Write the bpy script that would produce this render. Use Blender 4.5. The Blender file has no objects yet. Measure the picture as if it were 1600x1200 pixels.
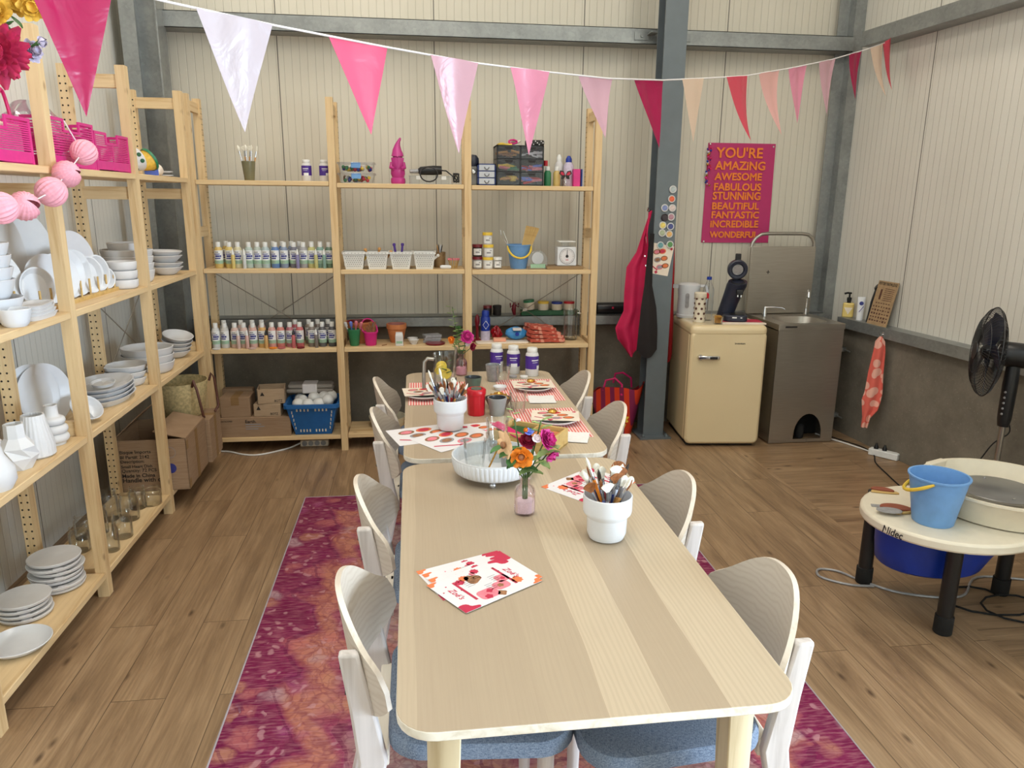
import bpy, math, random
from mathutils import Vector, Matrix, Euler
PI = math.pi
C = bpy.context.scene.collection
SC = bpy.context.scene
# ---------------------------------------------------------------- camera
YAW, PITCH, ROLL = 0.129, 0.2443, 0.0094
cam_d = bpy.data.cameras.new('camera'); cam = bpy.data.objects.new('camera', cam_d); C.objects.link(cam)
cam_d.sensor_fit = 'HORIZONTAL'; cam_d.sensor_width = 36.0; cam_d.lens = 1161.5/1600*36; cam_d.clip_start = .05
fw = Vector((math.sin(YAW)*math.cos(PITCH), math.cos(YAW)*math.cos(PITCH), -math.sin(PITCH)))
rt = Vector((math.cos(YAW), -math.sin(YAW), 0)); up = rt.cross(fw)
r2 = math.cos(ROLL)*rt+math.sin(ROLL)*up; u2 = -math.sin(ROLL)*rt+math.cos(ROLL)*up
M = Matrix((r2, u2, -fw)).transposed().to_4x4(); M.translation = Vector((.5256, -4.8987, 1.6704))
cam.matrix_world = M; SC.camera = cam
# ---------------------------------------------------------------- world, lamps, exposure
SC.view_settings.view_transform = 'Standard'; SC.view_settings.look = 'None'
SC.view_settings.gamma = 1; SC.view_settings.use_curve_mapping = False
SC.view_settings.exposure = 0.0
W = bpy.data.worlds.new('world'); SC.world = W; W.use_nodes = True
bg = W.node_tree.nodes['Background']; bg.inputs[0].default_value = (.80, .90, 1.0, 1); bg.inputs[1].default_value = .5
def area(name, loc, aim, sx, sy, power, col):
    d = bpy.data.lights.new(name, 'AREA'); d.shape = 'RECTANGLE'; d.size = sx; d.size_y = sy; d.energy = power; d.color = col
    o = bpy.data.objects.new(name, d); C.objects.link(o); o.location = loc
    o.rotation_euler = (Vector(aim)-Vector(loc)).to_track_quat('-Z', 'Y').to_euler(); return o
area('ceiling_lamp', (.6, -2.7, 4.3), (.6, -2.7, 0), .5, 1.6, 34, (1, .92, .80))
area('ceiling_lamp', (-.1, -.55, 4.4), (-.1, -.45, 0), .3, 1.2, 27, (1, .90, .77))
area('ceiling_lamp', (2.7, -1.8, 4.3), (2.7, -1.8, 0), .5, 1.6, 28, (1, .90, .77))
area('ceiling_lamp', (.2, -5.2, 4.3), (.2, -5.2, 0), .5, 1.6, 22, (1, .94, .86))
area('unseen_door_daylight', (8.5, -6.9, 1.55), (-1, -3.2, .6), 3.8, 2.9, 1500, (.66, .82, 1))  # daylight from an unseen opening, set far right to favour the left side
# ---------------------------------------------------------------- helpers
def lin(c):
    c = c/255.0
    return c/12.92 if c <= .04045 else ((c+.055)/1.055)**2.4
def rgb(r, g, b): return (lin(r), lin(g), lin(b), 1)
def sm(P, k=6):
    """a smooth curve through the points"""
    P = [Vector(q) for q in P]; P = [P[0]*2-P[1]]+P+[P[-1]*2-P[-2]]; out = []
    for i in range(1, len(P)-2):
        for j in range(k):
            t = j/k; a, b, c, d = P[i-1:i+3]; out.append(.5*((2*b)+(c-a)*t+(2*a-5*b+4*c-d)*t*t+(3*b-a-3*c+d)*t**3))
    return out+[P[-2]]
class MB:
    def __init__(s): s.v = []; s.f = []; s.m = []
    def add(s, V, F, mi=0, M=None):
        n = len(s.v)
        s.v += [tuple(M @ Vector(p)) for p in V] if M else [tuple(p) for p in V]
        s.f += [tuple(i+n for i in f) for f in F]; s.m += [mi]*len(F); return s
    def box(s, c, d, mi=0, M=None):
        x, y, z = c; a, b, e = d[0]/2, d[1]/2, d[2]/2
        V = [(x+i*a, y+j*b, z+k*e) for i in (-1, 1) for j in (-1, 1) for k in (-1, 1)]
        return s.add(V, [(0, 1, 3, 2), (4, 6, 7, 5), (0, 4, 5, 1), (2, 3, 7, 6), (0, 2, 6, 4), (1, 5, 7, 3)], mi, M)
    def lathe(s, prof, n=24, c=(0, 0, 0), mi=0, mod=None, M=None, cap=True, mis=None):
        V = []; F = []; ms = []
        for j, (r, z) in enumerate(prof):
            for i in range(n):
                a = 2*PI*i/n; k = mod(a, z) if mod else 1
                V.append((c[0]+r*k*math.cos(a), c[1]+r*k*math.sin(a), c[2]+z))
        for j in range(len(prof)-1):
            for i in range(n):
                F.append((j*n+i, j*n+(i+1) % n, (j+1)*n+(i+1) % n, (j+1)*n+i)); ms.append(mis[j] if mis else mi)
        if cap:
            if prof[0][0] > 1e-5: F.append(tuple(range(n-1, -1, -1))); ms.append(mis[0] if mis else mi)
            if prof[-1][0] > 1e-5: F.append(tuple((len(prof)-1)*n+i for i in range(n))); ms.append(mis[-1] if mis else mi)
        k = len(s.f); s.add(V, F, mi, M); s.m[k:] = ms; return s
    def tube(s, pts, r, n=8, closed=False, mi=0, cap=True, M=None):
        P = [Vector(p) for p in pts]; N = len(P); V = []; F = []
        R = r if isinstance(r, (list, tuple)) else [r]*N
        ref = None
        for i in range(N):
            a = P[(i-1) % N] if (closed or i > 0) else P[i]; b = P[(i+1) % N] if (closed or i < N-1) else P[i]
            t = (b-a).normalized() if (b-a).length > 1e-9 else Vector((0, 0, 1))
            if ref is None: ref = t.orthogonal().normalized()
            ref = (ref-t*ref.dot(t)); ref = ref.normalized() if ref.length > 1e-6 else t.orthogonal().normalized()
            q = t.cross(ref)
            for k in range(n):
                a2 = 2*PI*k/n; V.append(P[i]+(ref*math.cos(a2)+q*math.sin(a2))*R[i])
        for i in range(N if closed else N-1):
            j = (i+1) % N
            for k in range(n): F.append((i*n+k, i*n+(k+1) % n, j*n+(k+1) % n, j*n+k))
        if cap and not closed: F.append(tuple(range(n-1, -1, -1))); F.append(tuple((N-1)*n+k for k in range(n)))
        return s.add(V, F, mi, M)
    def prism(s, out, z0, z1, mi=0, M=None, mi_side=None):
        n = len(out); V = [(x, y, z0) for x, y in out]+[(x, y, z1) for x, y in out]
        s.add(V, [tuple(range(n-1, -1, -1)), tuple(range(n, 2*n))], mi, M)
        k = len(s.v)-2*n
        for i in range(n):
            s.f.append((k+i, k+(i+1) % n, k+n+(i+1) % n, k+n+i)); s.m.append(mi if mi_side is None else mi_side)
        return s
    def grid(s, fn, nu, nv, mi=0, thick=0, M=None):
        """sheet fn(u,v)->(x,y,z); with thickness along its normal it is a closed slab"""
        V = [Vector(fn(i/nu, j/nv)) for j in range(nv+1) for i in range(nu+1)]; w = nu+1
        F = [(j*w+i, j*w+i+1, (j+1)*w+i+1, (j+1)*w+i) for j in range(nv) for i in range(nu)]
        if not thick: return s.add(V, F, mi, M)
        Nn = [Vector() for _ in V]
        for f in F:
            q = (V[f[2]]-V[f[0]]).cross(V[f[3]]-V[f[1]])
            for i in f: Nn[i] += q
        U = [p-(q.normalized() if q.length > 1e-12 else Vector((0, 0, 1)))*thick for p, q in zip(V, Nn)]; L = len(V)
        G = [tuple(reversed([i+L for i in f])) for f in F]
        ring = [i for i in range(w)]+[j*w+nu for j in range(1, nv+1)]+[nv*w+i for i in range(nu-1, -1, -1)]+[j*w for j in range(nv-1, 0, -1)]
        G += [(ring[(k+1) % len(ring)], ring[k], ring[k]+L, ring[(k+1) % len(ring)]+L) for k in range(len(ring))]
        return s.add(V+U, F+G, mi, M)
    def build(s, name, mats, parent=None, smooth=False, bevel=0, loc=(0, 0, 0), rot=(0, 0, 0), sub=0):
        me = bpy.data.meshes.new(name); me.from_pydata(s.v, [], s.f)
        mats = mats if isinstance(mats, (list, tuple)) else [mats]
        for m in mats: me.materials.append(m)
        if len(mats) > 1: me.polygons.foreach_set('material_index', s.m)
        me.validate(); me.update()
        o = bpy.data.objects.new(name, me); C.objects.link(o)
        finish(o, parent, smooth, bevel, loc, rot, sub); return o
def finish(o, parent=None, smooth=False, bevel=0, loc=(0, 0, 0), rot=(0, 0, 0), sub=0):
    me = o.data
    if smooth or bevel:
        me.polygons.foreach_set('use_smooth', [True]*len(me.polygons)); me.set_sharp_from_angle(angle=math.radians(40))
    if bevel:
        b = o.modifiers.new('bevel', 'BEVEL'); b.width = bevel; b.segments = 2; b.limit_method = 'ANGLE'; b.angle_limit = math.radians(50)
        b.harden_normals = False
    if sub: m = o.modifiers.new('sub', 'SUBSURF'); m.levels = sub; m.render_levels = sub
    o.location = loc; o.rotation_euler = rot
    if parent: o.parent = parent
def tag(o, label, cat, group=None):
    o['label'] = label; o['category'] = cat
    if group: o['group'] = group
    return o
def thing(name, label, cat, loc=(0, 0, 0), rz=0, group=None, rot=None):
    o = bpy.data.objects.new(name, None); C.objects.link(o); o.empty_display_size = .05
    o.location = loc; o.rotation_euler = rot or (0, 0, rz); return tag(o, label, cat, group)
def struct(o): o['kind'] = 'structure'; return o
def dup(o, parent=None, loc=None, rz=None, label=None, group=None, rot=None):
    c = o.copy(); C.objects.link(c)
    if parent: c.parent = parent
    if loc: c.location = loc
    if rz is not None: c.rotation_euler = (0, 0, rz)
    if rot is not None: c.rotation_euler = rot
    if label: c['label'] = label
    if group: c['group'] = group
    for ch in list(o.children): dup(ch, c)
    return c
def rm(*keys): return [MT[k] for k in keys]
def Rz(a): return Matrix.Rotation(a, 4, 'Z')
def T(x, y, z): return Matrix.Translation((x, y, z))
def rrect(w, d, r, n=5, cx=0, cy=0):
    P = []
    for sx, sy, a0 in ((1, 1, 0), (-1, 1, PI/2), (-1, -1, PI), (1, -1, 1.5*PI)):
        for k in range(n+1):
            a = a0+PI/2*k/n; P.append((cx+sx*(w/2-r)+r*math.cos(a), cy+sy*(d/2-r)+r*math.sin(a)))
    return P
def ellipse(a, b, n=20, cx=0, cy=0, rot=0):
    return [(cx+a*math.cos(2*PI*k/n)*math.cos(rot)-b*math.sin(2*PI*k/n)*math.sin(rot), cy+a*math.cos(2*PI*k/n)*math.sin(rot)+b*math.sin(2*PI*k/n)*math.cos(rot)) for k in range(n)]
def frustum(b, bw, bd, tw, td, z0, z1, mi=0, c=(0, 0)):
    V = [(c[0]+i*bw/2, c[1]+j*bd/2, z0) for i, j in ((-1, -1), (1, -1), (1, 1), (-1, 1))]+[(c[0]+i*tw/2, c[1]+j*td/2, z1) for i, j in ((-1, -1), (1, -1), (1, 1), (-1, 1))]
    return b.add(V, [(3, 2, 1, 0), (4, 5, 6, 7), (0, 1, 5, 4), (1, 2, 6, 5), (2, 3, 7, 6), (3, 0, 4, 7)], mi)
_txt = {}
def text(name, body, w, h, mat, parent=None, loc=(0, 0, 0), rot=(0, 0, 0), bold=.0, shear=0, depth=.0004, spacing=1, fat=0):
    k = (body, w, h, bold, shear, depth, fat)
    if k not in _txt:
        cu = bpy.data.curves.new('t', 'FONT'); cu.body = body; cu.size = 1; cu.offset = bold; cu.shear = shear; cu.extrude = .01
        cu.align_x = 'CENTER'; cu.space_character = spacing; cu.resolution_u = 3
        ob = bpy.data.objects.new('t', cu); me = bpy.data.meshes.new_from_object(ob); bpy.data.objects.remove(ob)
        xs = [v.co.x for v in me.vertices]; ys = [v.co.y for v in me.vertices]
        x0, x1, y0, y1 = min(xs), max(xs), min(ys), max(ys); sx = w/(x1-x0); sy = h/(y1-y0) if h else sx
        for v in me.vertices: v.co = ((v.co.x-(x0+x1)/2)*sx, (v.co.y-(y0+y1)/2)*sy, v.co.z/.01*depth)
        if fat:                                                  # brush-thick strokes: the letter outlines laid over each other
            V0_ = [tuple(v.co) for v in me.vertices]; F0_ = [tuple(q.vertices) for q in me.polygons]; b = MB()
            for q in range(8): b.add([(x+fat*math.cos(q*PI/4), y+fat*math.sin(q*PI/4), z+.00005*q) for x, y, z in V0_], F0_)
            me = bpy.data.meshes.new(name); me.from_pydata(b.v, [], b.f)
        me.name = name; me.materials.clear(); me.materials.append(mat); _txt[k] = me
    o = bpy.data.objects.new(name, _txt[k]); C.objects.link(o); o.location = loc; o.rotation_euler = rot
    if parent: o.parent = parent
    return o
UPR = (PI/2, 0, 0)     # text standing upright, read from -Y
# ---------------------------------------------------------------- materials
MT = {}
class N:
    def __init__(s, name):
        s.m = bpy.data.materials.new(name); s.m.use_nodes = True; s.t = s.m.node_tree; s.b = s.t.nodes['Principled BSDF']; MT[name] = s.m
    def n(s, ty, **kw):
        x = s.t.nodes.new(ty)
        for k, v in kw.items():
            if k.startswith('_'): setattr(x, k[1:], v)
            else: x.inputs[int(k[1:]) if k[0] == 'i' and k[1:].isdigit() else k.replace('__', ' ')].default_value = v
        return x
    def l(s, a, b): s.t.links.new(a, b)
    def co(s, scale=(1, 1, 1), rot=(0, 0, 0), kind='Object', loc=(0, 0, 0)):
        c = s.n('ShaderNodeTexCoord'); m = s.n('ShaderNodeMapping'); m.inputs['Scale'].default_value = scale; m.inputs['Rotation'].default_value = rot; m.inputs['Location'].default_value = loc
        s.l(c.outputs[kind], m.inputs[0]); return m.outputs[0]
    def ramp(s, fac, stops, interp='LINEAR'):
        r = s.n('ShaderNodeValToRGB'); cr = r.color_ramp; cr.interpolation = interp
        while len(cr.elements) < len(stops): cr.elements.new(.5)
        for e, (p, c) in zip(cr.elements, stops): e.position = p; e.color = c
        s.l(fac, r.inputs[0]); return r.outputs[0]
    def mix(s, fac, a, b, mode='MIX'):
        x = s.n('ShaderNodeMix', _data_type='RGBA', _blend_type=mode)
        for v, i in ((fac, 0), (a, 6), (b, 7)):
            if hasattr(v, 'default_value') or hasattr(v, 'is_output'): s.l(v, x.inputs[i])
            else: x.inputs[i].default_value = v
        return x.outputs[2]
    def math(s, op, a, b=0, c=None):
        x = s.n('ShaderNodeMath', _operation=op)
        for v, i in ((a, 0), (b, 1), (c, 2)):
            if v is None: continue
            if hasattr(v, 'is_output'): s.l(v, x.inputs[i])
            else: x.inputs[i].default_value = v
        return x.outputs[0]
    def noise(s, co, sc=5, det=3, rough=.5, dist=0):
        x = s.n('ShaderNodeTexNoise', Scale=sc, Detail=det, Roughness=rough, Distortion=dist); s.l(co, x.inputs['Vector']); return x.outputs['Fac']
    def vor(s, co, sc=5, feature='F1', out='Distance', rnd=1):
        x = s.n('ShaderNodeTexVoronoi', _feature=feature, Scale=sc, Randomness=rnd); s.l(co, x.inputs['Vector']); return x.outputs[out]
    def sep(s, co):
        x = s.n('ShaderNodeSeparateXYZ'); s.l(co, x.inputs[0]); return x.outputs
    def bump(s, h, st=.3, d=.01):
        x = s.n('ShaderNodeBump', Strength=st, Distance=d); s.l(h, x.inputs['Height']); s.l(x.outputs[0], s.b.inputs['Normal'])
    def col(s, v, r=.5, metal=0, spec=None):
        if hasattr(v, 'is_output'): s.l(v, s.b.inputs['Base Color'])
        else: s.b.inputs['Base Color'].default_value = v
        s.b.inputs['Roughness'].default_value = r; s.b.inputs['Metallic'].default_value = metal
        if spec is not None: s.b.inputs['Specular IOR Level'].default_value = spec
        return s
def plain(name, c, r=.5, metal=0, var=.06, sc=25, coat=0):
    m = N(name); co = m.co(); f = m.noise(co, sc, 2)
    d = [x*(1-var) for x in c[:3]]+[1]; b = [min(1, x*(1+var)) for x in c[:3]]+[1]
    m.col(m.ramp(f, [(.3, d), (.7, b)]), r, metal)
    if coat: m.b.inputs['Coat Weight'].default_value = coat
    return MT[name]
def glass(name, tint, rough=.03, refl=1.0):
    m = N(name); t = m.t; out = t.nodes['Material Output']; t.nodes.remove(m.b)
    tr = m.n('ShaderNodeBsdfTransparent'); tr.inputs[0].default_value = tint
    gl = m.n('ShaderNodeBsdfGlossy'); gl.inputs['Roughness'].default_value = rough; gl.inputs[0].default_value = (refl, refl, refl, 1)
    lw = m.n('ShaderNodeLayerWeight', Blend=.22); f = m.math('MULTIPLY_ADD', lw.outputs['Fresnel'], .55, .04)
    mx = m.n('ShaderNodeMixShader'); m.l(f, mx.inputs[0]); m.l(tr.outputs[0], mx.inputs[1]); m.l(gl.outputs[0], mx.inputs[2]); m.l(mx.outputs[0], out.inputs[0])
def wood(name, axis, base, dark, knots=.5, grain=1, sc=1, rough=.55, bumps=.05):
    m = N(name); s = [9*sc]*3; s[axis] = .55*sc; co = m.co(tuple(s))
    f = m.noise(co, 3.2, 4, .6, .6); s2 = [60*sc]*3; s2[axis] = 1.5*sc; g = m.noise(m.co(tuple(s2)), 2, 2)
    c = m.ramp(f, [(.28, dark), (.5, base), (.75, [min(1, x*1.1) for x in base[:3]]+[1])])
    c = m.mix(m.math('MULTIPLY', g, .35*grain), c, dark)
    if knots:
        s3 = [11]*3; s3[axis] = 6; v = m.vor(m.co(tuple(s3)), 1.0, rnd=1)
        k = m.ramp(v, [(.05, (1, 1, 1, 1)), (.13, (0, 0, 0, 1))]); c = m.mix(m.math('MULTIPLY', k, knots), c, rgb(120, 70, 35))
    m.col(c, rough); m.bump(g, bumps, .002)
for ax, nm in enumerate('xyz'): wood('pine_'+nm, ax, rgb(226, 198, 152), rgb(196, 156, 104))
plain('peg_hole', rgb(45, 35, 25), .9)
plain('screw_dark', rgb(35, 30, 28), .5)
# table veneer: boards running along local Y with their own tone and cathedral grain
def m_(p, q): return tuple((x+y)/2 for x, y in zip(p, q))
def veneer(name, dark, base, lite, w=.13):
    m = N(name); co = m.co((1, 1, 1)); xyz = m.sep(co)
    wob = m.noise(m.co((2.5, .8, 1)), 1.2, 2); xx = m.math('ADD', xyz[0], m.math('MULTIPLY', m.math('SUBTRACT', wob, .5), .05))
    cell = m.math('FLOOR', m.math('DIVIDE', xx, w)); wn = m.n('ShaderNodeTexWhiteNoise', _noise_dimensions='1D'); m.l(cell, wn.inputs['W'])
    fr = m.n('ShaderNodeTexWave', _wave_type='BANDS', _bands_direction='X', Scale=26, Distortion=10, Detail=2.0)
    fr.inputs['Detail Scale'].default_value = .7; m.l(m.co((1, .11, 1)), fr.inputs[0])
    c = m.ramp(wn.outputs[0], [(0, dark), (.34, m_(dark, base)), (.40, base), (.75, base), (1, lite)])
    c = m.mix(m.math('MULTIPLY', m.ramp(fr.outputs['Fac'], [(.35, (0, 0, 0, 1)), (.8, (1, 1, 1, 1))]), .26), c, dark)
    fine = m.noise(m.co((160, 3, 1)), 1.5, 2); c = m.mix(m.math('MULTIPLY', fine, .25), c, lite)
    m.col(c, .42); m.bump(fine, .05, .001)
veneer('ash_table', rgb(168, 149, 125), rgb(196, 178, 151), rgb(202, 185, 158), .118)
wood('ash_edge', 1, rgb(232, 224, 208), rgb(206, 192, 168), 0)
wood('ash_leg', 2, rgb(214, 196, 160), rgb(188, 166, 128), 0, .6)
m = N('ash_chair'); w_ = m.n('ShaderNodeTexWave', _wave_type='BANDS', _bands_direction='Z', Scale=19, Distortion=7, Detail=2); w_.inputs['Detail Scale'].default_value = .9; m.l(m.co((.4, .9, 1)), w_.inputs[0]); g_ = m.noise(m.co((3, 3, 160)), 1.5, 2)
m.col(m.mix(m.math('MULTIPLY', g_, .3), m.ramp(w_.outputs['Fac'], [(.0, rgb(198, 184, 167)), (.35, rgb(204, 191, 175)), (1, rgb(207, 195, 179))]), rgb(186, 170, 152)), .5)
wood('ash_chair_edge', 1, rgb(222, 210, 194), rgb(196, 180, 160), 0, .4)
wood('ash_post', 2, rgb(214, 206, 200), rgb(184, 174, 166), 0, .8)
wood('bamboo', 0, rgb(206, 172, 108), rgb(178, 140, 78), 0, .8)
wood('board_wood', 0, rgb(150, 122, 84), rgb(112, 86, 54), 0)
def floor_mat(name, rotz):
    m = N(name); co = m.co((1, 1, 1), (0, 0, rotz))
    br = m.n('ShaderNodeTexBrick', Scale=1, Mortar__Size=.0018, Brick__Width=1.28, Row__Height=.178, Bias=0); br.inputs['Mortar Smooth'].default_value = .3
    br.offset = .37; br.inputs['Color1'].default_value = (0, 0, 0, 1); br.inputs['Color2'].default_value = (1, 1, 1, 1); br.inputs['Mortar'].default_value = (.5, .5, .5, 1)
    m.l(co, br.inputs[0])
    tone = m.n('ShaderNodeSeparateColor'); m.l(br.outputs[0], tone.inputs[0])
    off = m.n('ShaderNodeVectorMath', _operation='ADD'); cmb = m.n('ShaderNodeCombineXYZ'); m.l(m.math('MULTIPLY', tone.outputs[0], 7), cmb.inputs[0]); m.l(m.math('MULTIPLY', tone.outputs[0], 3), cmb.inputs[1])
    m.l(co, off.inputs[0]); m.l(cmb.outputs[0], off.inputs[1])
    mp = m.n('ShaderNodeMapping'); mp.inputs['Scale'].default_value = (1.1, 9, 1); m.l(off.outputs[0], mp.inputs[0])
    f = m.noise(mp.outputs[0], 1.6, 6, .62, .7)
    mp2 = m.n('ShaderNodeMapping'); mp2.inputs['Scale'].default_value = (4, 120, 1); m.l(off.outputs[0], mp2.inputs[0]); g = m.noise(mp2.outputs[0], 1, 3)
    c = m.ramp(f, [(.22, rgb(92, 72, 54)), (.40, rgb(144, 116, 87)), (.58, rgb(170, 140, 107)), (.8, rgb(190, 162, 128))])
    c = m.mix(m.math('MULTIPLY', tone.outputs[0], .25), c, rgb(132, 104, 72))
    c = m.mix(m.math('MULTIPLY', m.ramp(g, [(.35, (0, 0, 0, 1)), (.7, (1, 1, 1, 1))]), .34), c, rgb(98, 78, 58))
    mp3 = m.n('ShaderNodeMapping'); mp3.inputs['Scale'].default_value = (2.6, 7, 1); m.l(off.outputs[0], mp3.inputs[0])
    v = m.vor(mp3.outputs[0], 1.3); k = m.ramp(v, [(.03, (1, 1, 1, 1)), (.12, (0, 0, 0, 1))]); c = m.mix(m.math('MULTIPLY', k, .75), c, rgb(62, 42, 28))
    c = m.mix(m.math('MULTIPLY', br.outputs['Fac'], .7), c, rgb(70, 52, 36))
    m.col(c, .38); m.bump(m.math('SUBTRACT', g, m.math('MULTIPLY', br.outputs['Fac'], 2)), .12, .002)
floor_mat('oak_floor', PI/2); floor_mat('oak_floor_cross', 0)
def panel(name, axis, c0, c1):
    m = N(name); xyz = m.sep(m.co()); x = xyz[axis]
    p = m.math('PINGPONG', x, .0255)                      # micro-lined cladding, a groove every 5 cm
    groove = m.ramp(p, [(0, (0, 0, 0, 1)), (.0026, (1, 1, 1, 1))]); groove2 = m.math('LESS_THAN', p, .0016)
    j = m.math('PINGPONG', m.math('ADD', x, .343-.0005+1.021*4), 1.021/2); joint = m.math('LESS_THAN', j, .0035)
    n1 = m.noise(m.co((1, 1, .15)), 2.5, 3)
    c = m.ramp(n1, [(.3, c0), (.7, c1)]); c = m.mix(m.math('MULTIPLY', groove2, .28), c, rgb(120, 112, 98)); c = m.mix(m.math('MULTIPLY', joint, .85), c, rgb(70, 66, 58))
    m.col(c, .42); m.bump(m.math('MULTIPLY', groove, m.math('SUBTRACT', 1, joint)), .45, .004)
panel('panel_back', 0, rgb(206, 200, 184), rgb(216, 210, 195)); panel('panel_side', 1, rgb(214, 210, 199), rgb(222, 219, 209))
m = N('galvanised'); co = m.co(); v = m.vor(co, 60, out='Color'); n1 = m.noise(co, 8, 3); hs = m.n('ShaderNodeRGBToBW'); m.l(v, hs.inputs[0])
c = m.ramp(m.math('ADD', m.math('MULTIPLY', hs.outputs[0], .22), m.math('MULTIPLY', n1, .78)), [(.2, rgb(128, 131, 130)), (.8, rgb(164, 167, 165))]); m.col(c, .42, .55)
plain('grey_paint', rgb(104, 112, 116), .4, .2, .05, 12)
m = N('concrete'); co = m.co(); a = m.noise(co, 3, 6, .7); b_ = m.noise(co, 60, 3); v = m.ramp(m.vor(co, 38), [(.06, (1, 1, 1, 1)), (.16, (0, 0, 0, 1))])
c = m.ramp(a, [(.3, rgb(104, 98, 86)), (.7, rgb(142, 134, 120))]); c = m.mix(m.math('MULTIPLY', b_, .3), c, rgb(90, 84, 74)); c = m.mix(m.math('MULTIPLY', v, .35), c, rgb(180, 172, 156)); m.col(c, .85); m.bump(b_, .3, .003)
plain('ceiling_white', rgb(215, 214, 208), .8)
# rug: worn oriental print
m = N('rug_print'); co0 = m.co(); xyz = m.sep(co0)
nz = m.n('ShaderNodeTexNoise', Scale=7, Detail=3); m.l(co0, nz.inputs['Vector']); vs = m.n('ShaderNodeVectorMath', _operation='SCALE', Scale=.16); m.l(nz.outputs['Color'], vs.inputs[0]); va = m.n('ShaderNodeVectorMath', _operation='ADD'); m.l(co0, va.inputs[0]); m.l(vs.outputs[0], va.inputs[1]); co = va.outputs[0]
wv = m.noise(co, 3.2, 3); ed = m.math('MINIMUM', m.math('SUBTRACT', 1.0, m.math('ABSOLUTE', xyz[0])), m.math('SUBTRACT', 1.5, m.math('ABSOLUTE', xyz[1])))
ped = m.math('ADD', ed, m.math('MULTIPLY', m.math('SUBTRACT', m.math('PINGPONG', m.math('ADD', xyz[0], xyz[1]), .16), .08), .55))
ped = m.math('ADD', ped, m.math('MULTIPLY', m.math('SUBTRACT', wv, .5), .3))
base = m.ramp(ped, [(0, rgb(118, 34, 72)), (.20, rgb(136, 46, 84)), (.25, rgb(186, 116, 96)), (.33, rgb(192, 126, 108)), (.38, rgb(156, 66, 96)), (.46, rgb(172, 142, 134)), (.62, rgb(182, 150, 142)), (.66, rgb(180, 96, 110)), (.8, rgb(192, 138, 116))])
cn = m.vor(co, 9, out='Color'); sc_ = m.n('ShaderNodeSeparateColor'); m.l(cn, sc_.inputs[0])
cells = m.ramp(sc_.outputs[0], [(0, rgb(128, 40, 84)), (.22, rgb(196, 116, 110)), (.45, rgb(160, 78, 124)), (.65, rgb(196, 140, 106)), (.85, rgb(190, 166, 168))], 'CONSTANT')
d9 = m.vor(co, 9); spot = m.ramp(d9, [(.25, (1, 1, 1, 1)), (.5, (0, 0, 0, 1))]); c = m.mix(m.math('MULTIPLY', spot, .6), base, cells)
edl = m.ramp(m.vor(co, 9, 'DISTANCE_TO_EDGE'), [(.03, (1, 1, 1, 1)), (.09, (0, 0, 0, 1))]); c = m.mix(m.math('MULTIPLY', edl, .34), c, rgb(112, 30, 68))
d2 = m.vor(co, 30, 'DISTANCE_TO_EDGE'); e2 = m.ramp(d2, [(.04, (1, 1, 1, 1)), (.12, (0, 0, 0, 1))]); c = m.mix(m.math('MULTIPLY', e2, .30), c, rgb(110, 34, 70))
sp3 = m.ramp(m.vor(co, 21), [(.22, (1, 1, 1, 1)), (.34, (0, 0, 0, 1))]); n3 = m.noise(co0, 5, 2); c = m.mix(m.math('MULTIPLY', m.math('MULTIPLY', sp3, m.math('GREATER_THAN', n3, .5)), .5), c, rgb(206, 158, 162))
zz = m.math('PINGPONG', m.math('ADD', ped, .02), .105); c = m.mix(m.math('MULTIPLY', m.math('LESS_THAN', zz, .010), .55), c, rgb(104, 30, 66))
worn = m.noise(m.co((6, 40, 1)), 3, 4); c = m.mix(m.math('MULTIPLY', m.ramp(worn, [(.45, (0, 0, 0, 1)), (.75, (1, 1, 1, 1))]), .4), c, rgb(206, 150, 150))
m.col(c, .95); m.bump(m.noise(co, 300, 2), .2, .002); m.b.inputs['Specular IOR Level'].default_value = .1
plain('rug_binding', rgb(170, 160, 165), .9)
plain('bisque', rgb(214, 212, 210), .6, 0, .02); plain('white_gloss', rgb(218, 219, 221), .25, 0, .02); plain('white_plastic', rgb(228, 228, 224), .4, 0, .02)
plain('grey_bisque_edge', rgb(186, 180, 178), .7, 0, .04)
m = N('seat_fabric'); co = m.co(); w1 = m.noise(m.co((700, 120, 400)), 1, 2); w2 = m.noise(m.co((120, 700, 400)), 1, 2); ch = m.n('ShaderNodeTexChecker', Scale=420); m.l(co, ch.inputs[0])
f = m.math('ADD', m.math('MULTIPLY', w1, .5), m.math('MULTIPLY', w2, .5)); c = m.ramp(f, [(.35, rgb(88, 102, 124)), (.65, rgb(146, 158, 174))]); m.col(c, .95, 0, .1); m.bump(f, .5, .002)
def cardb(name, b, d):
    m = N(name); w = m.n('ShaderNodeTexNoise', Scale=40, Detail=3); m.l(m.co((.3, .3, 4)), w.inputs[0]); m.col(m.ramp(w.outputs[0], [(.3, d), (.7, b)]), .8)
cardb('cardboard', rgb(164, 136, 108), rgb(150, 122, 95)); cardb('cardboard_light', rgb(186, 162, 134), rgb(172, 148, 120)); cardb('packing_tape', rgb(150, 118, 76), rgb(140, 108, 68))
plain('print_black', rgb(38, 34, 34), .7); plain('print_red', rgb(192, 40, 72), .6); plain('print_pink', rgb(226, 128, 140), .6, 0, .15, 60); plain('print_brown', rgb(150, 104, 70), .6, 0, .35, 60); plain('print_orange', rgb(226, 120, 70), .6); plain('print_grey', rgb(150, 148, 150), .7)
plain('paper', rgb(226, 222, 222), .7, 0, .02); plain('paper_cream', rgb(236, 222, 204), .7, 0, .03); plain('napkin', rgb(235, 233, 230), .95, 0, .03, 60)
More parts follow.
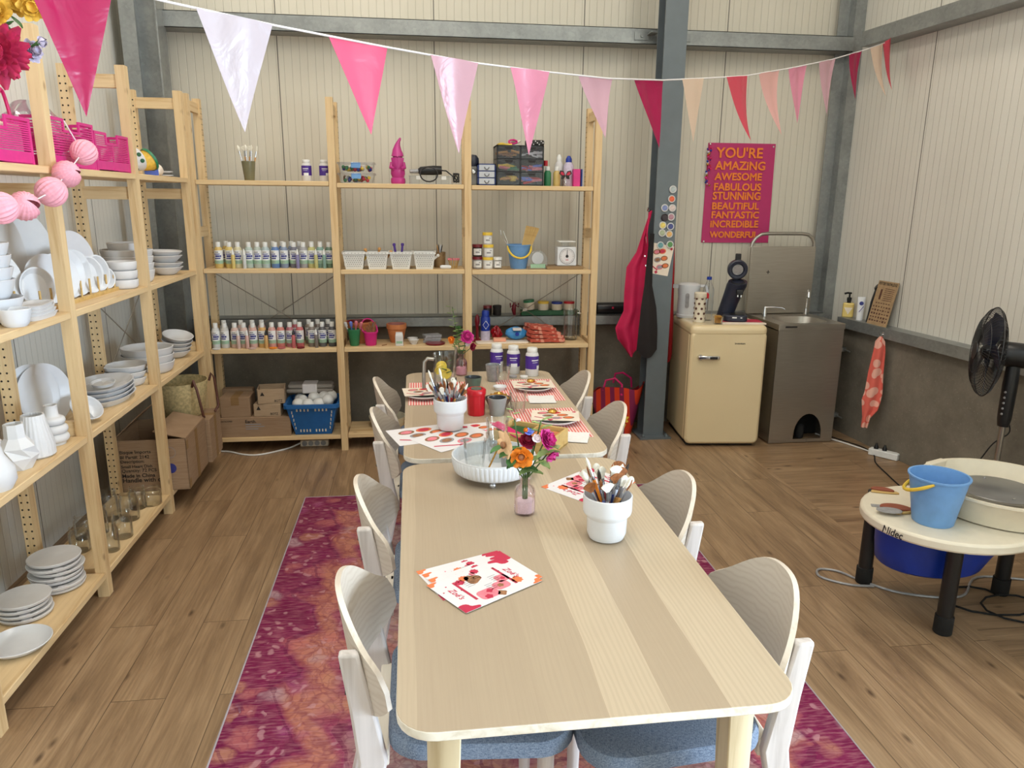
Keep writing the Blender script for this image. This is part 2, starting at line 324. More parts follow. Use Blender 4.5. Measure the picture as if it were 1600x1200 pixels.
plain('purple_label', rgb(74, 42, 140), .4); plain('label_white', rgb(232, 232, 230), .45, 0, .02); plain('label_blue', rgb(52, 58, 130), .45); plain('label_green', rgb(150, 186, 156), .45, 0, .12, 200)
plain('hot_pink', rgb(212, 40, 130), .35); plain('magenta', rgb(200, 24, 98), .35); plain('gnome_pink', rgb(188, 52, 134), .3); plain('red_plastic', rgb(190, 20, 36), .3); plain('dark_red', rgb(112, 16, 30), .3)
plain('black_plastic', rgb(24, 24, 26), .35, 0, .1); plain('navy_plastic', rgb(40, 44, 60), .35); plain('blue_plastic', rgb(26, 98, 164), .4); plain('royal_blue', rgb(14, 50, 150), .4); plain('sky_plastic', rgb(112, 160, 214), .4); plain('yellow_plastic', rgb(232, 196, 66), .4); plain('green_plastic', rgb(44, 120, 78), .4); plain('dark_green', rgb(20, 84, 46), .4)
plain('terracotta', rgb(196, 122, 74), .75, 0, .08); plain('terracotta_inside', rgb(160, 100, 92), .6)
plain('steel', rgb(176, 172, 164), .28, .9, .05, 6); plain('chrome', rgb(215, 215, 215), .08, 1, 0); plain('ferrule', rgb(190, 192, 196), .25, .9, .05)
m = N('brushed_steel'); f = m.noise(m.co((2, 2, 60)), 4, 4); f2 = m.noise(m.co(), 5, 4); m.col(m.ramp(f, [(.3, rgb(168, 161, 150)), (.7, rgb(178, 171, 160))]), .3, .85); m.l(m.ramp(f2, [(.3, (.30,)*3+(1,)), (.7, (.40,)*3+(1,))]), m.b.inputs['Roughness'])
plain('fridge_cream', rgb(226, 205, 163), .22, 0, .015, 3, .4); plain('rubber', rgb(20, 20, 20), .8)
plain('cord_white', rgb(225, 225, 222), .5); plain('cream_plastic', rgb(222, 212, 190), .4, 0, .03)
glass('clear_glass', (.975, .985, .98, 1)); glass('pink_glass', (.93, .80, .84, 1)); glass('lilac_glass', (.97, .93, .95, 1)); glass('smoke_plastic', (.86, .87, .90, 1), .2); glass('clear_plastic', (.93, .95, .97, 1), .12); plain('frosted_plastic', rgb(196, 200, 206), .3); glass('green_glass', (.62, .70, .60, 1), .08)
plain('sand', rgb(236, 220, 224), .9, 0, .1, 300); plain('leaf', rgb(70, 116, 60), .6, 0, .25, 30); plain('leaf_light', rgb(150, 176, 110), .6, 0, .2, 30); plain('stem', rgb(84, 110, 62), .6)
plain('petal_orange', rgb(240, 140, 34), .6, 0, .15, 40); plain('petal_peach', rgb(240, 196, 150), .6, 0, .08, 40); plain('petal_magenta', rgb(212, 58, 146), .6, 0, .2, 60); plain('petal_lilac', rgb(196, 186, 206), .6, 0, .12, 60); plain('petal_crimson', rgb(140, 14, 50), .6, 0, .2, 40); plain('petal_yellow', rgb(230, 182, 66), .6, 0, .15, 60); plain('petal_dahlia', rgb(190, 40, 84), .6, 0, .25, 40); plain('petal_blue', rgb(110, 130, 214), .6); plain('petal_white', rgb(236, 222, 226), .6)
plain('bristle_white', rgb(232, 228, 214), .8, 0, .1, 200); plain('bristle_brown', rgb(140, 84, 42), .8, 0, .3, 200); plain('bristle_black', rgb(50, 40, 32), .8, 0, .2, 200); plain('handle_blue', rgb(30, 50, 110), .3); plain('handle_wood', rgb(206, 150, 84), .4); plain('handle_white', rgb(220, 222, 230), .3); plain('handle_red', rgb(150, 30, 36), .3); plain('handle_lilac', rgb(126, 140, 206), .3)
plain('grey_ceramic', rgb(150, 152, 150), .4, 0, .12, 12); plain('dark_glaze', rgb(62, 66, 72), .3); plain('green_glaze', rgb(86, 104, 92), .3, 0, .25, 10); plain('straw', rgb(196, 178, 130), .85, 0, .25, 70); plain('leather', rgb(92, 56, 44), .6)
plain('cream_glaze', rgb(206, 196, 170), .35); plain('olive_glass', rgb(120, 118, 92), .25)
def flag(name, c, tr):
    m = N(name); m.col(c, .28); m.b.inputs['Transmission Weight'].default_value = 0
    out = m.t.nodes['Material Output']; ts = m.n('ShaderNodeBsdfTranslucent'); ts.inputs[0].default_value = c; mx = m.n('ShaderNodeMixShader'); mx.inputs[0].default_value = tr
    m.bump(m.noise(m.co(), 9, 3, .5, 1), .35, .02)
    m.l(m.b.outputs[0], mx.inputs[1]); m.l(ts.outputs[0], mx.inputs[2]); m.l(mx.outputs[0], out.inputs[0])
for k, c in dict(flag_magenta=rgb(176, 16, 80), flag_white=rgb(208, 196, 201), flag_rose=rgb(236, 104, 140), flag_pale=rgb(222, 178, 190), flag_pink=rgb(240, 160, 186), flag_cream=rgb(242, 218, 196), flag_blush=rgb(240, 190, 184), flag_coral=rgb(224, 84, 104)).items(): flag(k, c, .24)
m = N('placemat_stripe'); x = m.sep(m.co())[0]; p = m.math('PINGPONG', x, .0062); k = m.math('LESS_THAN', p, .0033); m.col(m.mix(k, rgb(240, 214, 204), rgb(222, 108, 104)), .8)
m = N('bag_stripe'); x = m.sep(m.co())[0]; p = m.math('PINGPONG', x, .035); k = m.math('LESS_THAN', p, .0165); m.col(m.mix(k, rgb(228, 66, 34), rgb(140, 36, 84)), .5)
m = N('towel_print'); co = m.co(); k = m.ramp(m.vor(co, 15), [(.40, (1, 1, 1, 1)), (.45, (0, 0, 0, 1))]); m.col(m.mix(k, rgb(226, 106, 92), rgb(238, 178, 160)), .95)
m = N('rag_print'); co = m.co(); k = m.ramp(m.vor(co, 30), [(.3, (1, 1, 1, 1)), (.4, (0, 0, 0, 1))]); m.col(m.mix(k, rgb(190, 84, 66), rgb(222, 150, 128)), .95)
plain('honeycomb', rgb(240, 168, 182), .8, 0, .08, 40); plain('apron_pink', rgb(190, 18, 74), .75, 0, .1, 8); plain('apron_black', rgb(30, 24, 24), .85); plain('apron_red', rgb(160, 16, 24), .8)
plain('poster_pink', rgb(186, 46, 106), .55, 0, .02); plain('poster_orange', rgb(240, 130, 48), .55)
plain('peach_sponge', rgb(240, 170, 140), .9); plain('wipes_blue', rgb(60, 140, 200), .25, 0, .15, 20); plain('red_foil', rgb(160, 20, 30), .2, 0, .3, 20); plain('gold_foil', rgb(190, 140, 60), .25, .6, .3, 60)
plain('soap', rgb(226, 200, 120), .25); plain('grey_cloth', rgb(150, 144, 136), .9); plain('tin_grey', rgb(160, 160, 162), .35, .3, .15, 50)
plain('wheel_head', rgb(140, 140, 140), .35, .8, .12, 8); plain('rib_red', rgb(140, 74, 52), .6); plain('sketch_board', rgb(170, 142, 106), .7, 0, .15, 40)
def P(name): return MT[name]
# ---------------------------------------------------------------- the room
XL, XR, YB, YF, ZT = -1.27, 3.69, .50, -9.2, 4.6
TH = .078                                                     # the right-hand wall stands slightly askew
b = MB(); b.box((.635, (YF+YB)/2, -.05), (4.21, YB-YF+.4, .1)); b.box((4.04, (YF+YB)/2, -.05), (2.6, YB-YF+.4, .1), 1)
struct(b.build('floor', rm('oak_floor', 'oak_floor_cross')))
struct(MB().box((3.8, -4.3, ZT+.05), (10.6, 10, .1)).build('ceiling', P('ceiling_white')))
b = MB(); b.box((1.2, YB+.05, ZT/2), (5.4, .1, ZT)); b.box((1.2, YB-.02, .39), (5.2, .06, .78), 1)
struct(b.build('wall_back', rm('panel_back', 'concrete')))
struct(MB().box((XL-.05, -4.3, ZT/2), (.1, 9.8, ZT)).build('wall_left', P('panel_side')))
rw = MB(); rw.box((.05, -1.8, ZT/2), (.1, 4.9, ZT)); rw.box((0, -1.8, .39), (.09, 4.9, .78), 1)
struct(rw.build('wall_right', rm('panel_side', 'concrete'), loc=(XR, 0, 0), rot=(0, 0, TH)))
# unseen hall, added so daylight reaches the left and misses the right-hand back
struct(MB().box((3.7, YF, ZT/2), (10.4, .1, ZT)).build('wall_front', P('panel_back')))
struct(MB().box((6.55, -4.22, ZT/2), (5.0, .1, ZT)).build('wall_unseen_side', P('panel_back')))  # unseen wall, added to keep the daylight off the fridge corner
struct(MB().box((8.95, -6.8, 3.95), (.1, 5.0, 1.3)).box((8.95, -9.05, ZT/2), (.1, .5, ZT)).build('wall_unseen_far', P('panel_side')))
struct(MB().box((7.1, -6.8, -.05), (3.6, 5.2, .1)).build('floor_unseen_hall', P('oak_floor_cross')))
def rwp(d, off, z=0):                                          # a point d metres along the right wall, off metres out from it
    return (XR+d*math.sin(TH)-off*math.cos(TH), -d*math.cos(TH)-off*math.sin(TH), z)
def channel(L, h, d):                                          # galvanised C rail, lips at back
    b = MB(); b.box((0, -d+.002, 0), (L, .004, h)); b.box((0, -d/2, h/2-.002), (L, d, .004)); b.box((0, -d/2, -h/2+.002), (L, d, .004)); return b
struct(channel(4.62, .072, .155).build('trim_1', P('galvanised'), loc=(1.27, YB, .819)))
struct(channel(4.62, .098, .155).build('trim_2', P('galvanised'), loc=(1.27, YB, 2.735)))
b = MB(); b.box((-.105, -2, 0), (.004, 4.3, .07)); b.box((-.052, -2, .033), (.105, 4.3, .004)); b.box((-.052, -2, -.033), (.105, 4.3, .004))
struct(b.build('trim_3', P('galvanised'), loc=(XR, 0, .822), rot=(0, 0, TH)))
b = MB(); b.box((-.13, -2, 0), (.004, 4.4, .095)); b.box((-.065, -2, .046), (.13, 4.4, .004)); b.box((-.065, -2, -.046), (.13, 4.4, .004))
struct(b.build('trim_4', P('galvanised'), loc=(XR, 0, 2.735), rot=(0, 0, TH)))
def hcol(w, d, t, z1):                                         # H section, flanges facing +-Y
    b = MB(); b.box((0, -d/2+t/2, z1/2), (w, t, z1)); b.box((0, d/2-t/2, z1/2), (w, t, z1)); b.box((0, 0, z1/2), (.007, d-2*t, z1)); return b
b = hcol(.15, .15, .010, ZT); b.box((0, -.02, .006), (.23, .24, .012))
for x in (-.085, .085): b.lathe([(.014, .012), (.014, .022), (.008, .022), (.008, .034)], 6, (x, -.11, 0))
struct(b.build('trim_5', P('grey_paint'), loc=(2.207, .155, 0)))
b = MB()
for x, w in ((2.06, .10), (2.35, .10)):
    b.box((x, .34, 2.735), (w, .004, .05)); b.lathe([(.011, 0), (.011, .008)], 6, M=T(x, .338, 2.735) @ Matrix.Rotation(PI/2, 4, 'X'))
b.box((2.12, .29, 2.745), (.05, .10, .008))
struct(b.build('trim_6', P('galvanised')))
b = MB(); b.box((-1.135, .30, ZT/2), (.008, .17, ZT)); b.box((-.995, .30, ZT/2), (.008, .17, ZT)); b.box((-1.065, .30, ZT/2), (.14, .007, ZT)); b.box((-1.155, .20, ZT/2), (.09, .006, ZT))
struct(b.build('trim_7', P('galvanised')))
b = MB(); b.box((3.655, .37, ZT/2), (.15, .008, ZT)); b.box((3.655, .49, ZT/2), (.15, .008, ZT)); b.box((3.655, .43, ZT/2), (.007, .12, ZT)); b.box((3.545, .44, ZT/2), (.09, .006, ZT)); b.box((3.58, .40, ZT/2), (.006, .08, ZT))
struct(b.build('trim_8', P('galvanised')))
for z in (.62, .12): 
    p = rwp(-.12, .06, z); struct(MB().box((0, 0, 0), (.05, .05, .03)).tube([(0, -.02, 0), (0, -.10, 0)], .006).build('trim_9', P('galvanised'), loc=p))
# ---------------------------------------------------------------- pine shelving
PW, HH, PER = .044, 2.26, .844
def post_mb(ax, holes):
    """upright; rear ones have holes on both side faces; ax 0: sides face +-X, ax 1: sides face +-Y"""
    b = MB(); b.box((0, 0, HH/2), (PW, PW, HH)); z = .06
    V = [(.0046*math.cos(PI/3*k), .0046*math.sin(PI/3*k)) for k in range(6)]
    while holes and z < HH-.03:
        for c in (-.012, .012):
            for s in (-1, 1):
                e = s*(PW/2+.0004)
                q = [((e, c+u, z+v) if ax == 0 else (c+u, e, z+v)) for u, v in V]
                b.add(q, [tuple(range(6))], 1)
        z += .032
    return b
pmesh = {}
def post(ax, parent, x, y, holes):
    k = (ax, holes)
    if k not in pmesh:
        o = post_mb(ax, holes).build('post', rm('pine_z', 'peg_hole')); pmesh[k] = o.data
        o.parent = parent; o.location = (x, y, 0); return o
    o = bpy.data.objects.new('post', pmesh[k]); C.objects.link(o); o.parent = parent; o.location = (x, y, 0); return o
def board(parent, c, d, mat):
    b = MB(); b.box((0, 0, 0), d); return b.build('shelf', P(mat), parent, bevel=.003, loc=c)
un = thing('shelving_unit', 'tall open pine shelving unit along the back wall with paint bottles and craft supplies', 'shelf', (0, 0, 0))
zs = {0: (1.765, 1.225, .708, .11), 1: (1.755, 1.217, .708, .115), 2: (1.752, 1.213, .712, .11)}
for k in range(4):
    x = (k-1)*PER+PW/2
    post(0, un, x, PW/2, 0); post(0, un, x, .30-PW/2, 1)
    for z, h in ((.06, .06), (.70, .06), (1.45, .06), (2.20, .06)):
        MB().box((0, 0, 0), (.026, .30-2*PW, h)).build('crossbar', P('pine_y'), un, loc=(x, .15, z))
for k in range(3):
    for z in zs[k]: board(un, ((k-.5)*PER+PW/2, .15, z-.014), (PER-PW-.004, .296, .028), 'pine_x')
for k in (0, 2):
    x0, x1 = (k-1)*PER+PW/2, k*PER+PW/2
    b = MB(); b.tube([(x0, .304, 1.18), (x1, .304, .63)], .003, 6); b.tube([(x0, .308, .63), (x1, .308, 1.18)], .003, 6); b.box(((x0+x1)/2, .306, .905), (.03, .008, .02))
    b.build('cross_brace', P('steel'), un)
ul = thing('shelving_unit', 'tall open pine shelving unit along the left wall stacked with white pottery', 'shelf', (0, 0, 0))
LX = -.808; YP = [-3.566, -2.70, -1.834, -.968, -.104]         # near faces of its frames
for y in YP[1:]:
    post(1, ul, LX-PW/2, y+PW/2, 0); post(1, ul, LX-.30+PW/2, y+PW/2, 1)
    for z, h in ((.06, .06), (.75, .06), (1.68, .06), (2.19, .06)):
        MB().box((0, 0, 0), (.30-2*PW, .026, h)).build('crossbar', P('pine_x'), ul, loc=(LX-.15, y+PW/2, z))
LZ = (1.772, 1.228, .722, .113)
for k in (1, 2, 3):
    y0, y1 = YP[k]+PW+.001, YP[k+1]-.001
    for z in LZ:
        if k == 3 and z == .113: pass
        board(ul, (LX-.15, (y0+y1)/2, z-.014), (.296, y1-y0, .028), 'pine_y')
b = MB(); b.tube([(-1.108, -.94, 1.18), (-1.108, -.12, .67)], .003, 6); b.tube([(-1.104, -.94, .67), (-1.104, -.12, 1.18)], .003, 6); b.build('cross_brace', P('steel'), ul)
# ---------------------------------------------------------------- rug, tables, chairs
rg = MB()
rg.grid(lambda u, v: (-1+2*u, -1.5+3*v, .008), 20, 30, 0, .006)
rug = rg.build('rug', P('rug_print'), loc=(.872, -2.33, 0)); tag(rug, 'worn purple and orange oriental rug under the dining tables', 'rug')
MB().tube([(-1, -1.5, .005), (1, -1.5, .005), (1, 1.5, .005), (-1, 1.5, .005)], .005, 6, True).build('edging', P('rug_binding'), rug)
def make_table(label, loc, rz):
    t = thing('dining_table', label, 'table', loc, rz)
    b = MB(); b.prism(rrect(.78, 1.40, .075, 6), .722, .742, 0, mi_side=1); b.build('tabletop', rm('ash_table', 'ash_edge'), t, smooth=True, bevel=.002)
    for sx in (-1, 1):
        for sy in (-1, 1):
            b = MB(); P0 = [(-.5, -.5), (.5, -.5), (.5, .1), (.36, .36), (.1, .5), (-.5, .5)]
            V = []
            for z, s, o in ((.014 if sy < 0 else 0, .046, .012), (.50, .060, .004), (.722, .066, 0)):
                V += [(sx*(u*s+o), sy*(v*s+o), z) for u, v in P0]
            n = 6; F = [tuple(range(n)), tuple(range(2*n, 3*n))]+[(j*n+i, j*n+(i+1) % n, (j+1)*n+(i+1) % n, (j+1)*n+i) for j in (0, 1) for i in range(n)]
            if sx*sy > 0: F[0] = F[0][::-1]
            else: F = [f[::-1] for f in F]; F[0] = F[0][::-1]
            b.add(V, F); b.build('leg', P('ash_leg'), t, bevel=.003, smooth=True, loc=(sx*.30, sy*.60, 0))
    for y in (-.5, .5): MB().box((0, 0, 0), (.58, .02, .05)).build('rail', P('ash_edge'), t, loc=(0, y, .697))
    for x in (-.27, .27): MB().box((0, 0, 0), (.02, 1.18, .05)).build('rail', P('ash_edge'), t, loc=(x, 0, .697))
    return t
make_table('pale ash dining table nearest the camera holding the fanned leaflets', (.8575, -3.05, 0), .005)
make_table('pale ash dining table by the back shelves laid with striped placemats', (.853, -1.603, 0), .002)
def chair(label, loc, rz):
    t = thing('dining_chair', label, 'chair', loc, rz, 'ash chairs along the two tables')
    R, PM = .30, math.radians(46.5)
    def pan(u, v):
        s = -1+2*u; a = s*PM; e = abs(s)
        zt = .672+.118*(.5+.5*math.cos(PI*e**1.35))-.045*max(0, (e-.88)/.12)**2; zb = .528+.055*e**5
        z = zb+(zt-zb)*v
        return (R*(1-math.cos(a))-(z-.55)*.13, R*math.sin(a), z)
    b = MB(); b.grid(pan, 28, 8, 0, .013)
    nf = 28*8*2; b.m = [0]*nf+[1]*(len(b.f)-nf)
    b.build('backrest', rm('ash_chair', 'ash_chair_edge'), t, smooth=True)
    for sy in (-1, 1):
        # flat boomerang upright: leans back above the seat, splays back to the floor below it
        cen = [(-.045, 0.012, .044), (.0, .20, .052), (.040, .42, .066), (.020, .56, .054), (-.004, .70, .044)]
        L = [(x-w/2, z) for x, z, w in cen]; Rr = [(x+w/2, z) for x, z, w in cen]
        out = L+Rr[::-1]
        b = MB(); b.prism(out, -.014, .014, 0, M=Matrix(((1, 0, 0, 0), (0, 0, -1, 0), (0, 1, 0, 0), (0, 0, 0, 1))))
        lg = b.build('leg', P('ash_post'), t, smooth=True, bevel=.007, loc=(0, sy*.172, 0))
        for z, x in ((.665, -.0205), (.60, -.012)): MB().lathe([(.006, 0), (.006, .004)], 10, M=T(x, 0, z) @ Matrix.Rotation(-PI/2, 4, 'Y') @ T(0, 0, -.001)).build('screw', P('screw_dark'), lg)
        b = MB(); b.lathe([(.015, .012), (.019, .25), (.021, .435)], 12)
        b.build('leg', P('ash_post'), t, smooth=True, loc=(.44, sy*.165, 0))
    b = MB(); b.box((.24, 0, .415), (.36, .028, .045)); b.box((.06, 0, .415), (.03, .33, .045)); b.box((.44, 0, .418), (.03, .33, .04)); b.build('seat_frame', P('ash_edge'), t, bevel=.004)
    b = MB(); prof = rrect(.43, .48, .09, 6)
    V = []
    for s, z in ((.94, .440), (1, .450), (1, .474), (.97, .485), (.88, .490)): V += [((x*s)+.29, y*s*(1.03 if x > 0 else .94), z) for x, y in prof]
    n = len(prof); F = [tuple(range(n-1, -1, -1)), tuple(4*n+i for i in range(n))]+[(j*n+i, j*n+(i+1) % n, (j+1)*n+(i+1) % n, (j+1)*n+i) for j in range(4) for i in range(n)]
    b.add(V, F); b.build('seat', P('seat_fabric'), t, smooth=True)
    return t
spots = [(.365, -3.265, 0, 'first ash chair from the camera on the left side, beside the leaflets'), (.358, -2.63, 0, 'second ash chair from the camera on the left side of the near table'), (.362, -1.815, 0, 'third ash chair from the camera on the left side, beside the far brush pot'), (.345, -1.255, 0, 'farthest ash chair on the left side of the tables'),
         (1.372, -3.335, PI, 'first ash chair from the camera on the right side, nearest the pottery wheel'), (1.362, -2.70, PI, 'second ash chair from the camera on the right side, by the near brush pot'), (1.385, -1.82, PI, 'third ash chair from the camera on the right side, by the near plate'), (1.368, -1.20, PI, 'farthest ash chair on the right side of the tables')]
c0 = None
for x, y, rz, lab in spots:
    if c0 is None: c0 = chair(lab, (x, y, .010), rz)
    else: dup(c0, None, (x, y, .010 if y < -.9 else 0), rz, lab)
# ---------------------------------------------------------------- pottery on the left-hand shelves
def bowl_prof(r, h, foot=.45, t=.006, flare=.6):
    o = [(r*foot, 0)]+[(r*(foot+(1-foot)*(k/7)**flare), h*k/7) for k in range(1, 8)]
    return o+[(r-t*.5, h+t*.4), (r-t, h)]+[((r-t)*(foot+(1-foot)*(k/7)**flare), t+(h-t)*k/7) for k in range(6, -1, -1)]+[(0, t)]
def plate_prof(r, h=.02, t=.005): return [(r*.6, 0), (r*.7, .002), (r*.96, h), (r, h), (r, h+t*.7), (r*.95, h+t*.7), (r*.7, t+.002), (0, t)]
def round_pot(name, label, cat, prof, loc, mat='bisque', group=None, rot=(0, 0, 0), seg=36, mod=None):
    o = MB().lathe(prof, seg, mod=mod).build(name, P(mat), smooth=True, loc=loc, rot=rot); return tag(o, label, cat, group)
def oval(name, label, cat, a, bb, h, loc, rot=(0, 0, 0), group=None, mat='bisque', n=2.0, foot=.8, t=.006):
    b = MB(); V = []; K = 40
    prof = [(foot, 0), (1, h), (1-t/a, h), (foot-t/a*.5, t), (0.001, t)]
    for s, z in prof:
        for i in range(K):
            th = 2*PI*i/K; c, sn = math.cos(th), math.sin(th)
            V.append((a*s*math.copysign(abs(c)**(2/n), c), bb*s*math.copysign(abs(sn)**(2/n), sn), z))
    F = [(j*K+i, j*K+(i+1) % K, (j+1)*K+(i+1) % K, (j+1)*K+i) for j in range(len(prof)-1) for i in range(K)]+[tuple(range(K-1, -1, -1)), tuple((len(prof)-1)*K+i for i in range(K))]
    o = b.add(V, F).build(name, P(mat), smooth=True, loc=loc, rot=rot); return tag(o, label, cat, group)
zt, zm, zl, zb = LZ
# pink crates on the top shelf
def crate(y0, y1, x0, x1, h, label, name='crate', grp=None):
    t = thing(name, label, 'crate', ((x0+x1)/2, (y0+y1)/2, zt), 0, grp); w, d = x1-x0, y1-y0
    b = MB(); b.box((0, 0, .003), (w, d, .006)); n = 13
    def wall(M, L):
        b.box((0, 0, .022), (L, .004, .044), 0, M)
        for k in range(n):
            z = .05+(h-.062)*k/n; gap = .16 if k > n-4 else 0
            if gap:
                for s in (-1, 1): b.box((s*(L/2+gap*L)/2, 0, z), (L*(.5-gap), .004, .0052), 0, M)
            else: b.box((0, 0, z), (L, .004, .0052), 0, M)
        for s in (-1, 1):
            b.box((s*(L/2-.008), 0, h/2), (.016, .005, h), 0, M); b.box((s*L*.34, 0, h-.006), (L*.32, .007, .012), 0, M); b.box((s*L*.17, 0, h-.026), (.012, .006, .05), 0, M)
        b.box((0, 0, h-.046), (L*.34, .007, .009), 0, M); b.box((0, 0, h*.4), (.01, .005, h*.75), 0, M)
    wall(T(w/2-.002, 0, 0) @ Rz(PI/2), d); wall(T(-w/2+.002, 0, 0) @ Rz(PI/2), d); wall(T(0, d/2-.002, 0), w); wall(T(0, -d/2+.002, 0), w)
    b.build('crate_body', P('hot_pink'), t); return t
ck1 = crate(-2.40, -1.895, -1.10, -.835, .160, 'hot pink slatted crate left of the post, holding a bag with a red loop')
crate(-1.785, -1.372, -1.09, -.825, .185, 'hot pink slatted crate behind the pompoms, holding clear plastic bags')
crate(-1.366, -.975, -1.09, -.825, .165, 'hot pink slatted crate beside the painted pottery, rightmost of the three')
t = thing('handbag', 'small pale handbag with a thin red handle lying in the leftmost pink crate', 'bag', (-.893, -1.985, zt+.008))
b = MB(); b.box((0, 0, .066), (.085, .15, .13)); b.build('bag_body', P('paper_cream'), t, bevel=.02)
MB().tube([(.02, -.05+.10*k/12, .125+.115*math.sin(PI*k/12)) for k in range(13)], .006, 8).build('handle', P('magenta'), t)
random.seed(3)
def plastic_bag(name, label, loc, sx, sy, sz, mat='clear_plastic', sd=1, cat='bag', lump=1.0):
    rnd = random.Random(sd)
    ph = [rnd.uniform(0, 6) for _ in range(6)]
    def fn(u, v):
        a = 2*PI*u; p = PI*(v-.5); r = 1+lump*(.16*math.sin(5*a+ph[0]+4*p)+.1*math.sin(9*a+ph[1]-3*p))
        return (sx*math.cos(p)*math.cos(a)*r, sy*math.cos(p)*math.sin(a)*r, sz*(1+math.sin(p))*(1+.12*math.sin(3*a+ph[2])))
    o = MB().grid(fn, 32, 14).build(name, P(mat), smooth=True, loc=loc); return tag(o, label, cat)
plastic_bag('plastic_bag', 'crumpled clear plastic bag bulging out of the middle pink crate', (-.96, -1.62, zt+.008), .11, .16, .11, sd=2)
# painted sample pieces at the end of the top shelf
def blob(fn_r, a, bb, h, mat_fn=None): pass
o = MB().lathe(bowl_prof(.062, .07), 28).build('painted_bowl', P('bisque'), smooth=True, loc=(-.905, -.80, zt+.052), rot=(0, math.radians(68), 1.0)); tag(o, 'white bowl with green dots tipped on its side on the top shelf', 'bowl')
d = MB()
for k in range(9):
    a = k*2.4; s = .35+.5*((k*7) % 5)/5; r = .062*(.45+.55*s**.6)+.0012; d.lathe([(.011, 0), (.009, .002), (0, .0025)], 10, M=T(r*math.cos(a), r*math.sin(a), .07*s) @ Vector((math.cos(a), math.sin(a), -.5)).to_track_quat('Z', 'Y').to_matrix().to_4x4())
d.build('dots', P('dark_green'), o)
o = MB().lathe(bowl_prof(.058, .062), 28).build('painted_bowl', P('petal_yellow'), smooth=True, loc=(-.872, -.70, zt+.05), rot=(0, math.radians(62), .9)); tag(o, 'yellow and green painted bowl leaning beside the dotted bowl', 'bowl'); MB().lathe([(.0585, .05), (.060, .062), (.0605, .064)], 28, cap=False).build('rim', P('green_plastic'), o, smooth=True)
def house(b, mi=0): b.prism([(-.035, 0), (.035, 0), (.035, .06), (0, .105), (-.035, .06)], -.02, .02, mi, M=Matrix.Rotation(PI/2, 4, 'X'))
b = MB(); house(b); b.prism([(-.034, .001), (.034, .001), (.034, .045), (-.034, .045)], .0202, .0215, 1, M=Matrix.Rotation(PI/2, 4, 'X')); b.prism([(-.03, .064), (.03, .064), (0, .1)], .0202, .0215, 2, M=Matrix.Rotation(PI/2, 4, 'X'))
tag(b.build('ceramic_house', rm('bisque', 'royal_blue', 'petal_lilac'), loc=(-.86, -.585, zt), rot=(0, 0, .5)), 'small ceramic house painted blue and lilac on the top shelf', 'ornament')
t = MB().tube([(0, -.05, .02), (0, -.02, .032), (0, .02, .034), (0, .05, .026), (0, .065, .016)], [.018, .032, .032, .026, .010], 14).build('ceramic_animal', P('paper_cream'), smooth=True, loc=(-.865, -.49, zt)); tag(t, 'unpainted sleeping ceramic animal at the end of the top shelf', 'ornament')
MB().tube([(.02, -.075, .02), (.025, -.052, .024)], [.012, .016], 10).build('head', P('paper_cream'), t, smooth=True)
for k in range(2): tag(MB().lathe(plate_prof(.045, .006), 20).build('saucer', P('bisque'), smooth=True, loc=(-.86, -.36, zt+k*.02)), ('lower' if k == 0 else 'upper')+' of two tiny white dishes at the end of the top shelf', 'dish')
# middle shelf: scalloped bowls
names = ['lowest', 'second from bottom', 'third from bottom', 'fourth from bottom', 'topmost']
for k in range(5):
    r = (.118, .100, .100, .098, .096)[k]
    round_pot('scalloped_bowl', f'white scalloped bowl, {names[k]} of the stack of five at the left end', 'bowl', bowl_prof(r, .085 if k else .088, .5, .005, .45), (-.975, -2.09, zm+(0, .066, .108, .150, .192)[k]), 'white_gloss', 'stacked scalloped bowls', mod=lambda a, z: 1+.012*abs(math.sin(9*a)))
round_pot('fluted_cup', 'small white fluted cup at the shelf edge in front of the scalloped bowls', 'cup', bowl_prof(.052, .06, .6, .005, .5), (-.845, -2.17, zm), 'white_gloss', mod=lambda a, z: 1+.035*abs(math.sin(7*a)))
for k in range(4): oval('tray', f'narrow white ceramic tray, {names[k] if k < 3 else "topmost"} of four stacked at the shelf edge', 'tray', .050, .10, .018, (-.866, -1.985, zm+k*.0125), (0, 0, .05*k), 'stacked narrow trays', 'bisque', 4, .85)
def standing(name, label, a, bb, loc, lean, yaw, mat='bisque', group=None, n=2.0):
    # a plate on its rim: disc in the local XZ plane leaning back
    t = oval(name, label, 'plate', a, bb, .022, (0, 0, 0), group=group, mat=mat, n=n, foot=.72, t=.005)
    Mx = T(*loc) @ Rz(yaw) @ Matrix.Rotation(PI/2-lean, 4, 'X') @ T(0, bb, 0); t.matrix_world = Mx; return t
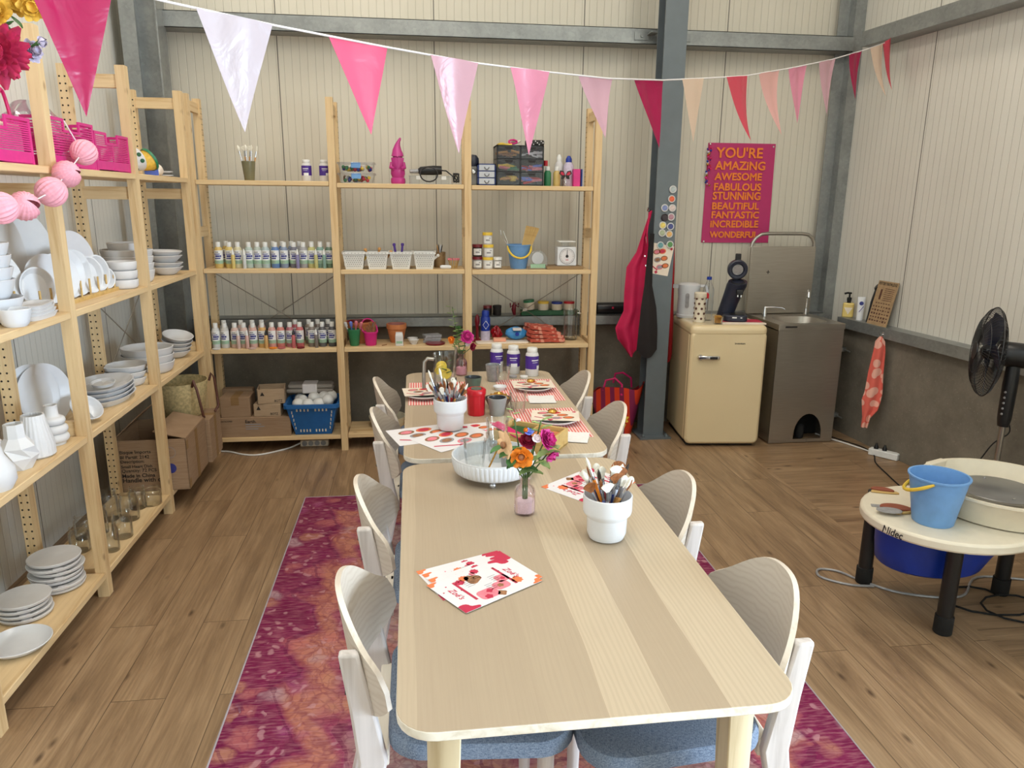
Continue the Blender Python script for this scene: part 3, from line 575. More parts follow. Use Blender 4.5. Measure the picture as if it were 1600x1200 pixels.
# faces look towards +X, so yaw = pi/2
standing('platter', 'large white platter leaning on the wall behind the scalloped bowls', .12, .128, (-1.02, -1.93, zm), .2, 1.1)
standing('platter', 'tall white platter behind the post, left of the pair against the wall', .11, .20, (-1.085, -1.72, zm), .10, 1.15)
standing('platter', 'tall white platter behind the post, right of the pair against the wall', .13, .19, (-1.06, -1.56, zm), .12, 1.15)
t = thing('plate_rack', 'long wooden peg rack holding standing plates at the middle shelf', 'rack', (-.945, -1.50, zm))
for x in (-.045, .045): MB().box((0, 0, .008), (.016, .80, .016)).build('rail', P('bamboo'), t, loc=(x, 0, 0))
for y in [-.36+.09*k for k in range(9)]:
    for x in (-.045, .045): MB().tube([(x, y, .012), (x, y, .085)], .0045, 8).build('peg', P('bamboo'), t)
racks = [(-1.80, .075, .078, 'leftmost white plate in the peg rack, with a turned-up edge'), (-1.71, .10, .10, 'wavy rimmed white plate in the peg rack, left of the post'), (-1.62, .10, .098, 'white plate in the peg rack directly behind the post'),
         (-1.53, .085, .105, 'white plate in the peg rack just right of the post'), (-1.44, .075, .10, 'narrow white plate in the peg rack, second to the right of the post')]
for y, a, bb, lab in racks: standing('plate', lab, a, bb, (-.945, y+.012, zm+.012), .12, 1.1, 'white_gloss', 'plates in the peg rack')
standing('platter', 'large upright white oval platter leaning on the wall beside the bowl stacks', .105, .14, (-1.06, -1.16, zm), .12, 1.0, 'paper')
for y, a, bb, lab in ((-1.345, .06, .082, 'small white oval dish standing in the peg rack, left of two'), (-1.265, .06, .082, 'small white oval dish standing in the peg rack, right of two'), (-1.18, .045, .05, 'smallest white dish standing at the end of the peg rack')): standing('oval_dish', lab, a, bb, (-.93, y+.012, zm+.012), .1, 1.0, 'white_gloss')
for k in range(3): round_pot('straight_bowl', f'white straight-sided bowl, {("lowest", "middle one", "top one")[k]} of the small stack beside the peg rack', 'bowl', [(.052, 0), (.062, .004), (.068, .014), (.070, .042), (.068, .045), (.065, .042), (.060, .010), (0, .008)], (-.895, -1.045, zm+k*.043), 'bisque', 'small straight bowls')
bl = [(.125, .062), (.125, .054), (.125, .052), (.125, .05), (.09, .05)]; z = zm
for k in range(5):
    r, h = bl[k]; round_pot('stacking_bowl', f'wide white bowl, {("lowest", "second", "third", "fourth", "small topmost one")[k]} of the big stack behind the post', 'bowl', bowl_prof(r, h, .82, .006, .4), (-.965, -.76, z), 'bisque', 'big bowl stack'); z += h*.70
for k in range(4): round_pot('shallow_bowl', f'flared white bowl, {("lowest", "second", "third", "topmost")[k]} of the stack at the corner end', 'bowl', bowl_prof(.092, .045, .45, .005, .8), (-.90, -.37, zm+.026*k+(.012 if k > 1 else 0)), 'bisque', 'flared bowl stack', (0, .04*(k % 2), 0))
# lower shelf
standing('oval_plate', 'white oval plate standing against the wall behind the vases, rear of two', .12, .135, (-1.065, -1.70, zl), .10, 1.05, 'white_gloss')
standing('oval_plate', 'white oval plate standing against the wall behind the vases, front of two', .12, .132, (-1.03, -1.66, zl), .14, 1.05, 'white_gloss')
round_pot('vase', 'white pear-shaped vase at the left edge of the vase row', 'vase', [(.045, 0), (.062, .03), (.060, .07), (.035, .115), (.028, .15), (.034, .165), (.028, .165), (.024, .14), (0, .03)], (-.865, -2.40, zl), 'bisque')
b = MB(); V = []; K = 7
for j, (r, z) in enumerate([(.042, 0), (.066, .045), (.060, .082), (.034, .115), (.032, .165), (.026, .165), (.024, .12), (0.01, .02)]):
    for i in range(K): a = 2*PI*(i+(.5 if j % 2 and j < 3 else 0))/K; V.append((r*math.cos(a), r*math.sin(a), z))
F = []
for j in range(7):
    for i in range(K):
        p, q, r_, s_ = j*K+i, j*K+(i+1) % K, (j+1)*K+(i+1) % K, (j+1)*K+i; F += [(p, q, s_), (q, r_, s_)]
F += [tuple(range(K-1, -1, -1)), tuple(7*K+i for i in range(K))]
tag(b.add(V, F).build('faceted_vase', P('bisque'), loc=(-.892, -2.195, zl)), 'white faceted geometric vase on the lower shelf', 'vase')
round_pot('ribbed_vase', 'white vertically ribbed vase between the faceted and the ringed vase', 'vase', [(.050, 0), (.060, .008), (.060, .05), (.044, .12), (.037, .16), (.032, .16), (.040, .11), (.052, .05), (0, .02)], (-.890, -2.065, zl), 'bisque', seg=88, mod=lambda a, z: 1+.022*math.cos(22*a))
b = MB(); prof = [(.036, 0), (.040, .010)]
for zc, rr, R in ((.028, .018, .034), (.062, .018, .033), (.096, .016, .029)): prof += [(R+rr*math.cos(-PI/2+PI*k/8), zc+rr*math.sin(-PI/2+PI*k/8)) for k in range(9)]
prof += [(.024, .118), (.022, .150), (.024, .158), (.019, .158), (.018, .12), (0, .10)]
tag(b.lathe(prof, 32).build('ringed_vase', P('bisque'), smooth=True, loc=(-.890, -1.925, zl)), 'white vase made of three bulging rings on the lower shelf', 'vase')
t = round_pot('divided_dish', 'white dish with an inner divider tipped towards the room behind the post', 'dish', bowl_prof(.068, .035, .55, .006, .5), (-.905, -1.62, zl+.042), 'white_gloss', rot=(0, math.radians(42), -.5))
MB().box((0, 0, .018), (.11, .005, .022)).build('divider', P('white_gloss'), t)
for k in range(4): oval('oval_platter', f'large white oval platter, {("lowest", "second", "third", "topmost")[k]} of the stack on the lower shelf', 'platter', .125, .19, .032, (-.955, -1.27, zl+.020*k), (0, 0, .06*(k % 2)), 'oval platter stack', 'white_gloss', 2.2, .78)
oval('spoon_rest', 'small white oval dish lying on top of the oval platters', 'dish', .055, .085, .016, (-.93, -1.33, zl+.09), (0, 0, .3), None, 'white_gloss')
for k in range(3): round_pot('serving_bowl', f'white serving bowl with a pouring lip, {("lowest", "middle one", "upper one")[k]} of the stack behind the platters', 'bowl', bowl_prof(.10, .042, .7, .005, .5), (-.965, -.955+.01*k, zl+.030*k), 'bisque', 'lipped bowl stack', mod=lambda a, z: 1+(.22*max(0, math.cos(a+2.2))**24 if z > .02 else 0))
for k in range(3): round_pot('mixing_bowl', f'wide white bowl, {("lowest", "middle", "topmost")[k]} of the stack right of the post', 'bowl', bowl_prof(.135, .058, .78, .006, .45), (-.955, -.655, zl+.040*k), 'bisque', 'wide bowl stack')
for k in range(4): round_pot('tilted_bowl', f'white dish, {("lowest", "second", "third", "topmost and most tilted")[k]} of the slipping stack in the corner', 'bowl', bowl_prof(.088, .04, .5, .005, .7), (-.925+.006*k, -.28, zl+.032*k+.004), 'bisque', 'slipping dish stack', (.05*k, .075*k, 0))
# bottom shelf: plates and jars
for k in range(7): 
    t = round_pot('dinner_plate', f'greyish white plate, {("lowest", "second", "third", "fourth", "fifth", "sixth", "topmost")[k]} of the taller plate stack on the bottom shelf', 'plate', [(.07, 0), (.094, .006), (.098, .016), (.096, .0185), (.088, .016), (0, .013)], (-.955+.006*math.sin(k*2), -1.93+.006*math.cos(k*3), zb+.0195*k), 'bisque', 'taller plate stack')
    if k < 6: MB().box((.086*math.cos(-1.0), .086*math.sin(-1.0), .0175), (.03, .018, .003), M=None).build('paper_slip', P('paper'), t)
for k in range(4):
    t = round_pot('dinner_plate', f'greyish white plate, {("lowest", "second", "third", "topmost")[k]} of the shorter plate stack nearer the camera', 'plate', [(.066, 0), (.09, .006), (.094, .016), (.092, .0185), (.084, .016), (0, .013)], (-.985+.005*math.sin(k*2+1), -2.14, zb+.0195*k), 'bisque', 'shorter plate stack')
    if k < 3: MB().box((.082*math.cos(-1.1), .082*math.sin(-1.1), .0175), (.03, .018, .003)).build('paper_slip', P('paper'), t)
round_pot('soup_plate', 'single white rimless plate at the near end of the bottom shelf', 'plate', bowl_prof(.105, .028, .6, .005, .6), (-.895, -2.37, zb), 'white_gloss')
def jar(label, r, h, loc, neck=.82, grp='empty glass jars'):
    p = [(r*.9, 0), (r, .006), (r, h*.72), (r*.97, h*.80), (r*neck, h*.86), (r*neck, h*.93), (r*neck+.003, h*.95), (r*neck+.003, h), (r*neck-.002, h), (r*neck-.003, h*.86), (r*.92, h*.78), (r*.93, .010), (0, .008)]
    return tag(MB().lathe(p, 26).build('glass_jar', P('clear_glass'), smooth=True, loc=loc), label, 'jar', grp)
for a in (('empty glass jar farthest left, just right of the plates', .043, .115, (-1.00, -1.61, zb)), ('empty glass jar against the wall behind the plates, half hidden', .040, .11, (-1.04, -1.47, zb)), ('slim tall empty glass jar directly beside the post at the shelf edge', .034, .135, (-.862, -1.62, zb)), ('wide empty glass jar second from the post at the shelf edge', .045, .125, (-.865, -1.48, zb)),
          ('tall empty glass jar by the wall in the middle of the jar group', .048, .15, (-1.005, -1.27, zb)), ('empty glass jar in the middle of the group, in front of the tall one', .046, .135, (-.905, -1.275, zb)), ('empty glass jar behind the front right jar, near the carton', .042, .115, (-.915, -1.135, zb)), ('squat wide empty glass jar at the right end, in front of the printed carton', .050, .092, (-.862, -1.09, zb)),
          ('slim empty glass jar half hidden behind the post', .034, .13, (-.985, -1.42, zb))): jar(*a)
# cartons and straw bag at the end
def carton(name, label, loc, w, d, h, rz=0, mat='cardboard', open_=False, tape=True, grp=None):
    t = thing(name, label, 'box', loc, rz, grp); b = MB()
    if open_:
        e = .004
        b.box((0, 0, e/2), (w, d, e)); b.box((0, -d/2+e/2, h/2), (w, e, h)); b.box((0, d/2-e/2, h/2), (w, e, h)); b.box((-w/2+e/2, 0, h/2), (e, d, h)); b.box((w/2-e/2, 0, h/2), (e, d, h))
        b.build('carton_body', P(mat), t)
    else: b.box((0, 0, h/2), (w, d, h)); b.build('carton_body', P(mat), t, bevel=.003)
    if tape and not open_:
        MB().box((0, 0, h+.0004), (.05, d, .0008)).build('packing_tape', P('packing_tape'), t); MB().box((0, -d/2-.0004, h*.8), (.05, .0008, h*.4)).build('packing_tape', P('packing_tape'), t)
    return t
t = carton('printed_carton', 'large open carton printed with part number and handle with care', (-.917, -.70, zb+.001), .375, .42, .285, .03, open_=True)
for (x, y, rx, ry, rz, w, d) in ((-.10, .02, 0, -.75, 0, .17, .40), (.0, -.21, -.45, 0, 0, .36, .14), (.275, 0.0, 0, .25, 0, .17, .40)):
    fl = MB(); 
    if abs(ry) > 0: fl.box((math.copysign(w/2, -x) if x < 0 else -w/2, 0, 0), (w, d, .004))
    else: fl.box((0, d/2, 0), (w, d, .004))
    fl.build('flap', P('cardboard'), t, loc=(-.185 if x < 0 else x-.0 if x == 0 else .185, y, .288), rot=(rx, ry if x < 0 else ry, rz))
for k, (s, w) in enumerate((('Bisque Imports', .155), ('BI Part#: 2142', .145), ('Description:', .118), ('Small Heart Dish', .155), ('Quantity: 72 PCS', .175), ('Made in China', .165), ('Handle with care', .235))):
    text('lettering', s, w, None, P('print_black'), t, (-.150+w/2, -.2115, .222-.026*k), UPR, .012 if k > 4 else .004)
b = MB(); b.prism(ellipse(.028, .028), 0, .0008, 0, M=T(.10, -.211, .125) @ Matrix.Rotation(PI/2, 4, 'X')); b.build('round_mark', P('label_blue'), t)
b = MB(); b.tube([(.10+.03*math.cos(2*PI*k/24), -.2112, .215+.03*math.sin(2*PI*k/24)) for k in range(24)], .0012, 4, True); b.build('round_mark', P('print_grey'), t)
for q in (((.1885, 0, .14), (.001, .05, .285)), ((.1885, -.19, .25), (.001, .04, .05)), ((.1885, -.19, .03), (.001, .04, .05))): MB().box(*q).build('packing_tape', P('packing_tape'), t)
t = carton('carton', 'closed carton under the straw bag, behind the printed carton', (-.865, -.345, zb+.001), .30, .27, .265, .02, tape=False)
for q in (((.1506, 0, .13), (.001, .05, .26)), ((0, 0, .2655), (.30, .05, .001))): MB().box(*q).build('packing_tape', P('packing_tape'), t)
t = thing('straw_bag', 'woven straw basket bag with brown leather handles standing on the cartons', 'bag', (-.895, -.345, zb+.267))
b = MB(); b.lathe([(.105, 0), (.125, .03), (.150, .17), (.155, .215), (.150, .215), (.145, .17), (.115, .02), (0, .012)], 40, mod=lambda a, z: 1+.008*math.sin(z*330)+.004*math.sin(20*a)); b.build('basket', P('straw'), t, smooth=True)
for sx in (-1, 1):
    b = MB(); pts = [(.155, sx*.04, .20), (.170, sx*.045, .245), (.185, sx*.05, .215), (.190, sx*.055, .12), (.195, sx*.05, .04), (.180, sx*.02, .010)] if sx > 0 else [(.10, -.115, .20), (.115, -.135, .24), (.135, -.15, .19), (.150, -.155, .10), (.155, -.14, .03), (.15, -.11, .012)]
    b.tube(pts, .008, 8); b.build('handle', P('leather'), t, smooth=True)
# ---------------------------------------------------------------- supplies on the back shelves
Z1, Z2, Z3 = zs[0], zs[1], zs[2]
X = Matrix.Rotation(PI/2, 4, 'X')
def disc(b, r, M, mi=0, n=16, t=.001): return b.lathe([(r, 0), (r, t)], n, mi=mi, M=M)
def arc_band(b, r, z0, z1, a0, a1, mi=0, n=8): return b.grid(lambda u, v: (r*math.sin(a0+(a1-a0)*u), -r*math.cos(a0+(a1-a0)*u), z0+(z1-z0)*v), n, 1, mi)
def cmat(r, g, b_, nm): return plain(nm, rgb(r, g, b_), .3, 0, .03)
# paint bottles
bb_ = MB().lathe([(.024, 0), (.0265, .004), (.0265, .112), (.020, .128), (.013, .134)], 20)
lb_ = MB(); arc_band(lb_, .0269, .050, .112, -1.5, 1.5, 0); arc_band(lb_, .0269, .028, .050, -1.5, 1.5, 1); arc_band(lb_, .0271, .058, .066, -.75, .6, 2, 5); arc_band(lb_, .0271, .070, .082, -.6, .8, 2, 5); arc_band(lb_, .0271, .086, .092, -.8, .5, 2, 5); arc_band(lb_, .0271, .099, .103, -.7, .2, 3, 5); arc_band(lb_, .0271, .036, .039, -.4, .5, 4, 5); arc_band(lb_, .0271, .042, .044, -.5, .3, 4, 5)
cp_ = MB().lathe([(.0145, .132), (.0150, .134), (.0150, .160), (.0135, .163)], 16)
bproto = None
def paint_bottle(label, mat, loc, rz, grp):
    global bproto
    t = thing('paint_bottle', label, 'bottle', loc, rz, grp)
    if bproto is None:
        p = bb_.build('bottle', MT[mat], t, smooth=True); l = lb_.build('label', rm('label_white', 'label_green', 'label_blue', 'print_black', 'print_grey'), t, smooth=True); c = cp_.build('cap', P('white_plastic'), t, smooth=True)
        bproto = (p.data, l.data, c.data); p.data = p.data.copy(); return t
    for nm, d in zip(('bottle', 'label', 'cap'), bproto):
        if nm == 'bottle': d = d.copy(); d.materials[0] = MT[mat]
        o = bpy.data.objects.new(nm, d); C.objects.link(o); o.parent = t
    return t
sb_ = MB().lathe([(.0105, 0), (.012, .003), (.012, .078), (.008, .088)], 14); sc2 = MB().lathe([(.0085, .087), (.0085, .098), (.0022, .122), (.001, .124)], 12)
sproto = []
def squeeze(label, mat, loc, grp, cap='white_plastic'):
    t = thing('squeeze_bottle', label, 'bottle', loc, 0, grp); p = sb_.build('bottle', MT[mat], t, smooth=True); c = sc2.build('nozzle', MT[cap], t, smooth=True); return t
cols = {'ochre': (214, 178, 88), 'yellow': (220, 192, 96), 'cream': (216, 206, 160), 'mint': (176, 196, 186), 'grey green': (170, 182, 170), 'pale blue': (170, 190, 190), 'blue': (70, 112, 176), 'slate blue': (110, 128, 160), 'dark grey': (92, 92, 108), 'grey': (150, 148, 152), 'olive yellow': (190, 184, 106), 'sea green': (110, 150, 136), 'green': (78, 112, 88), 'white': (206, 208, 206), 'pale grey': (200, 198, 192), 'blush': (214, 178, 166), 'pale pink': (220, 170, 156), 'rose': (214, 150, 138), 'amber': (214, 160, 80), 'coral': (206, 106, 92), 'red': (196, 82, 84), 'plum': (170, 84, 96), 'crimson': (176, 60, 72), 'taupe': (150, 134, 116), 'brown grey': (104, 92, 84), 'charcoal': (66, 64, 66), 'near black': (46, 46, 50), 'lilac': (120, 112, 160)}
for k, c in cols.items(): cmat(*[x*.78+40 for x in c], 'paint_'+k)
ordn = ['first', 'second', 'third', 'fourth', 'fifth', 'sixth', 'seventh', 'eighth', 'ninth', 'tenth', 'eleventh', 'twelfth', 'thirteenth']
up_ = [(-.715, 'ochre'), (-.648, 'yellow'), (-.596, 'cream'), (-.529, 'mint'), (-.476, 'grey green'), (-.426, 'pale blue'), (-.366, 'blue'), (-.311, 'slate blue'), (-.250, 'dark grey'), (-.190, 'grey'), (-.138, 'olive yellow'), (-.084, 'sea green'), (-.028, 'green')]
random.seed(5)
for k, (x, c) in enumerate(up_): paint_bottle(f'{c} paint bottle, {ordn[k]} from left, front row of the upper paint shelf', 'paint_'+c, (x, .075, Z1[1]), random.uniform(-.35, .25), 'paint bottles on the upper paint shelf')
for k, (x, c) in enumerate([(-.690, 'ochre'), (-.395, 'pale blue'), (-.337, 'blue'), (-.278, 'slate blue'), (-.228, 'grey'), (-.152, 'olive yellow'), (-.096, 'green')]): paint_bottle(f'{c} paint bottle, {ordn[k]} from left, rear row of the upper paint shelf', 'paint_'+c, (x, .175, Z1[1]), random.uniform(-.35, .25), 'paint bottles on the upper paint shelf')
for k, (x, c) in enumerate([(-.618, 'yellow'), (-.550, 'white'), (-.222, 'lilac'), (-.107, 'olive yellow'), (-.056, 'sea green')]): squeeze(f'slim {c} squeeze bottle standing before the upper paint row, {ordn[k]} from the left', 'paint_'+c, (x, .030, Z1[1]), 'slim squeeze bottles')
lo_ = [(-.775, 'white'), (-.718, 'pale grey'), (-.655, 'blush'), (-.598, 'blush'), (-.540, 'pale pink'), (-.482, 'amber'), (-.420, 'rose'), (-.365, 'coral'), (-.306, 'plum'), (-.243, 'red'), (-.165, 'brown grey'), (-.098, 'charcoal'), (-.034, 'near black')]
for k, (x, c) in enumerate(lo_): paint_bottle(f'{c} paint bottle, {ordn[k]} from left, front row of the lower paint shelf', 'paint_'+c, (x, .075, Z1[2]), random.uniform(-.35, .25), 'paint bottles on the lower paint shelf')
for k, (x, c) in enumerate([(-.748, 'white'), (-.640, 'blush'), (-.566, 'pale pink'), (-.505, 'rose'), (-.288, 'crimson'), (-.198, 'taupe'), (-.140, 'brown grey'), (-.072, 'charcoal')]): paint_bottle(f'{c} paint bottle, {ordn[k]} from left, rear row of the lower paint shelf', 'paint_'+c, (x, .185, Z1[2]), random.uniform(-.35, .25), 'paint bottles on the lower paint shelf')
for k, (x, c, cp) in enumerate([(-.626, 'blush', 'white_plastic'), (-.571, 'pale pink', 'white_plastic'), (-.452, 'amber', 'black_plastic'), (-.278, 'red', 'black_plastic'), (-.133, 'brown grey', 'white_plastic')]): squeeze(f'slim {c} squeeze bottle standing before the lower paint row, {ordn[k]} from the left', 'paint_'+c, (x, .030, Z1[2]), 'slim squeeze bottles', cp)
for k, (x, m, lab) in enumerate([(-.765, 'bisque', 'white'), (-.54, 'paint_blush', 'blush'), (-.41, 'petal_orange', 'orange'), (-.355, 'paint_red', 'red'), (-.235, 'dark_red', 'dark red')]):
    tag(MB().lathe([(.024, 0), (.026, .003), (.026, .006), (0, .0065)], 18).build('colour_sample', P(m), smooth=True, loc=(x, .022, Z1[2])), f'flat {lab} glazed sample disc lying at the edge of the lower paint shelf', 'tile', 'glaze sample discs')
# brushes
def brush_mb(kind): return None
hm = {}
def brush(label, loc, tilt, head, handle, L=.20, group=None, hs=1.0):
    """loc = foot of the handle, tilt = (ax, ay) lean"""
    key = (head, handle, L)
    t = thing('paintbrush', label, 'brush', loc, 0, group, rot=(tilt[1], tilt[0], tilt[2] if len(tilt) > 2 else 0))
    zf = L*.62
    if key not in hm:
        h = MB().lathe([(.0018, 0), (.004, L*.35), (.0048, zf-.01), (.0042, zf)], 8).build('handle', P(handle), t, smooth=True)
        f = MB()
        br = MB()
        if head in ('fan_brown', 'fan_white', 'flat_white'):
            w = .022 if head[0] == 'f' and head[1] == 'a' else .012; mt = 'bristle_brown' if 'brown' in head else 'bristle_white'
            f.lathe([(.0046, zf-.012), (.0044, zf+.01), (.0042, zf+.03)], 8)
            out = [(-.004, 0)]+[(w*math.sin(a), .032*math.cos(a*.8)+.004*(1 if w < .02 else 0)) for a in [(-1+2*k/8)*1.0 for k in range(9)]]+[(.004, 0)]
            br.prism(out[::-1], -.0022, .0022, M=T(0, 0, zf+.028) @ X)
        else:
            mt = {'round_white': 'bristle_white', 'round_brown': 'bristle_brown', 'round_black': 'bristle_black', 'mop_white': 'bristle_white'}[head]; k = 1.9 if head == 'mop_white' else 1
            f.lathe([(.0046, zf-.012), (.0048, zf+.012), (.0038*k**.6, zf+.03)], 8); br.lathe([(.0036*k**.6, zf+.029), (.0052*k, zf+.042), (.0044*k, zf+.054), (.0004, zf+.066)], 10)
        f = f.build('ferrule', P('ferrule'), t, smooth=True); br = br.build('bristles', P(mt), t, smooth=True); hm[key] = (h.data, f.data, br.data)
    else:
        for nm, d in zip(('handle', 'ferrule', 'bristles'), hm[key]): o = bpy.data.objects.new(nm, d); C.objects.link(o); o.parent = t
    return t
t = thing('glass_tumbler', 'olive ribbed glass tumbler holding white bristle brushes on the top shelf', 'glass', (-.50, .12, Z1[0]))
MB().lathe([(.028, 0), (.030, .004), (.042, .118), (.039, .118), (.028, .010), (0, .008)], 30, mod=lambda a, z: 1+.025*math.cos(10*a)*(z < .09)).build('tumbler', P('olive_glass'), t, smooth=True)
for k, (a, b_, hd) in enumerate([(-.20, .06, 'mop_white'), (-.08, -.05, 'fan_white'), (-.02, .10, 'mop_white'), (.05, -.04, 'fan_white'), (.10, .08, 'round_white'), (.22, .0, 'round_white')]):
    brush(f'pale bristle brush in the olive tumbler, {ordn[k]} from the left', (-.50+.010*(k-2.5)*.6, .12+.006*((k % 2)-.5), Z1[0]+.012), (a, b_), hd, 'handle_wood' if k % 2 else 'handle_white', .225, 'brushes in the olive tumbler')
# purple-labelled white bottles
def white_bottle(label, loc, rz=0, s=1.0, grp=None):
    t = thing('white_bottle', label, 'bottle', loc, rz, grp); r = .035*s
    MB().lathe([(r*.93, 0), (r, .004), (r, .108*s), (r*.9, .120*s), (r*.72, .126*s)], 24).build('bottle', P('bisque'), t, smooth=True)
    MB().lathe([(r*.74, .124*s), (r*.78, .126*s), (r*.78, .146*s), (r*.72, .149*s)], 24).build('cap', P('white_plastic'), t, smooth=True)
    b = MB(); arc_band(b, r+.0004, .040*s, .108*s, -2.4, 2.4, 0, 20); arc_band(b, r+.0007, .040*s, .058*s, .1 if rz else -.5, 1.1 if rz else .5, 1); arc_band(b, r+.0007, .084*s, .089*s, -.7, .5, 1); arc_band(b, r+.0007, .074*s, .076*s, -.6, .3, 1)
    b.build('label', rm('purple_label', 'label_white'), t, smooth=True); return t
for x, y, rz, lab in ((-.145, .10, 0, 'white bottle with purple label alone on the top shelf over the paints'), (-.035, .09, .3, 'white bottle with purple label beside the second post on the top shelf'), (.000, .175, .3, 'white bottle with purple label half hidden behind the second post')): white_bottle(lab, (x, y, Z1[0]), rz, .88)
# cartons, blue basket on the bottom shelf
zb0 = Z1[3]
t = carton('carton', 'long low closed carton at the bottom of the pile on the back shelf', (-.565, .14, zb0), .47, .25, .135, 0, tape=False)
text('lettering', 'Earth.', .07, None, P('print_black'), t, (-.02, -.1262, .108), UPR, .01); 
for k, w in enumerate((.10, .12, .08)): MB().box((-.02+w/2-.035, -.1262, .088-.016*k), (w, .0006, .006)).build('print', P('print_grey'), t)
text('lettering', 'CATEGORIES', .075, None, P('print_black'), t, (-.175, -.1262, .112), UPR)
t = carton('carton', 'cube carton with brown tape at the left of the pile on the back shelf', (-.680, .11, zb0+.136), .19, .17, .135, 0)
t = carton('carton', 'small carton seen behind the taped cube carton', (-.70, .235, zb0+.136), .20, .06, .15, 0, tape=False)
def botz(label, loc, rz, h, op):
    t = carton('open_carton', label, loc, .175, .155, h, rz, 'cardboard_light', op, tape=False); text('lettering', 'BOTZ', .05, .016, P('print_black'), t, (.045, -.0785, .018), UPR, .01)
    for x, y, r in ((-.055, -.0785, UPR), (.0885, -.02, (PI/2, 0, PI/2))):
        b = MB(); b.prism([(-.014, -.012), (.014, -.012), (0, .014)], 0, .0006); b.build('triangle_mark', P('print_black'), t, loc=(x, y, h*.68), rot=r)
    return t
botz('small carton marked with a triangle, under the open one on the pile', (-.475, .105, zb0+.136), -.03, .085, False)
botz('open topped small carton tilted on top of the pile', (-.455, .11, zb0+.222), .10, .10, True)
t = thing('shopping_basket', 'blue plastic shopping basket full of white foam balls on the bottom shelf', 'basket', (-.185, .125, zb0))
b = MB(); w0, d0, w1, d1, h = .235, .18, .335, .27, .215
def wallq(sx, sy):
    pass
frustum(b, w0, d0, w0+.01, d0+.01, 0, .006)
for (x0, y0, x1, y1) in ((-1, -1, 1, -1), (1, -1, 1, 1), (1, 1, -1, 1), (-1, 1, -1, -1)):
    b.grid(lambda u, v: ((x0+(x1-x0)*u)*(w0+(w1-w0)*v)/2, (y0+(y1-y0)*u)*(d0+(d1-d0)*v)/2, h*v), 10, 6, 0, .004)
b.build('basket_body', P('blue_plastic'), t, smooth=False)
b = MB(); o_, i_ = rrect(w1+.03, d1+.03, .03), rrect(w1-.008, d1-.008, .02); n = len(o_)
V = [(x, y, z) for z in (h-.02, h+.006) for x, y in o_]+[(x, y, h+.006) for x, y in i_]+[(x, y, h-.012) for x, y in i_]
F = [(j*n+i, j*n+(i+1) % n, (j+1)*n+(i+1) % n, (j+1)*n+i) for j in range(3) for i in range(n)]; b.add(V, F); b.build('rim', P('blue_plastic'), t, smooth=True)
b = MB()
for k in range(9):
    if k in (4,): continue
    x = (k-4)*.024; b.box((x, -.1285, .185), (.010, .002, .026)); b.box((x*.85, -.0985, .03), (.008, .002, .018))
for s in (-1, 1):
    for z in (.05, .08, .11, .14, .165): b.box((s*(.105+.03*z/.2), -.0925-.21*z, z), (.006, .002, .018))
b.build('slots', P('cream_plastic'), t)['kind'] = 'stuff'
r_ = [(-.095, -.055), (-.03, -.075), (.04, -.06), (.10, -.05), (-.08, .03), (.0, .02), (.065, .03), (.11, .06), (-.10, .085)]
for k, (x, y) in enumerate(r_):
    z = zb0+.205+(.022 if k in (3, 6, 7, 5) else 0); tag(MB().lathe([(.041*math.sin(PI*j/12), -.041*math.cos(PI*j/12)) for j in range(13)], 20).build('foam_ball', P('white_plastic'), smooth=True, loc=(-.185+x, .125+y, z)), f'white foam ball in the blue shopping basket, {("front left", "front centre", "front right of centre", "front right, highest", "left middle", "centre", "right of centre", "back right", "back left")[k]}', 'ball', 'foam balls in the blue basket')
t = tag(MB().box((0, 0, 0), (.31, .12, .028)).box((.004, .004, .03), (.30, .115, .030)).build('folded_cloth', P('grey_cloth'), bevel=.010, loc=(-.215, .225, zb0+.268), smooth=True), 'folded grey cloth with a paper band lying over the blue basket', 'cloth'); MB().box((.0, 0, .016), (.10, .128, .066)).build('paper_band', P('paper'), t, bevel=.008)
t = thing('power_strip', 'grey power strip on the floor under the blue basket', 'power strip', (-.195, .13, 0)); MB().box((0, 0, .022), (.19, .055, .044)).build('casing', P('cream_plastic'), t, bevel=.006)
for k in range(4): MB().lathe([(.018, 0), (.018, .001), (.014, .001), (.014, -.004)], 14, M=T(-.065+.042*k, -.0276, .024) @ X).build('socket', P('grey_ceramic'), t)
MB().tube(sm([(-.095, -.01, .022), (-.165, -.06, .006), (-.275, -.15, .006), (-.365, -.185, .006), (-.455, -.16, .006), (-.545, -.10, .006), (-.655, -.07, .006)]), .0055, 8).build('power_cord', P('cord_white'), t, smooth=True)
# ---- second bay, top
def clip_box(label, loc, fill):
    t = thing('clip_box', label, 'box', loc); b = MB()
    V = rrect(.20, .13, .03); V2 = rrect(.225, .15, .035)
    b.prism(V, 0, .004); n = len(V); b.add([(x, y, .004) for x, y in V]+[(x, y, .052) for x, y in V2], [(i, (i+1) % n, n+(i+1) % n, n+i) for i in range(n)]); b.build('tub', P('clear_plastic'), t, smooth=True)
    b = MB(); b.prism(rrect(.24, .165, .038), .052, .064); b.build('lid', P('smoke_plastic'), t, bevel=.003, smooth=True)
    b = MB(); b.box((0, -.079, .045), (.06, .006, .034)); b.build('clip', P('sky_plastic'), t, bevel=.003)
    rnd = random.Random(fill)
    for m in ('print_red', 'royal_blue', 'bisque', 'print_brown', 'yellow_plastic', 'green_plastic'):
        b = MB()
        for k in range(7): b.lathe([(.011*math.sin(PI*j/6), -.011*math.cos(PI*j/6)) for j in range(7)], 10, (rnd.uniform(-.085, .085), rnd.uniform(-.05, .05), rnd.uniform(.018, .040)))
        b.build('beads', P(m), t, smooth=True)['kind'] = 'stuff'
    return t
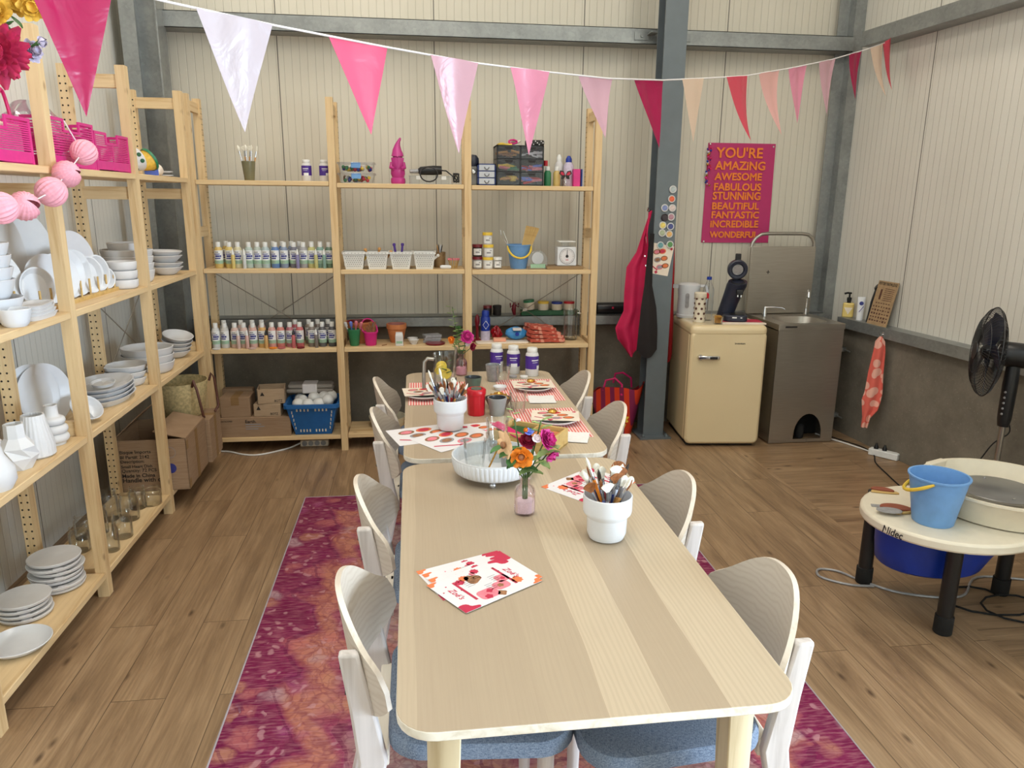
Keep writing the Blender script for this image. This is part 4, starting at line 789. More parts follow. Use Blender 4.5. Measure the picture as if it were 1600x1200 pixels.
clip_box('clear clip-lid box of small beads, lower of two on the top shelf', (.165, .12, Z2[0]), 1); clip_box('clear clip-lid box of small beads, upper of two on the top shelf', (.165, .12, Z2[0]+.065), 2)
t = thing('garden_gnome', 'bright pink garden gnome figure with a curled pointed hat', 'ornament', (.425, .09, Z2[0]))
MB().lathe([(.038, 0), (.042, .01), (.040, .035), (.030, .045)], 20, mod=lambda a, z: 1+.12*abs(math.cos(a))).build('boots', P('gnome_pink'), t, smooth=True)
MB().lathe([(.036, .038), (.046, .062), (.044, .085), (.045, .11), (.036, .135), (.030, .150)], 24).build('coat', P('gnome_pink'), t, smooth=True)
b = MB(); b.lathe([(.0, .138), (.026, .145), (.032, .165), (.028, .185), (.0, .195)], 20); b.lathe([(0, -.009), (.008, -.004), (.009, .003), (0, .009)], 10, (0, -.033, .166)); b.build('head', P('gnome_pink'), t, smooth=True)
MB().grid(lambda u, v: ((-1+2*u)*.036*(1-v**2*.75), -.028-.018*math.cos((u-.5)*2.4)*(1-.3*v), .160-.07*v), 10, 8, 0, .008).build('beard', P('gnome_pink'), t, smooth=True)
for s in (-1, 1): MB().tube([(s*.036, -.005, .130), (s*.042, -.02, .10), (s*.022, -.044, .092)], [.012, .012, .010], 10).build('arm', P('gnome_pink'), t, smooth=True)
MB().tube([(0, 0, .170), (0, 0, .185), (-.002, 0, .21), (.002, 0, .240), (.010, 0, .262), (.018, 0, .275), (.020, 0, .283)], [.040, .036, .028, .017, .010, .008, .004], 16).build('hat', P('gnome_pink'), t, smooth=True)
t = thing('storage_tray', 'flat translucent lidded tray on the top shelf behind the glue gun cable', 'box', (.635, .13, Z2[0])); MB().prism(rrect(.28, .17, .02), 0, .048).build('tub', P('clear_plastic'), t, smooth=True); MB().prism(rrect(.285, .175, .02), .048, .054).build('lid', P('clear_plastic'), t, smooth=True)
for x in (-.08, .08): MB().box((x, -.089, .04), (.03, .006, .022)).build('clip', P('white_plastic'), t)
t = thing('hot_air_tool', 'black hand tool with a coiled black cable lying on the translucent tray', 'tool', (.63, .12, Z2[0]+.054))
MB().tube([(-.075, 0, .028), (-.06, 0, .030), (.02, 0, .034), (.075, 0, .036)], [.016, .026, .030, .027], 14).build('body', P('black_plastic'), t, smooth=True); MB().tube([(-.13, -.01, .026), (-.072, 0, .028)], [.012, .015], 10).build('nozzle', P('tin_grey'), t, smooth=True)
MB().tube([(-.01+.055*math.cos(k*.4), -.115+.004*math.sin(k), .006+.045*math.sin(k*.4)) for k in range(34)]+[(.10, -.07, .03), (.14, -.06, .0), (.17, -.06, -.03)], .0042, 6).build('cable', P('black_plastic'), t, smooth=True)
b = MB(); 
for k in range(5): b.tube([(.165+.018*math.cos(a*.7+k), -.055+.012*math.sin(k*2+a*.3), -.012+.028*math.sin(a*.7)) for a in range(10)], .004, 6)
b.build('cable_bundle', P('black_plastic'), t, smooth=True)
# ---- second bay, middle
for k, x in enumerate((.130, .278, .430, .582)):
    t = thing('storage_basket', f'white perforated basket, {ordn[k]} from the left on the middle shelf', 'basket', (x, .10, Z2[1]), 0, 'white perforated baskets'); b = MB()
    frustum(b, .108, .12, .110, .122, 0, .003)
    for (x0, y0, x1, y1) in ((-1, -1, 1, -1), (1, -1, 1, 1), (1, 1, -1, 1), (-1, 1, -1, -1)): b.grid(lambda u, v: ((x0+(x1-x0)*u)*(.108+.034*v)/2, (y0+(y1-y0)*u)*(.12+.034*v)/2, .108*v), 1, 1, 0, .003)
    b.build('basket_body', P('white_plastic'), t)
    b = MB(); o_, i_ = rrect(.152, .166, .016, 3), rrect(.134, .146, .012, 3); n = len(o_); V = [(x_, y_, z) for z in (.098, .112) for x_, y_ in o_]+[(x_, y_, .112) for x_, y_ in i_]; b.add(V, [(j*n+i, j*n+(i+1) % n, (j+1)*n+(i+1) % n, (j+1)*n+i) for j in range(2) for i in range(n)]); b.build('rim', P('white_plastic'), t, smooth=True)
    b = MB()
    for r in range(6):
        for c in range(8):
            z = .020+.0125*r; w = (.108+.034*z/.108)*.5-.014; xx = (-1+2*(c+.5*(r % 2))/7.5)*w; yy = -(.12+.034*z/.108)/2-.0005
            b.add([(xx+.0026*math.cos(PI/3*q), yy, z+.0026*math.sin(PI/3*q)) for q in range(6)], [tuple(range(6))])
    for c in range(6): b.add([(-.055+.022*c+.003*math.cos(PI/3*q), -.0836, .105+.002*math.sin(PI/3*q)) for q in range(6)], [tuple(range(6))])
    b.build('perforation', P('print_black'), t)['kind'] = 'stuff'
for k, (x, y, m, lab, a) in enumerate([(.165, .07, 'yellow_plastic', 'yellow modelling tool poking out of the first white basket', .75), (.235, .06, 'handle_wood', 'wooden tool poking out of the second white basket, left', -.35), (.275, .065, 'handle_wood', 'wooden tool poking out of the second white basket, middle', .2), (.315, .07, 'handle_wood', 'wooden tool poking out of the second white basket, right', .6), (.405, .09, 'purple_label', 'dark purple handled tool in the third white basket, left', -.15), (.430, .09, 'purple_label', 'dark purple handled tool in the third white basket, right', .1), (.60, .08, 'white_plastic', 'white tool lying in the fourth white basket', .9)]):
    L = .15 if 'purple' in m else .125
    b = MB(); b.box((0, 0, L/2), (.014, .007, L)); b.lathe([(.009, L-.012), (.011, L-.002), (.008, L+.006)], 10); tag(b.build('modelling_tool', P(m), loc=(x-.03*math.sin(a), y, Z2[1]+.010), rot=(0, a, 0), bevel=.002), lab, 'tool', 'tools in the white baskets')
t = tag(MB().lathe([(.036, 0), (.038, .004), (.042, .10), (.039, .10), (.034, .006), (0, .006)], 24).build('pencil_cup', P('board_wood'), smooth=True, loc=(.685, .20, Z2[1])), 'patterned brown cup of pencils behind the fourth white basket', 'cup')
for k, (a, m) in enumerate(((-.22, 'handle_wood'), (-.08, 'print_black'), (.10, 'handle_white'), (.25, 'print_black'))): tag(MB().lathe([(.0035, 0), (.0035, .135), (.0005, .148)], 6).build('pencil', P(m), loc=(.685-.01*k+.015, .20, Z2[1]+.007), rot=(0, a, 0)), f'pencil in the patterned brown cup, {ordn[k]} from the left', 'pencil', 'pencils in the brown cup')
tag(MB().tube([(-.035, 0, .011), (-.025, 0, .013), (.025, 0, .013), (.035, 0, .011)], [.010, .013, .013, .010], 12).build('white_holder', P('white_gloss'), smooth=True, loc=(.720, .055, Z2[1])), 'small white rounded gadget lying at the shelf edge by the third post', 'gadget')
t = thing('stick_bundle', 'bundle of short sticks with pinkish tips beside the third post', 'sticks', (.775, .10, Z2[1])); rnd = random.Random(8)
for k in range(12): 
    a = 2*PI*k/12; b = MB(); b.tube([(.020*math.cos(a), .016*math.sin(a), 0), (.034*math.cos(a), .026*math.sin(a), .055)], .003, 6); b.build('stick', P('bamboo'), t); MB().lathe([(0, 0), (.007, .004), (.007, .012), (0, .016)], 8, (.034*math.cos(a), .026*math.sin(a), .052)).build('tip', P('print_pink'), t, smooth=True)
# ---- second bay, lower
def pot(name, label, cat, loc, r0, r1, h, mat, t_=.004, rim=0, rimh=.012, grp=None, inner=None, rot=(0, 0, 0)):
    p = [(r0*.96, 0), (r0, .002), (r1, h-(rimh if rim else 0))]; 
    if rim: p += [(r1+rim, h-rimh), (r1+rim, h)]
    p += [(r1-t_, h)]; k = len(p)-1; p += [(r0-t_, .006), (0, .005)]
    mis = [0]*k+[1]*(len(p)-1-k)
    o = MB().lathe(p, 32, mis=mis if inner else None).build(name, rm(mat, inner) if inner else P(mat), smooth=True, loc=loc, rot=rot); return tag(o, label, cat, grp)
pot('plant_pot', 'large dark orange pot behind the green pot on the lower shelf', 'pot', (.135, .205, Z2[2]), .065, .088, .145, 'terracotta', rim=.004, inner='dark_red')
t = tag(MB().lathe([(.028, 0), (.030, .004), (.042, .105), (.044, .105), (.044, .112), (.039, .112), (.027, .008), (0, .006)], 36, mod=lambda a, z: 1+.035*math.cos(9*a)*(.01 < z < .1)).build('ribbed_pot', P('green_plastic'), smooth=True, loc=(.108, .085, Z2[2])), 'green ribbed pot with brushes on the lower shelf', 'pot')
for k, (a, m) in enumerate(((-.3, 'bisque'), (-.1, 'petal_blue'), (.08, 'print_pink'), (.26, 'print_pink'))): tag(MB().lathe([(.005, 0), (.005, .12), (.010, .126), (.011, .150), (.004, .156)], 10).build('sponge_stick', P(m), smooth=True, loc=(.108+.008*(k-1.5), .085, Z2[2]+.01), rot=(.08*(k % 2), a, 0)), f'sponge stick in the green ribbed pot, {ordn[k]} from the left', 'tool', 'sponge sticks in the green pot')
t = thing('small_bucket', 'small pink bucket with raised handle on the lower shelf', 'bucket', (.215, .09, Z2[2])); MB().lathe([(.034, 0), (.036, .003), (.045, .085), (.050, .085), (.050, .094), (.042, .094), (.032, .006), (0, .005)], 28).build('bucket_body', P('hot_pink'), t, smooth=True)
MB().tube(sm([(-.048, .0, .088), (-.062, .015, .125), (-.045, .03, .165), (-.005, .04, .17), (.035, .03, .13), (.046, .0, .088)]), .0045, 8).build('handle', P('hot_pink'), t, smooth=True)
rnd = random.Random(4)
for k in range(9): tag(MB().tube([(.203+.0036*k, .09, Z2[2]+.012), (.185+.008*k, .09+rnd.uniform(-.01, .02), Z2[2]+.12+.04*rnd.random())], .004, 6).build('twig', P('print_brown')), f'brown twig in the small pink bucket, {ordn[k]} from the left', 'twig', 'twigs in the pink bucket')
pot('terracotta_pot', 'terracotta pot, lower of two nested on the lower shelf', 'pot', (.385, .19, Z2[2]), .044, .062, .085, 'terracotta', inner='terracotta_inside'); pot('terracotta_pot', 'terracotta pot with wide rim, upper of two nested', 'pot', (.385, .19, Z2[2]+.052), .052, .064, .075, 'terracotta', rim=.004, rimh=.03, inner='terracotta_inside')
t = thing('milk_bottle', 'small white ceramic carton-shaped bottle in front of the terracotta pots', 'bottle', (.405, .06, Z2[2])); b = MB(); frustum(b, .052, .045, .052, .045, 0, .065); frustum(b, .052, .045, .046, .012, .065, .082); b.build('bottle', P('bisque'), t, bevel=.003, smooth=True); MB().box((0, -.0229, .025), (.04, .0006, .016)).build('label', P('label_green'), t); MB().box((0, 0, .086), (.044, .006, .010)).build('seal', P('bisque'), t)
pot('dipping_bowl', 'small white dipping bowl, rear of two on the lower shelf', 'bowl', (.492, .20, Z2[2]), .022, .036, .026, 'bisque'); pot('dipping_bowl', 'small white dipping bowl, front of two on the lower shelf', 'bowl', (.500, .10, Z2[2]), .020, .036, .032, 'bisque')
tag(MB().lathe([(.060, 0), (.066, .003), (.066, .012), (0, .013)], 28).build('red_dish', P('dark_red'), smooth=True, loc=(.645, .09, Z2[2])), 'flat dark red dish under the grey tins', 'dish')
for k, (z, a) in enumerate(((.03, -.1), (.048, .15), (.066, .3))): tag(MB().box((0, 0, 0), (.115, .075, .016)).box((0, 0, .0084), (.07, .03, .0012)).build('cassette_tin', P('tin_grey'), bevel=.002, loc=(.625, .17, Z2[2]+z-.021), rot=(.0, 0, a)), f'flat grey tin box, {("lowest", "middle", "top")[k]} of the pile of three on the lower shelf', 'tin', 'grey tins')
tag(MB().tube([(0, 0, .004), (.03, .03, .004)], .003, 6).build('small_stick', P('print_brown'), loc=(.29, .05, Z2[2])), 'short brown stick lying on the lower shelf beside the pink bucket', 'stick')
# ---- second bay, bottom
pot('serving_dish', 'cream round dish under the green bowls on the bottom shelf', 'dish', (.305, .165, Z2[3]), .105, .128, .075, 'cream_glaze', .007); 
for k in range(3): pot('green_bowl', f'dark green bowl, {("lowest", "middle", "topmost")[k]} of the stack in the cream dish', 'bowl', (.275, .155, Z2[3]+.008+.040*k), .045, .066, .06, 'green_glaze')
t = tag(MB().box((0, 0, .03), (.13, .20, .06)).build('red_box', P('print_red'), loc=(.28, .14, 0)), 'red and white box on the floor under the second bay', 'box'); MB().box((0, -.1005, .014), (.13, .001, .024)).build('white_band', P('paper'), t)
# ---- third bay, top
t = thing('table_gadget', 'dark blue rounded gadget with a round chrome knob behind the third post', 'gadget', (.872+.035, .14, Z3[0])); MB().box((0, 0, .06), (.05, .08, .12)).build('stand', P('grey_ceramic'), t, bevel=.006); MB().lathe([(.0, .10), (.036, .105), (.042, .14), (.040, .17), (.026, .19), (0, .195)], 20).build('shade', P('navy_plastic'), t, smooth=True); MB().lathe([(.014, 0), (.014, .012), (.010, .016)], 16, M=T(.004, -.040, .085) @ X).build('knob', P('chrome'), t, smooth=True)
def drawers(name, label, loc, w, d, h, cols_, rows, frame, face, hfn):
    t = thing(name, label, 'drawers', loc); e = .009; b = MB()
    b.box((0, 0, e/2), (w, d, e)); b.box((0, 0, h-e/2), (w, d, e)); b.box((0, d/2-.002, h/2), (w, .004, h))
    cw = (w-e)/cols_
    for c in range(cols_+1): b.box((-w/2+e/2+c*cw, 0, h/2), (e if c in (0, cols_) else e*1.6, d, h))
    for r in range(1, rows): b.box((0, 0, e+(h-e)*r/rows-e/2), (w, d, e*.7))
    b.build('frame', P(frame), t)
    for c in range(cols_):
        for r in range(rows):
            x = -w/2+e/2+(c+.5)*cw; z0 = e+(h-e)*r/rows; hh = (h-e)/rows-e*.8
            q = MB(); q.box((0, 0, hh/2), (cw-e*1.2, .003, hh)); q.box((0, d*.45, .003), (cw-e*1.2, d*.85, .004))
            dr = q.build('drawer', P(face), t, loc=(x, -d/2-.001, z0)); hfn(dr, cw, hh, c, r)
    return t
def hblue(dr, cw, hh, c, r): MB().tube([(.014*math.cos(a), -.006, hh*.62+.016*math.sin(a)) for a in [PI+PI*k/10 for k in range(11)]], .002, 6).build('handle', P('print_black'), dr)
drawers('drawer_box', 'small blue box with three frosted drawers on the top shelf', (.990, .115, Z3[0]), .118, .15, .135, 1, 3, 'handle_blue', 'frosted_plastic', hblue)
content = {(0, 0): ['yellow_plastic', 'handle_wood'], (0, 1): ['yellow_plastic', 'green_plastic', 'print_pink'], (0, 2): ['handle_wood', 'print_brown'], (1, 0): ['petal_blue', 'print_pink', 'red_plastic'], (1, 1): ['red_plastic', 'petal_blue', 'print_pink'], (1, 2): ['bisque', 'black_plastic', 'bisque']}
def hblack(dr, cw, hh, c, r):
    MB().prism([(-.026, 0), (.026, 0), (.018, -.016), (-.018, -.016)][::-1], -.001, .001, M=T(0, -.0025, hh-.004) @ X).build('grip_hole', P('print_black'), dr)
    rnd = random.Random(c*3+r)
    for m in content[(c, r)]:
        b = MB()
        for k in range(4):
            x, z = rnd.uniform(-cw*.34, cw*.34), rnd.uniform(.012, hh*.55); a = rnd.uniform(-.5, .5)
            if m == 'yellow_plastic' and r == 0: b.lathe([(0, -.014), (.022, -.008), (.022, .008), (0, .014)], 12, (x, .03, z+.008))
            else: b.tube([(x-.035*math.cos(a), .008+.007*k, z-.02*math.sin(a)), (x+.035*math.cos(a), .010+.007*k, max(.010, z+.02*math.sin(a)))], .0075, 6)
        b.build('contents', P(m), dr, smooth=True)['kind'] = 'stuff'
drawers('drawer_tower', 'black drawer unit with six smoky drawers of craft supplies', (1.205, .135, Z3[0]), .305, .22, .250, 2, 3, 'black_plastic', 'smoke_plastic', hblack)
zt3 = Z3[0]+.251
tag(MB().grid(lambda u, v: ((u-.5)*.09, (v-.5)*.07, .010+.008*math.sin(5*u)*math.sin(4*v)), 8, 8, 0, .010).build('yellow_cloth', P('yellow_plastic'), smooth=True, loc=(1.11, .10, zt3)), 'yellow folded piece on top of the black drawer unit', 'cloth')
b = MB()
for k in range(7): b.tube([(-.03+.028*math.cos(a*.9+k), .01*math.sin(k), .018+.013*math.sin(a*.9+k)) for a in range(8)], .005, 6)
tag(b.build('yarn_ball', P('hot_pink'), smooth=True, loc=(1.195, .10, zt3+.006)), 'tangle of pink yarn on top of the black drawer unit', 'yarn')
tag(MB().tube([(-.025, 0, .012), (0, .005, .028), (.028, 0, .020), (.05, .005, .032)], .008, 8).build('ribbon', P('paper_cream'), smooth=True, loc=(1.165, .12, zt3)), 'cream ribbon roll behind the pink yarn', 'ribbon')
t = tag(MB().box((0, 0, .018), (.12, .06, .036)).build('pencil_case', P('screw_dark'), bevel=.010, loc=(1.305, .09, zt3), rot=(0, 0, .06), smooth=True), 'dark polka dot pencil case on top of the drawer unit', 'case')
b = MB(); rnd = random.Random(2)
for k in range(9): disc(b, .004, T(-.05+.0125*k, -.0302, .008+.02*((k*5) % 3)/2) @ X, 0, 8, .0006)
b.build('dots', P('paper'), t)
def cbottle(label, loc, r, h, mat, cap, kind='flip'):
    t = thing('paint_tube_bottle', label, 'bottle', loc); MB().lathe([(r*.92, 0), (r, .004), (r, h*.68), (r*.55, h*.80)], 18).build('bottle', P(mat), t, smooth=True)
    MB().lathe([(r*.6, h*.79), (r*.6, h*.9), (r*.25, h), (0, h)] if kind == 'flip' else [(r*.65, h*.79), (r*.65, h*.97), (r*.6, h)], 16).build('cap', P(cap), t, smooth=True); return t
cbottle('green craft bottle with white cap at the right of the drawer unit', (1.395, .09, Z3[0]), .024, .125, 'green_plastic', 'white_plastic', 'x'); cbottle('craft bottle with red cap behind the green bottle', (1.392, .16, Z3[0]), .022, .165, 'clear_plastic', 'red_plastic', 'x'); cbottle('ochre craft bottle with white cap beside the butterfly', (1.458, .10, Z3[0]), .024, .125, 'paint_ochre', 'white_plastic', 'x'); cbottle('white glue bottle with nozzle near the last post', (1.485, .17, Z3[0]), .030, .205, 'bisque', 'white_plastic'); cbottle('blue topped pale bottle near the last post', (1.54, .12, Z3[0]), .034, .195, 'petal_lilac', 'royal_blue')
t = thing('butterfly_key_ring', 'black and red butterfly on a chain in front of the glue bottles', 'ornament', (1.505, .045, Z3[0]))
for s in (-1, 1):
    w = MB().prism([(0, 0), (s*.012, .03), (s*.035, .035), (s*.042, .015), (s*.025, 0), (s*.028, -.02), (s*.01, -.018)][::s], -.002, .002, M=T(0, 0, .065) @ X).build('wing', P('print_black'), t); MB().prism([(s*.006, .006), (s*.016, .024), (s*.030, .027), (s*.034, .014), (s*.02, .004)][::s], -.003, .003, M=T(0, 0, .065) @ X).build('wing_spot', P('print_red'), w)
MB().tube([(.004*math.sin(k*1.5), 0, .06-.006*k) for k in range(10)], .003, 6).build('chain', P('chrome'), t)
tag(MB().box((0, 0, .055), (.045, .05, .11)).build('pink_box', P('hot_pink'), loc=(1.585, .085, Z3[0]), bevel=.002), 'pink cardboard box at the right end of the top shelf', 'box'); tag(MB().box((0, 0, .055), (.006, .06, .11)).build('blue_folder', P('royal_blue'), loc=(1.618, .085, Z3[0])), 'thin blue folder at the right end of the top shelf', 'folder')
# ---- third bay, middle
def tub(label, loc, r, h, body, lid, name='paint_tub', grp='paint tubs', lab=True):
    t = thing(name, label, 'tub', loc, 0, grp); MB().lathe([(r*.95, 0), (r, .003), (r, h*.78)], 22).build('tub', P(body), t, smooth=True); MB().lathe([(r*1.05, h*.76), (r*1.05, h*.97), (r, h), (0, h)], 22).build('lid', P(lid), t, smooth=True)
    if lab: b = MB(); arc_band(b, r+.0006, h*.12, h*.66, -.9, .9, 0); arc_band(b, r+.001, h*.3, h*.42, -.4, .4, 1); arc_band(b, r+.001, h*.5, h*.56, .2, .6, 1); b.build('label', rm('label_white', 'print_grey'), t, smooth=True)
    return t
tub('dark red lidded paint tub, lower left of the paint tub pile', (.935, .125, Z3[1]), .033, .080, 'tin_grey', 'dark_red'); tub('dark red lidded paint tub, upper left of the paint tub pile', (.935, .125, Z3[1]+.081), .033, .080, 'screw_dark', 'dark_red')
tub('yellow lidded paint tub, bottom of the yellow pile', (1.005, .115, Z3[1]), .034, .077, 'bisque', 'yellow_plastic'); tub('yellow lidded paint tub, middle of the yellow pile', (1.008, .115, Z3[1]+.078), .034, .082, 'bisque', 'yellow_plastic'); tub('yellow lidded paint tub, top of the yellow pile', (1.002, .115, Z3[1]+.161), .032, .078, 'bisque', 'yellow_plastic'); tub('white lidded glass paint jar right of the yellow tubs', (1.070, .11, Z3[1]), .028, .078, 'clear_plastic', 'white_plastic')
def bucket(label, loc, r0, r1, h, handle_pts, rz=0):
    t = thing('bucket', label, 'bucket', loc, rz); MB().lathe([(r0*.96, 0), (r0, .003), (r1, h-.006), (r1+.005, h-.006), (r1+.005, h), (r1-.003, h), (r0-.003, .006), (0, .005)], 36).build('bucket_body', P('sky_plastic'), t, smooth=True); MB().tube(handle_pts, [.0045]+[.007]*(len(handle_pts)-2)+[.0045], 8).build('handle', P('yellow_plastic'), t, smooth=True); return t
bk = bucket('light blue bucket with yellow handle holding wooden sticks on the shelf', (1.215, .13, Z3[1]), .055, .078, .160, [(.078*math.cos(a)*1.02, -.03-.075*math.sin(a)*.9, .150-.075*math.sin(a)) for a in [PI*k/12 for k in range(13)]])
for k in range(9): tag(MB().box((0, 0, .14), (.010, .006, .28)).build('wooden_stick', P('bamboo'), loc=(1.205+.004*k, .115+.008*(k % 3), Z3[1]+.010), rot=(.05*(k % 3), .22+.022*k, 0)), f'flat wooden stick in the shelf bucket, {ordn[k]} from the left', 'stick', 'wooden sticks in the blue bucket')
tag(MB().tube([(0, 0, 0), (-.06, 0, .14), (-.095, 0, .19), (-.105, 0, .235), (-.085, 0, .225), (-.058, 0, .16), (-.052, 0, .12)], .002, 6).build('wire_whisk', P('chrome'), smooth=True, loc=(1.195, .13, Z3[1]+.02)), 'thin wire whisk leaning out of the blue shelf bucket', 'whisk')
tag(MB().grid(lambda u, v: (.05*math.cos(2*PI*u)*v, .03*math.sin(2*PI*u)*v, .008*math.cos(v*1.5)), 16, 3).build('driftwood', P('board_wood'), smooth=True, loc=(1.135, .06, Z3[1])), 'flat piece of bark lying in front of the blue shelf bucket', 'bark')
t = thing('plastic_dish', 'clear plastic pack holding a white disc in front of the bucket', 'pack', (1.335, .075, Z3[1])); MB().prism([(-.062, 0), (.062, 0), (.066, .055)]+[(.066*math.cos(a), .062+.062*math.sin(a)) for a in [PI*k/14 for k in range(15)]]+[(-.066, .055)], -.022, .022, M=X).build('shell', P('clear_plastic'), t, bevel=.002); b = MB(); disc(b, .040, T(0, .005, .072) @ X, 0, 24, .012); b.build('disc', P('bisque'), t); MB().box((0, -.0235, .022), (.10, .001, .026)).build('card', P('label_green'), t)
tag(MB().box((0, 0, .010), (.25, .17, .020)).build('wooden_board', P('board_wood'), bevel=.003, loc=(1.515, .12, Z3[1]), rot=(0, 0, .05)), 'brown wooden board lying under the kitchen scale', 'board')
t = thing('kitchen_scale', 'white mechanical kitchen scale with round dial', 'scale', (1.535, .12, Z3[1]+.021)); b = MB(); frustum(b, .135, .10, .128, .09, 0, .125); b.build('body', P('white_gloss'), t, bevel=.006, smooth=True)
b = MB(); b.box((-.03, 0, .14), (.004, .004, .035)); b.box((.03, 0, .14), (.004, .004, .035)); b.lathe([(.02, .125), (.02, .155)], 14); b.build('stem', P('clear_plastic'), t); MB().box((0, 0, .160), (.115, .10, .008)).build('pan', P('white_plastic'), t, bevel=.003)
Md = T(0, -.0485, .064) @ Matrix.Rotation(PI/2-.03, 4, 'X'); b = MB(); b.lathe([(.052, 0), (.052, .003), (.049, .003)], 32, M=Md); b.build('dial', P('paper'), t)
b = MB(); 
for k in range(40): a = 2*PI*k/40; b.box((0, .043, .0036), (.0012, .006 if k % 5 else .010, .0006), M=Md @ Rz(a))
b.lathe([(.050, .003), (.051, .0036), (.052, .003)], 32, M=Md, cap=False); b.box((0, .018, .0042), (.003, .045, .0008), M=Md); b.lathe([(.010, .003), (.009, .007)], 16, M=Md); b.build('dial_marks', P('print_black'), t); text('lettering', 'SOEHNLE', .022, None, P('print_red'), t, (0, -.0522, .046), UPR) if False else None
MB().box((0, -.004, .0036), (.02, .004, .0006), M=Md @ T(0, -.02, 0)).build('print', P('print_red'), t)
# ---- third bay, lower
tag(MB().lathe([(.04, 0), (.042, .006), (.012, .02), (.010, .10), (.018, .14), (.014, .17), (.006, .185), (0, .187)], 20).build('wine_red_stand', P('dark_red'), smooth=True, loc=(.935, .15, Z3[2])), 'dark red slender stand behind the flowers beside the third post', 'stand')
t = thing('spray_can', 'blue and white spray can on the lower shelf', 'can', (.992, .15, Z3[2])); MB().lathe([(.030, 0), (.033, .004), (.033, .16), (.028, .172)], 24, mis=[0, 0, 0, 0]).build('can', P('royal_blue'), t, smooth=True); MB().lathe([(.026, .170), (.026, .205), (.020, .215), (0, .215)], 20).build('cap', P('royal_blue'), t, smooth=True)
b = MB(); arc_band(b, .0335, .004, .075, -1.6, 1.6, 0, 12); b.build('label', P('petal_lilac'), t, smooth=True); b = MB(); b.prism([(0, -.03), (.022, 0), (0, .03), (-.022, 0)], 0, .0008, M=T(0, -.0335, .118) @ X); b.build('diamond_mark', P('label_white'), t); b = MB(); b.prism([(0, -.026), (.019, 0), (0, .026), (-.019, 0)], .0009, .0014, M=T(0, -.0335, .118) @ X); b.build('diamond_field', P('royal_blue'), t)
plastic_bag('foil_pack', 'shiny dark red foil pack beside the spray can', (1.075, .20, Z3[2]), .036, .03, .045, 'red_foil', 5, 'pack')
tag(MB().box((0, 0, .011), (.085, .05, .022)).build('sponge', P('peach_sponge'), bevel=.004, loc=(1.083, .085, Z3[2]+.011)), 'peach sponge block on the white tray at the shelf edge', 'sponge'); tag(MB().prism(rrect(.36, .11, .02), 0, .010).build('white_tray', P('paper_cream'), bevel=.003, loc=(1.10, .09, Z3[2]), smooth=True), 'long flat cream tray at the edge of the lower shelf', 'tray')
t = plastic_bag('wipes_pack', 'light blue pack of wet wipes on the lower shelf', (1.205, .14, Z3[2]+.012), .078, .050, .040, 'wipes_blue', 7, 'pack', .35); MB().box((0, -.02, .088), (.06, .035, .010)).build('lid', P('bisque'), t, bevel=.004, rot=(.3, 0, 0)); MB().lathe([(.014, 0), (.014, .002)], 16, M=T(.0, -.052, .045) @ X).build('round_mark', P('royal_blue'), t)
for k in range(4): 
    w = (.235, .225, .20, .165)[k]
    tag(MB().grid(lambda u, v, k=k, w=w: ((u-.5)*w+.012*math.sin(9*v+k), (v-.5)*.17, .018+.005*math.sin(4*u+k)*math.sin(3*v)+.0015*math.sin(14*u+2*k)), 24, 12, 0, .022).build('folded_towel', P('rag_print'), smooth=True, loc=(1.405-.012*k, .12, Z3[2]+.012+.027*k), rot=(0, .04*k, .06*k)), f'folded coral patterned rag, {("lowest", "second", "third", "topmost")[k]} of the pile on the lower shelf', 'towel', 'coral rags')
t = thing('glass_jug', 'tall clear glass jug with handle at the right end of the lower shelf', 'jug', (1.59, .17, Z3[2])); MB().lathe([(.045, 0), (.050, .006), (.050, .19), (.054, .215), (.051, .215), (.047, .19), (.046, .010), (0, .008)], 28).build('jug_body', P('clear_glass'), t, smooth=True); MB().tube([(.05, 0, .19), (.085, 0, .185), (.088, 0, .11), (.075, 0, .03), (.05, 0, .02)], .006, 8).build('handle', P('clear_glass'), t, smooth=True)
# ---- on the back rail
zr = .855
tag(MB().prism(rrect(.42, .085, .008), 0, .035).build('green_tray', P('dark_green'), loc=(1.48, .395, zr), bevel=.002), 'dark green tray of lidded pots standing on the wall rail', 'tray')
for x, m, h, lab in ((1.335, 'green_plastic', .07, 'tilted pot with green lid on the green tray'), (1.435, 'yellow_plastic', .062, 'small pot with yellow lid on the green tray'), (1.535, 'royal_blue', .058, 'small pot with blue lid on the green tray'), (1.625, 'red_plastic', .06, 'small pot with red lid on the green tray')):
    t = tub(lab, (x, .392, zr+.036), .038, h, 'cream_plastic', m, 'lidded_pot', 'lidded pots on the green tray', False)
    if 'tilted' in lab: t.rotation_euler = (0, -.12, 0); t.location.z += .004
tub('dark jar with brown lid on the wall rail, left of two', (1.03, .40, zr), .030, .07, 'screw_dark', 'dark_red', 'small_jar', 'small jars', False); tub('dark jar with green label on the wall rail, right of two', (1.10, .40, zr), .030, .07, 'screw_dark', 'print_black', 'small_jar', 'small jars', False)
t = tag(MB().tube([(0, 0, .0), (-.005, 0, .04), (0, 0, .075), (0, 0, .09)], [.010, .018, .012, .010], 10).build('red_figure', P('dark_red'), smooth=True, loc=(1.225, .40, zr)), 'small dark red figurine on the wall rail behind the brace', 'ornament')
for s in (-1, 1): MB().tube([(s*.01, 0, .07), (s*.028, 0, .055), (s*.03, 0, .085)], .005, 8).build('arm', P('dark_red'), t, smooth=True)
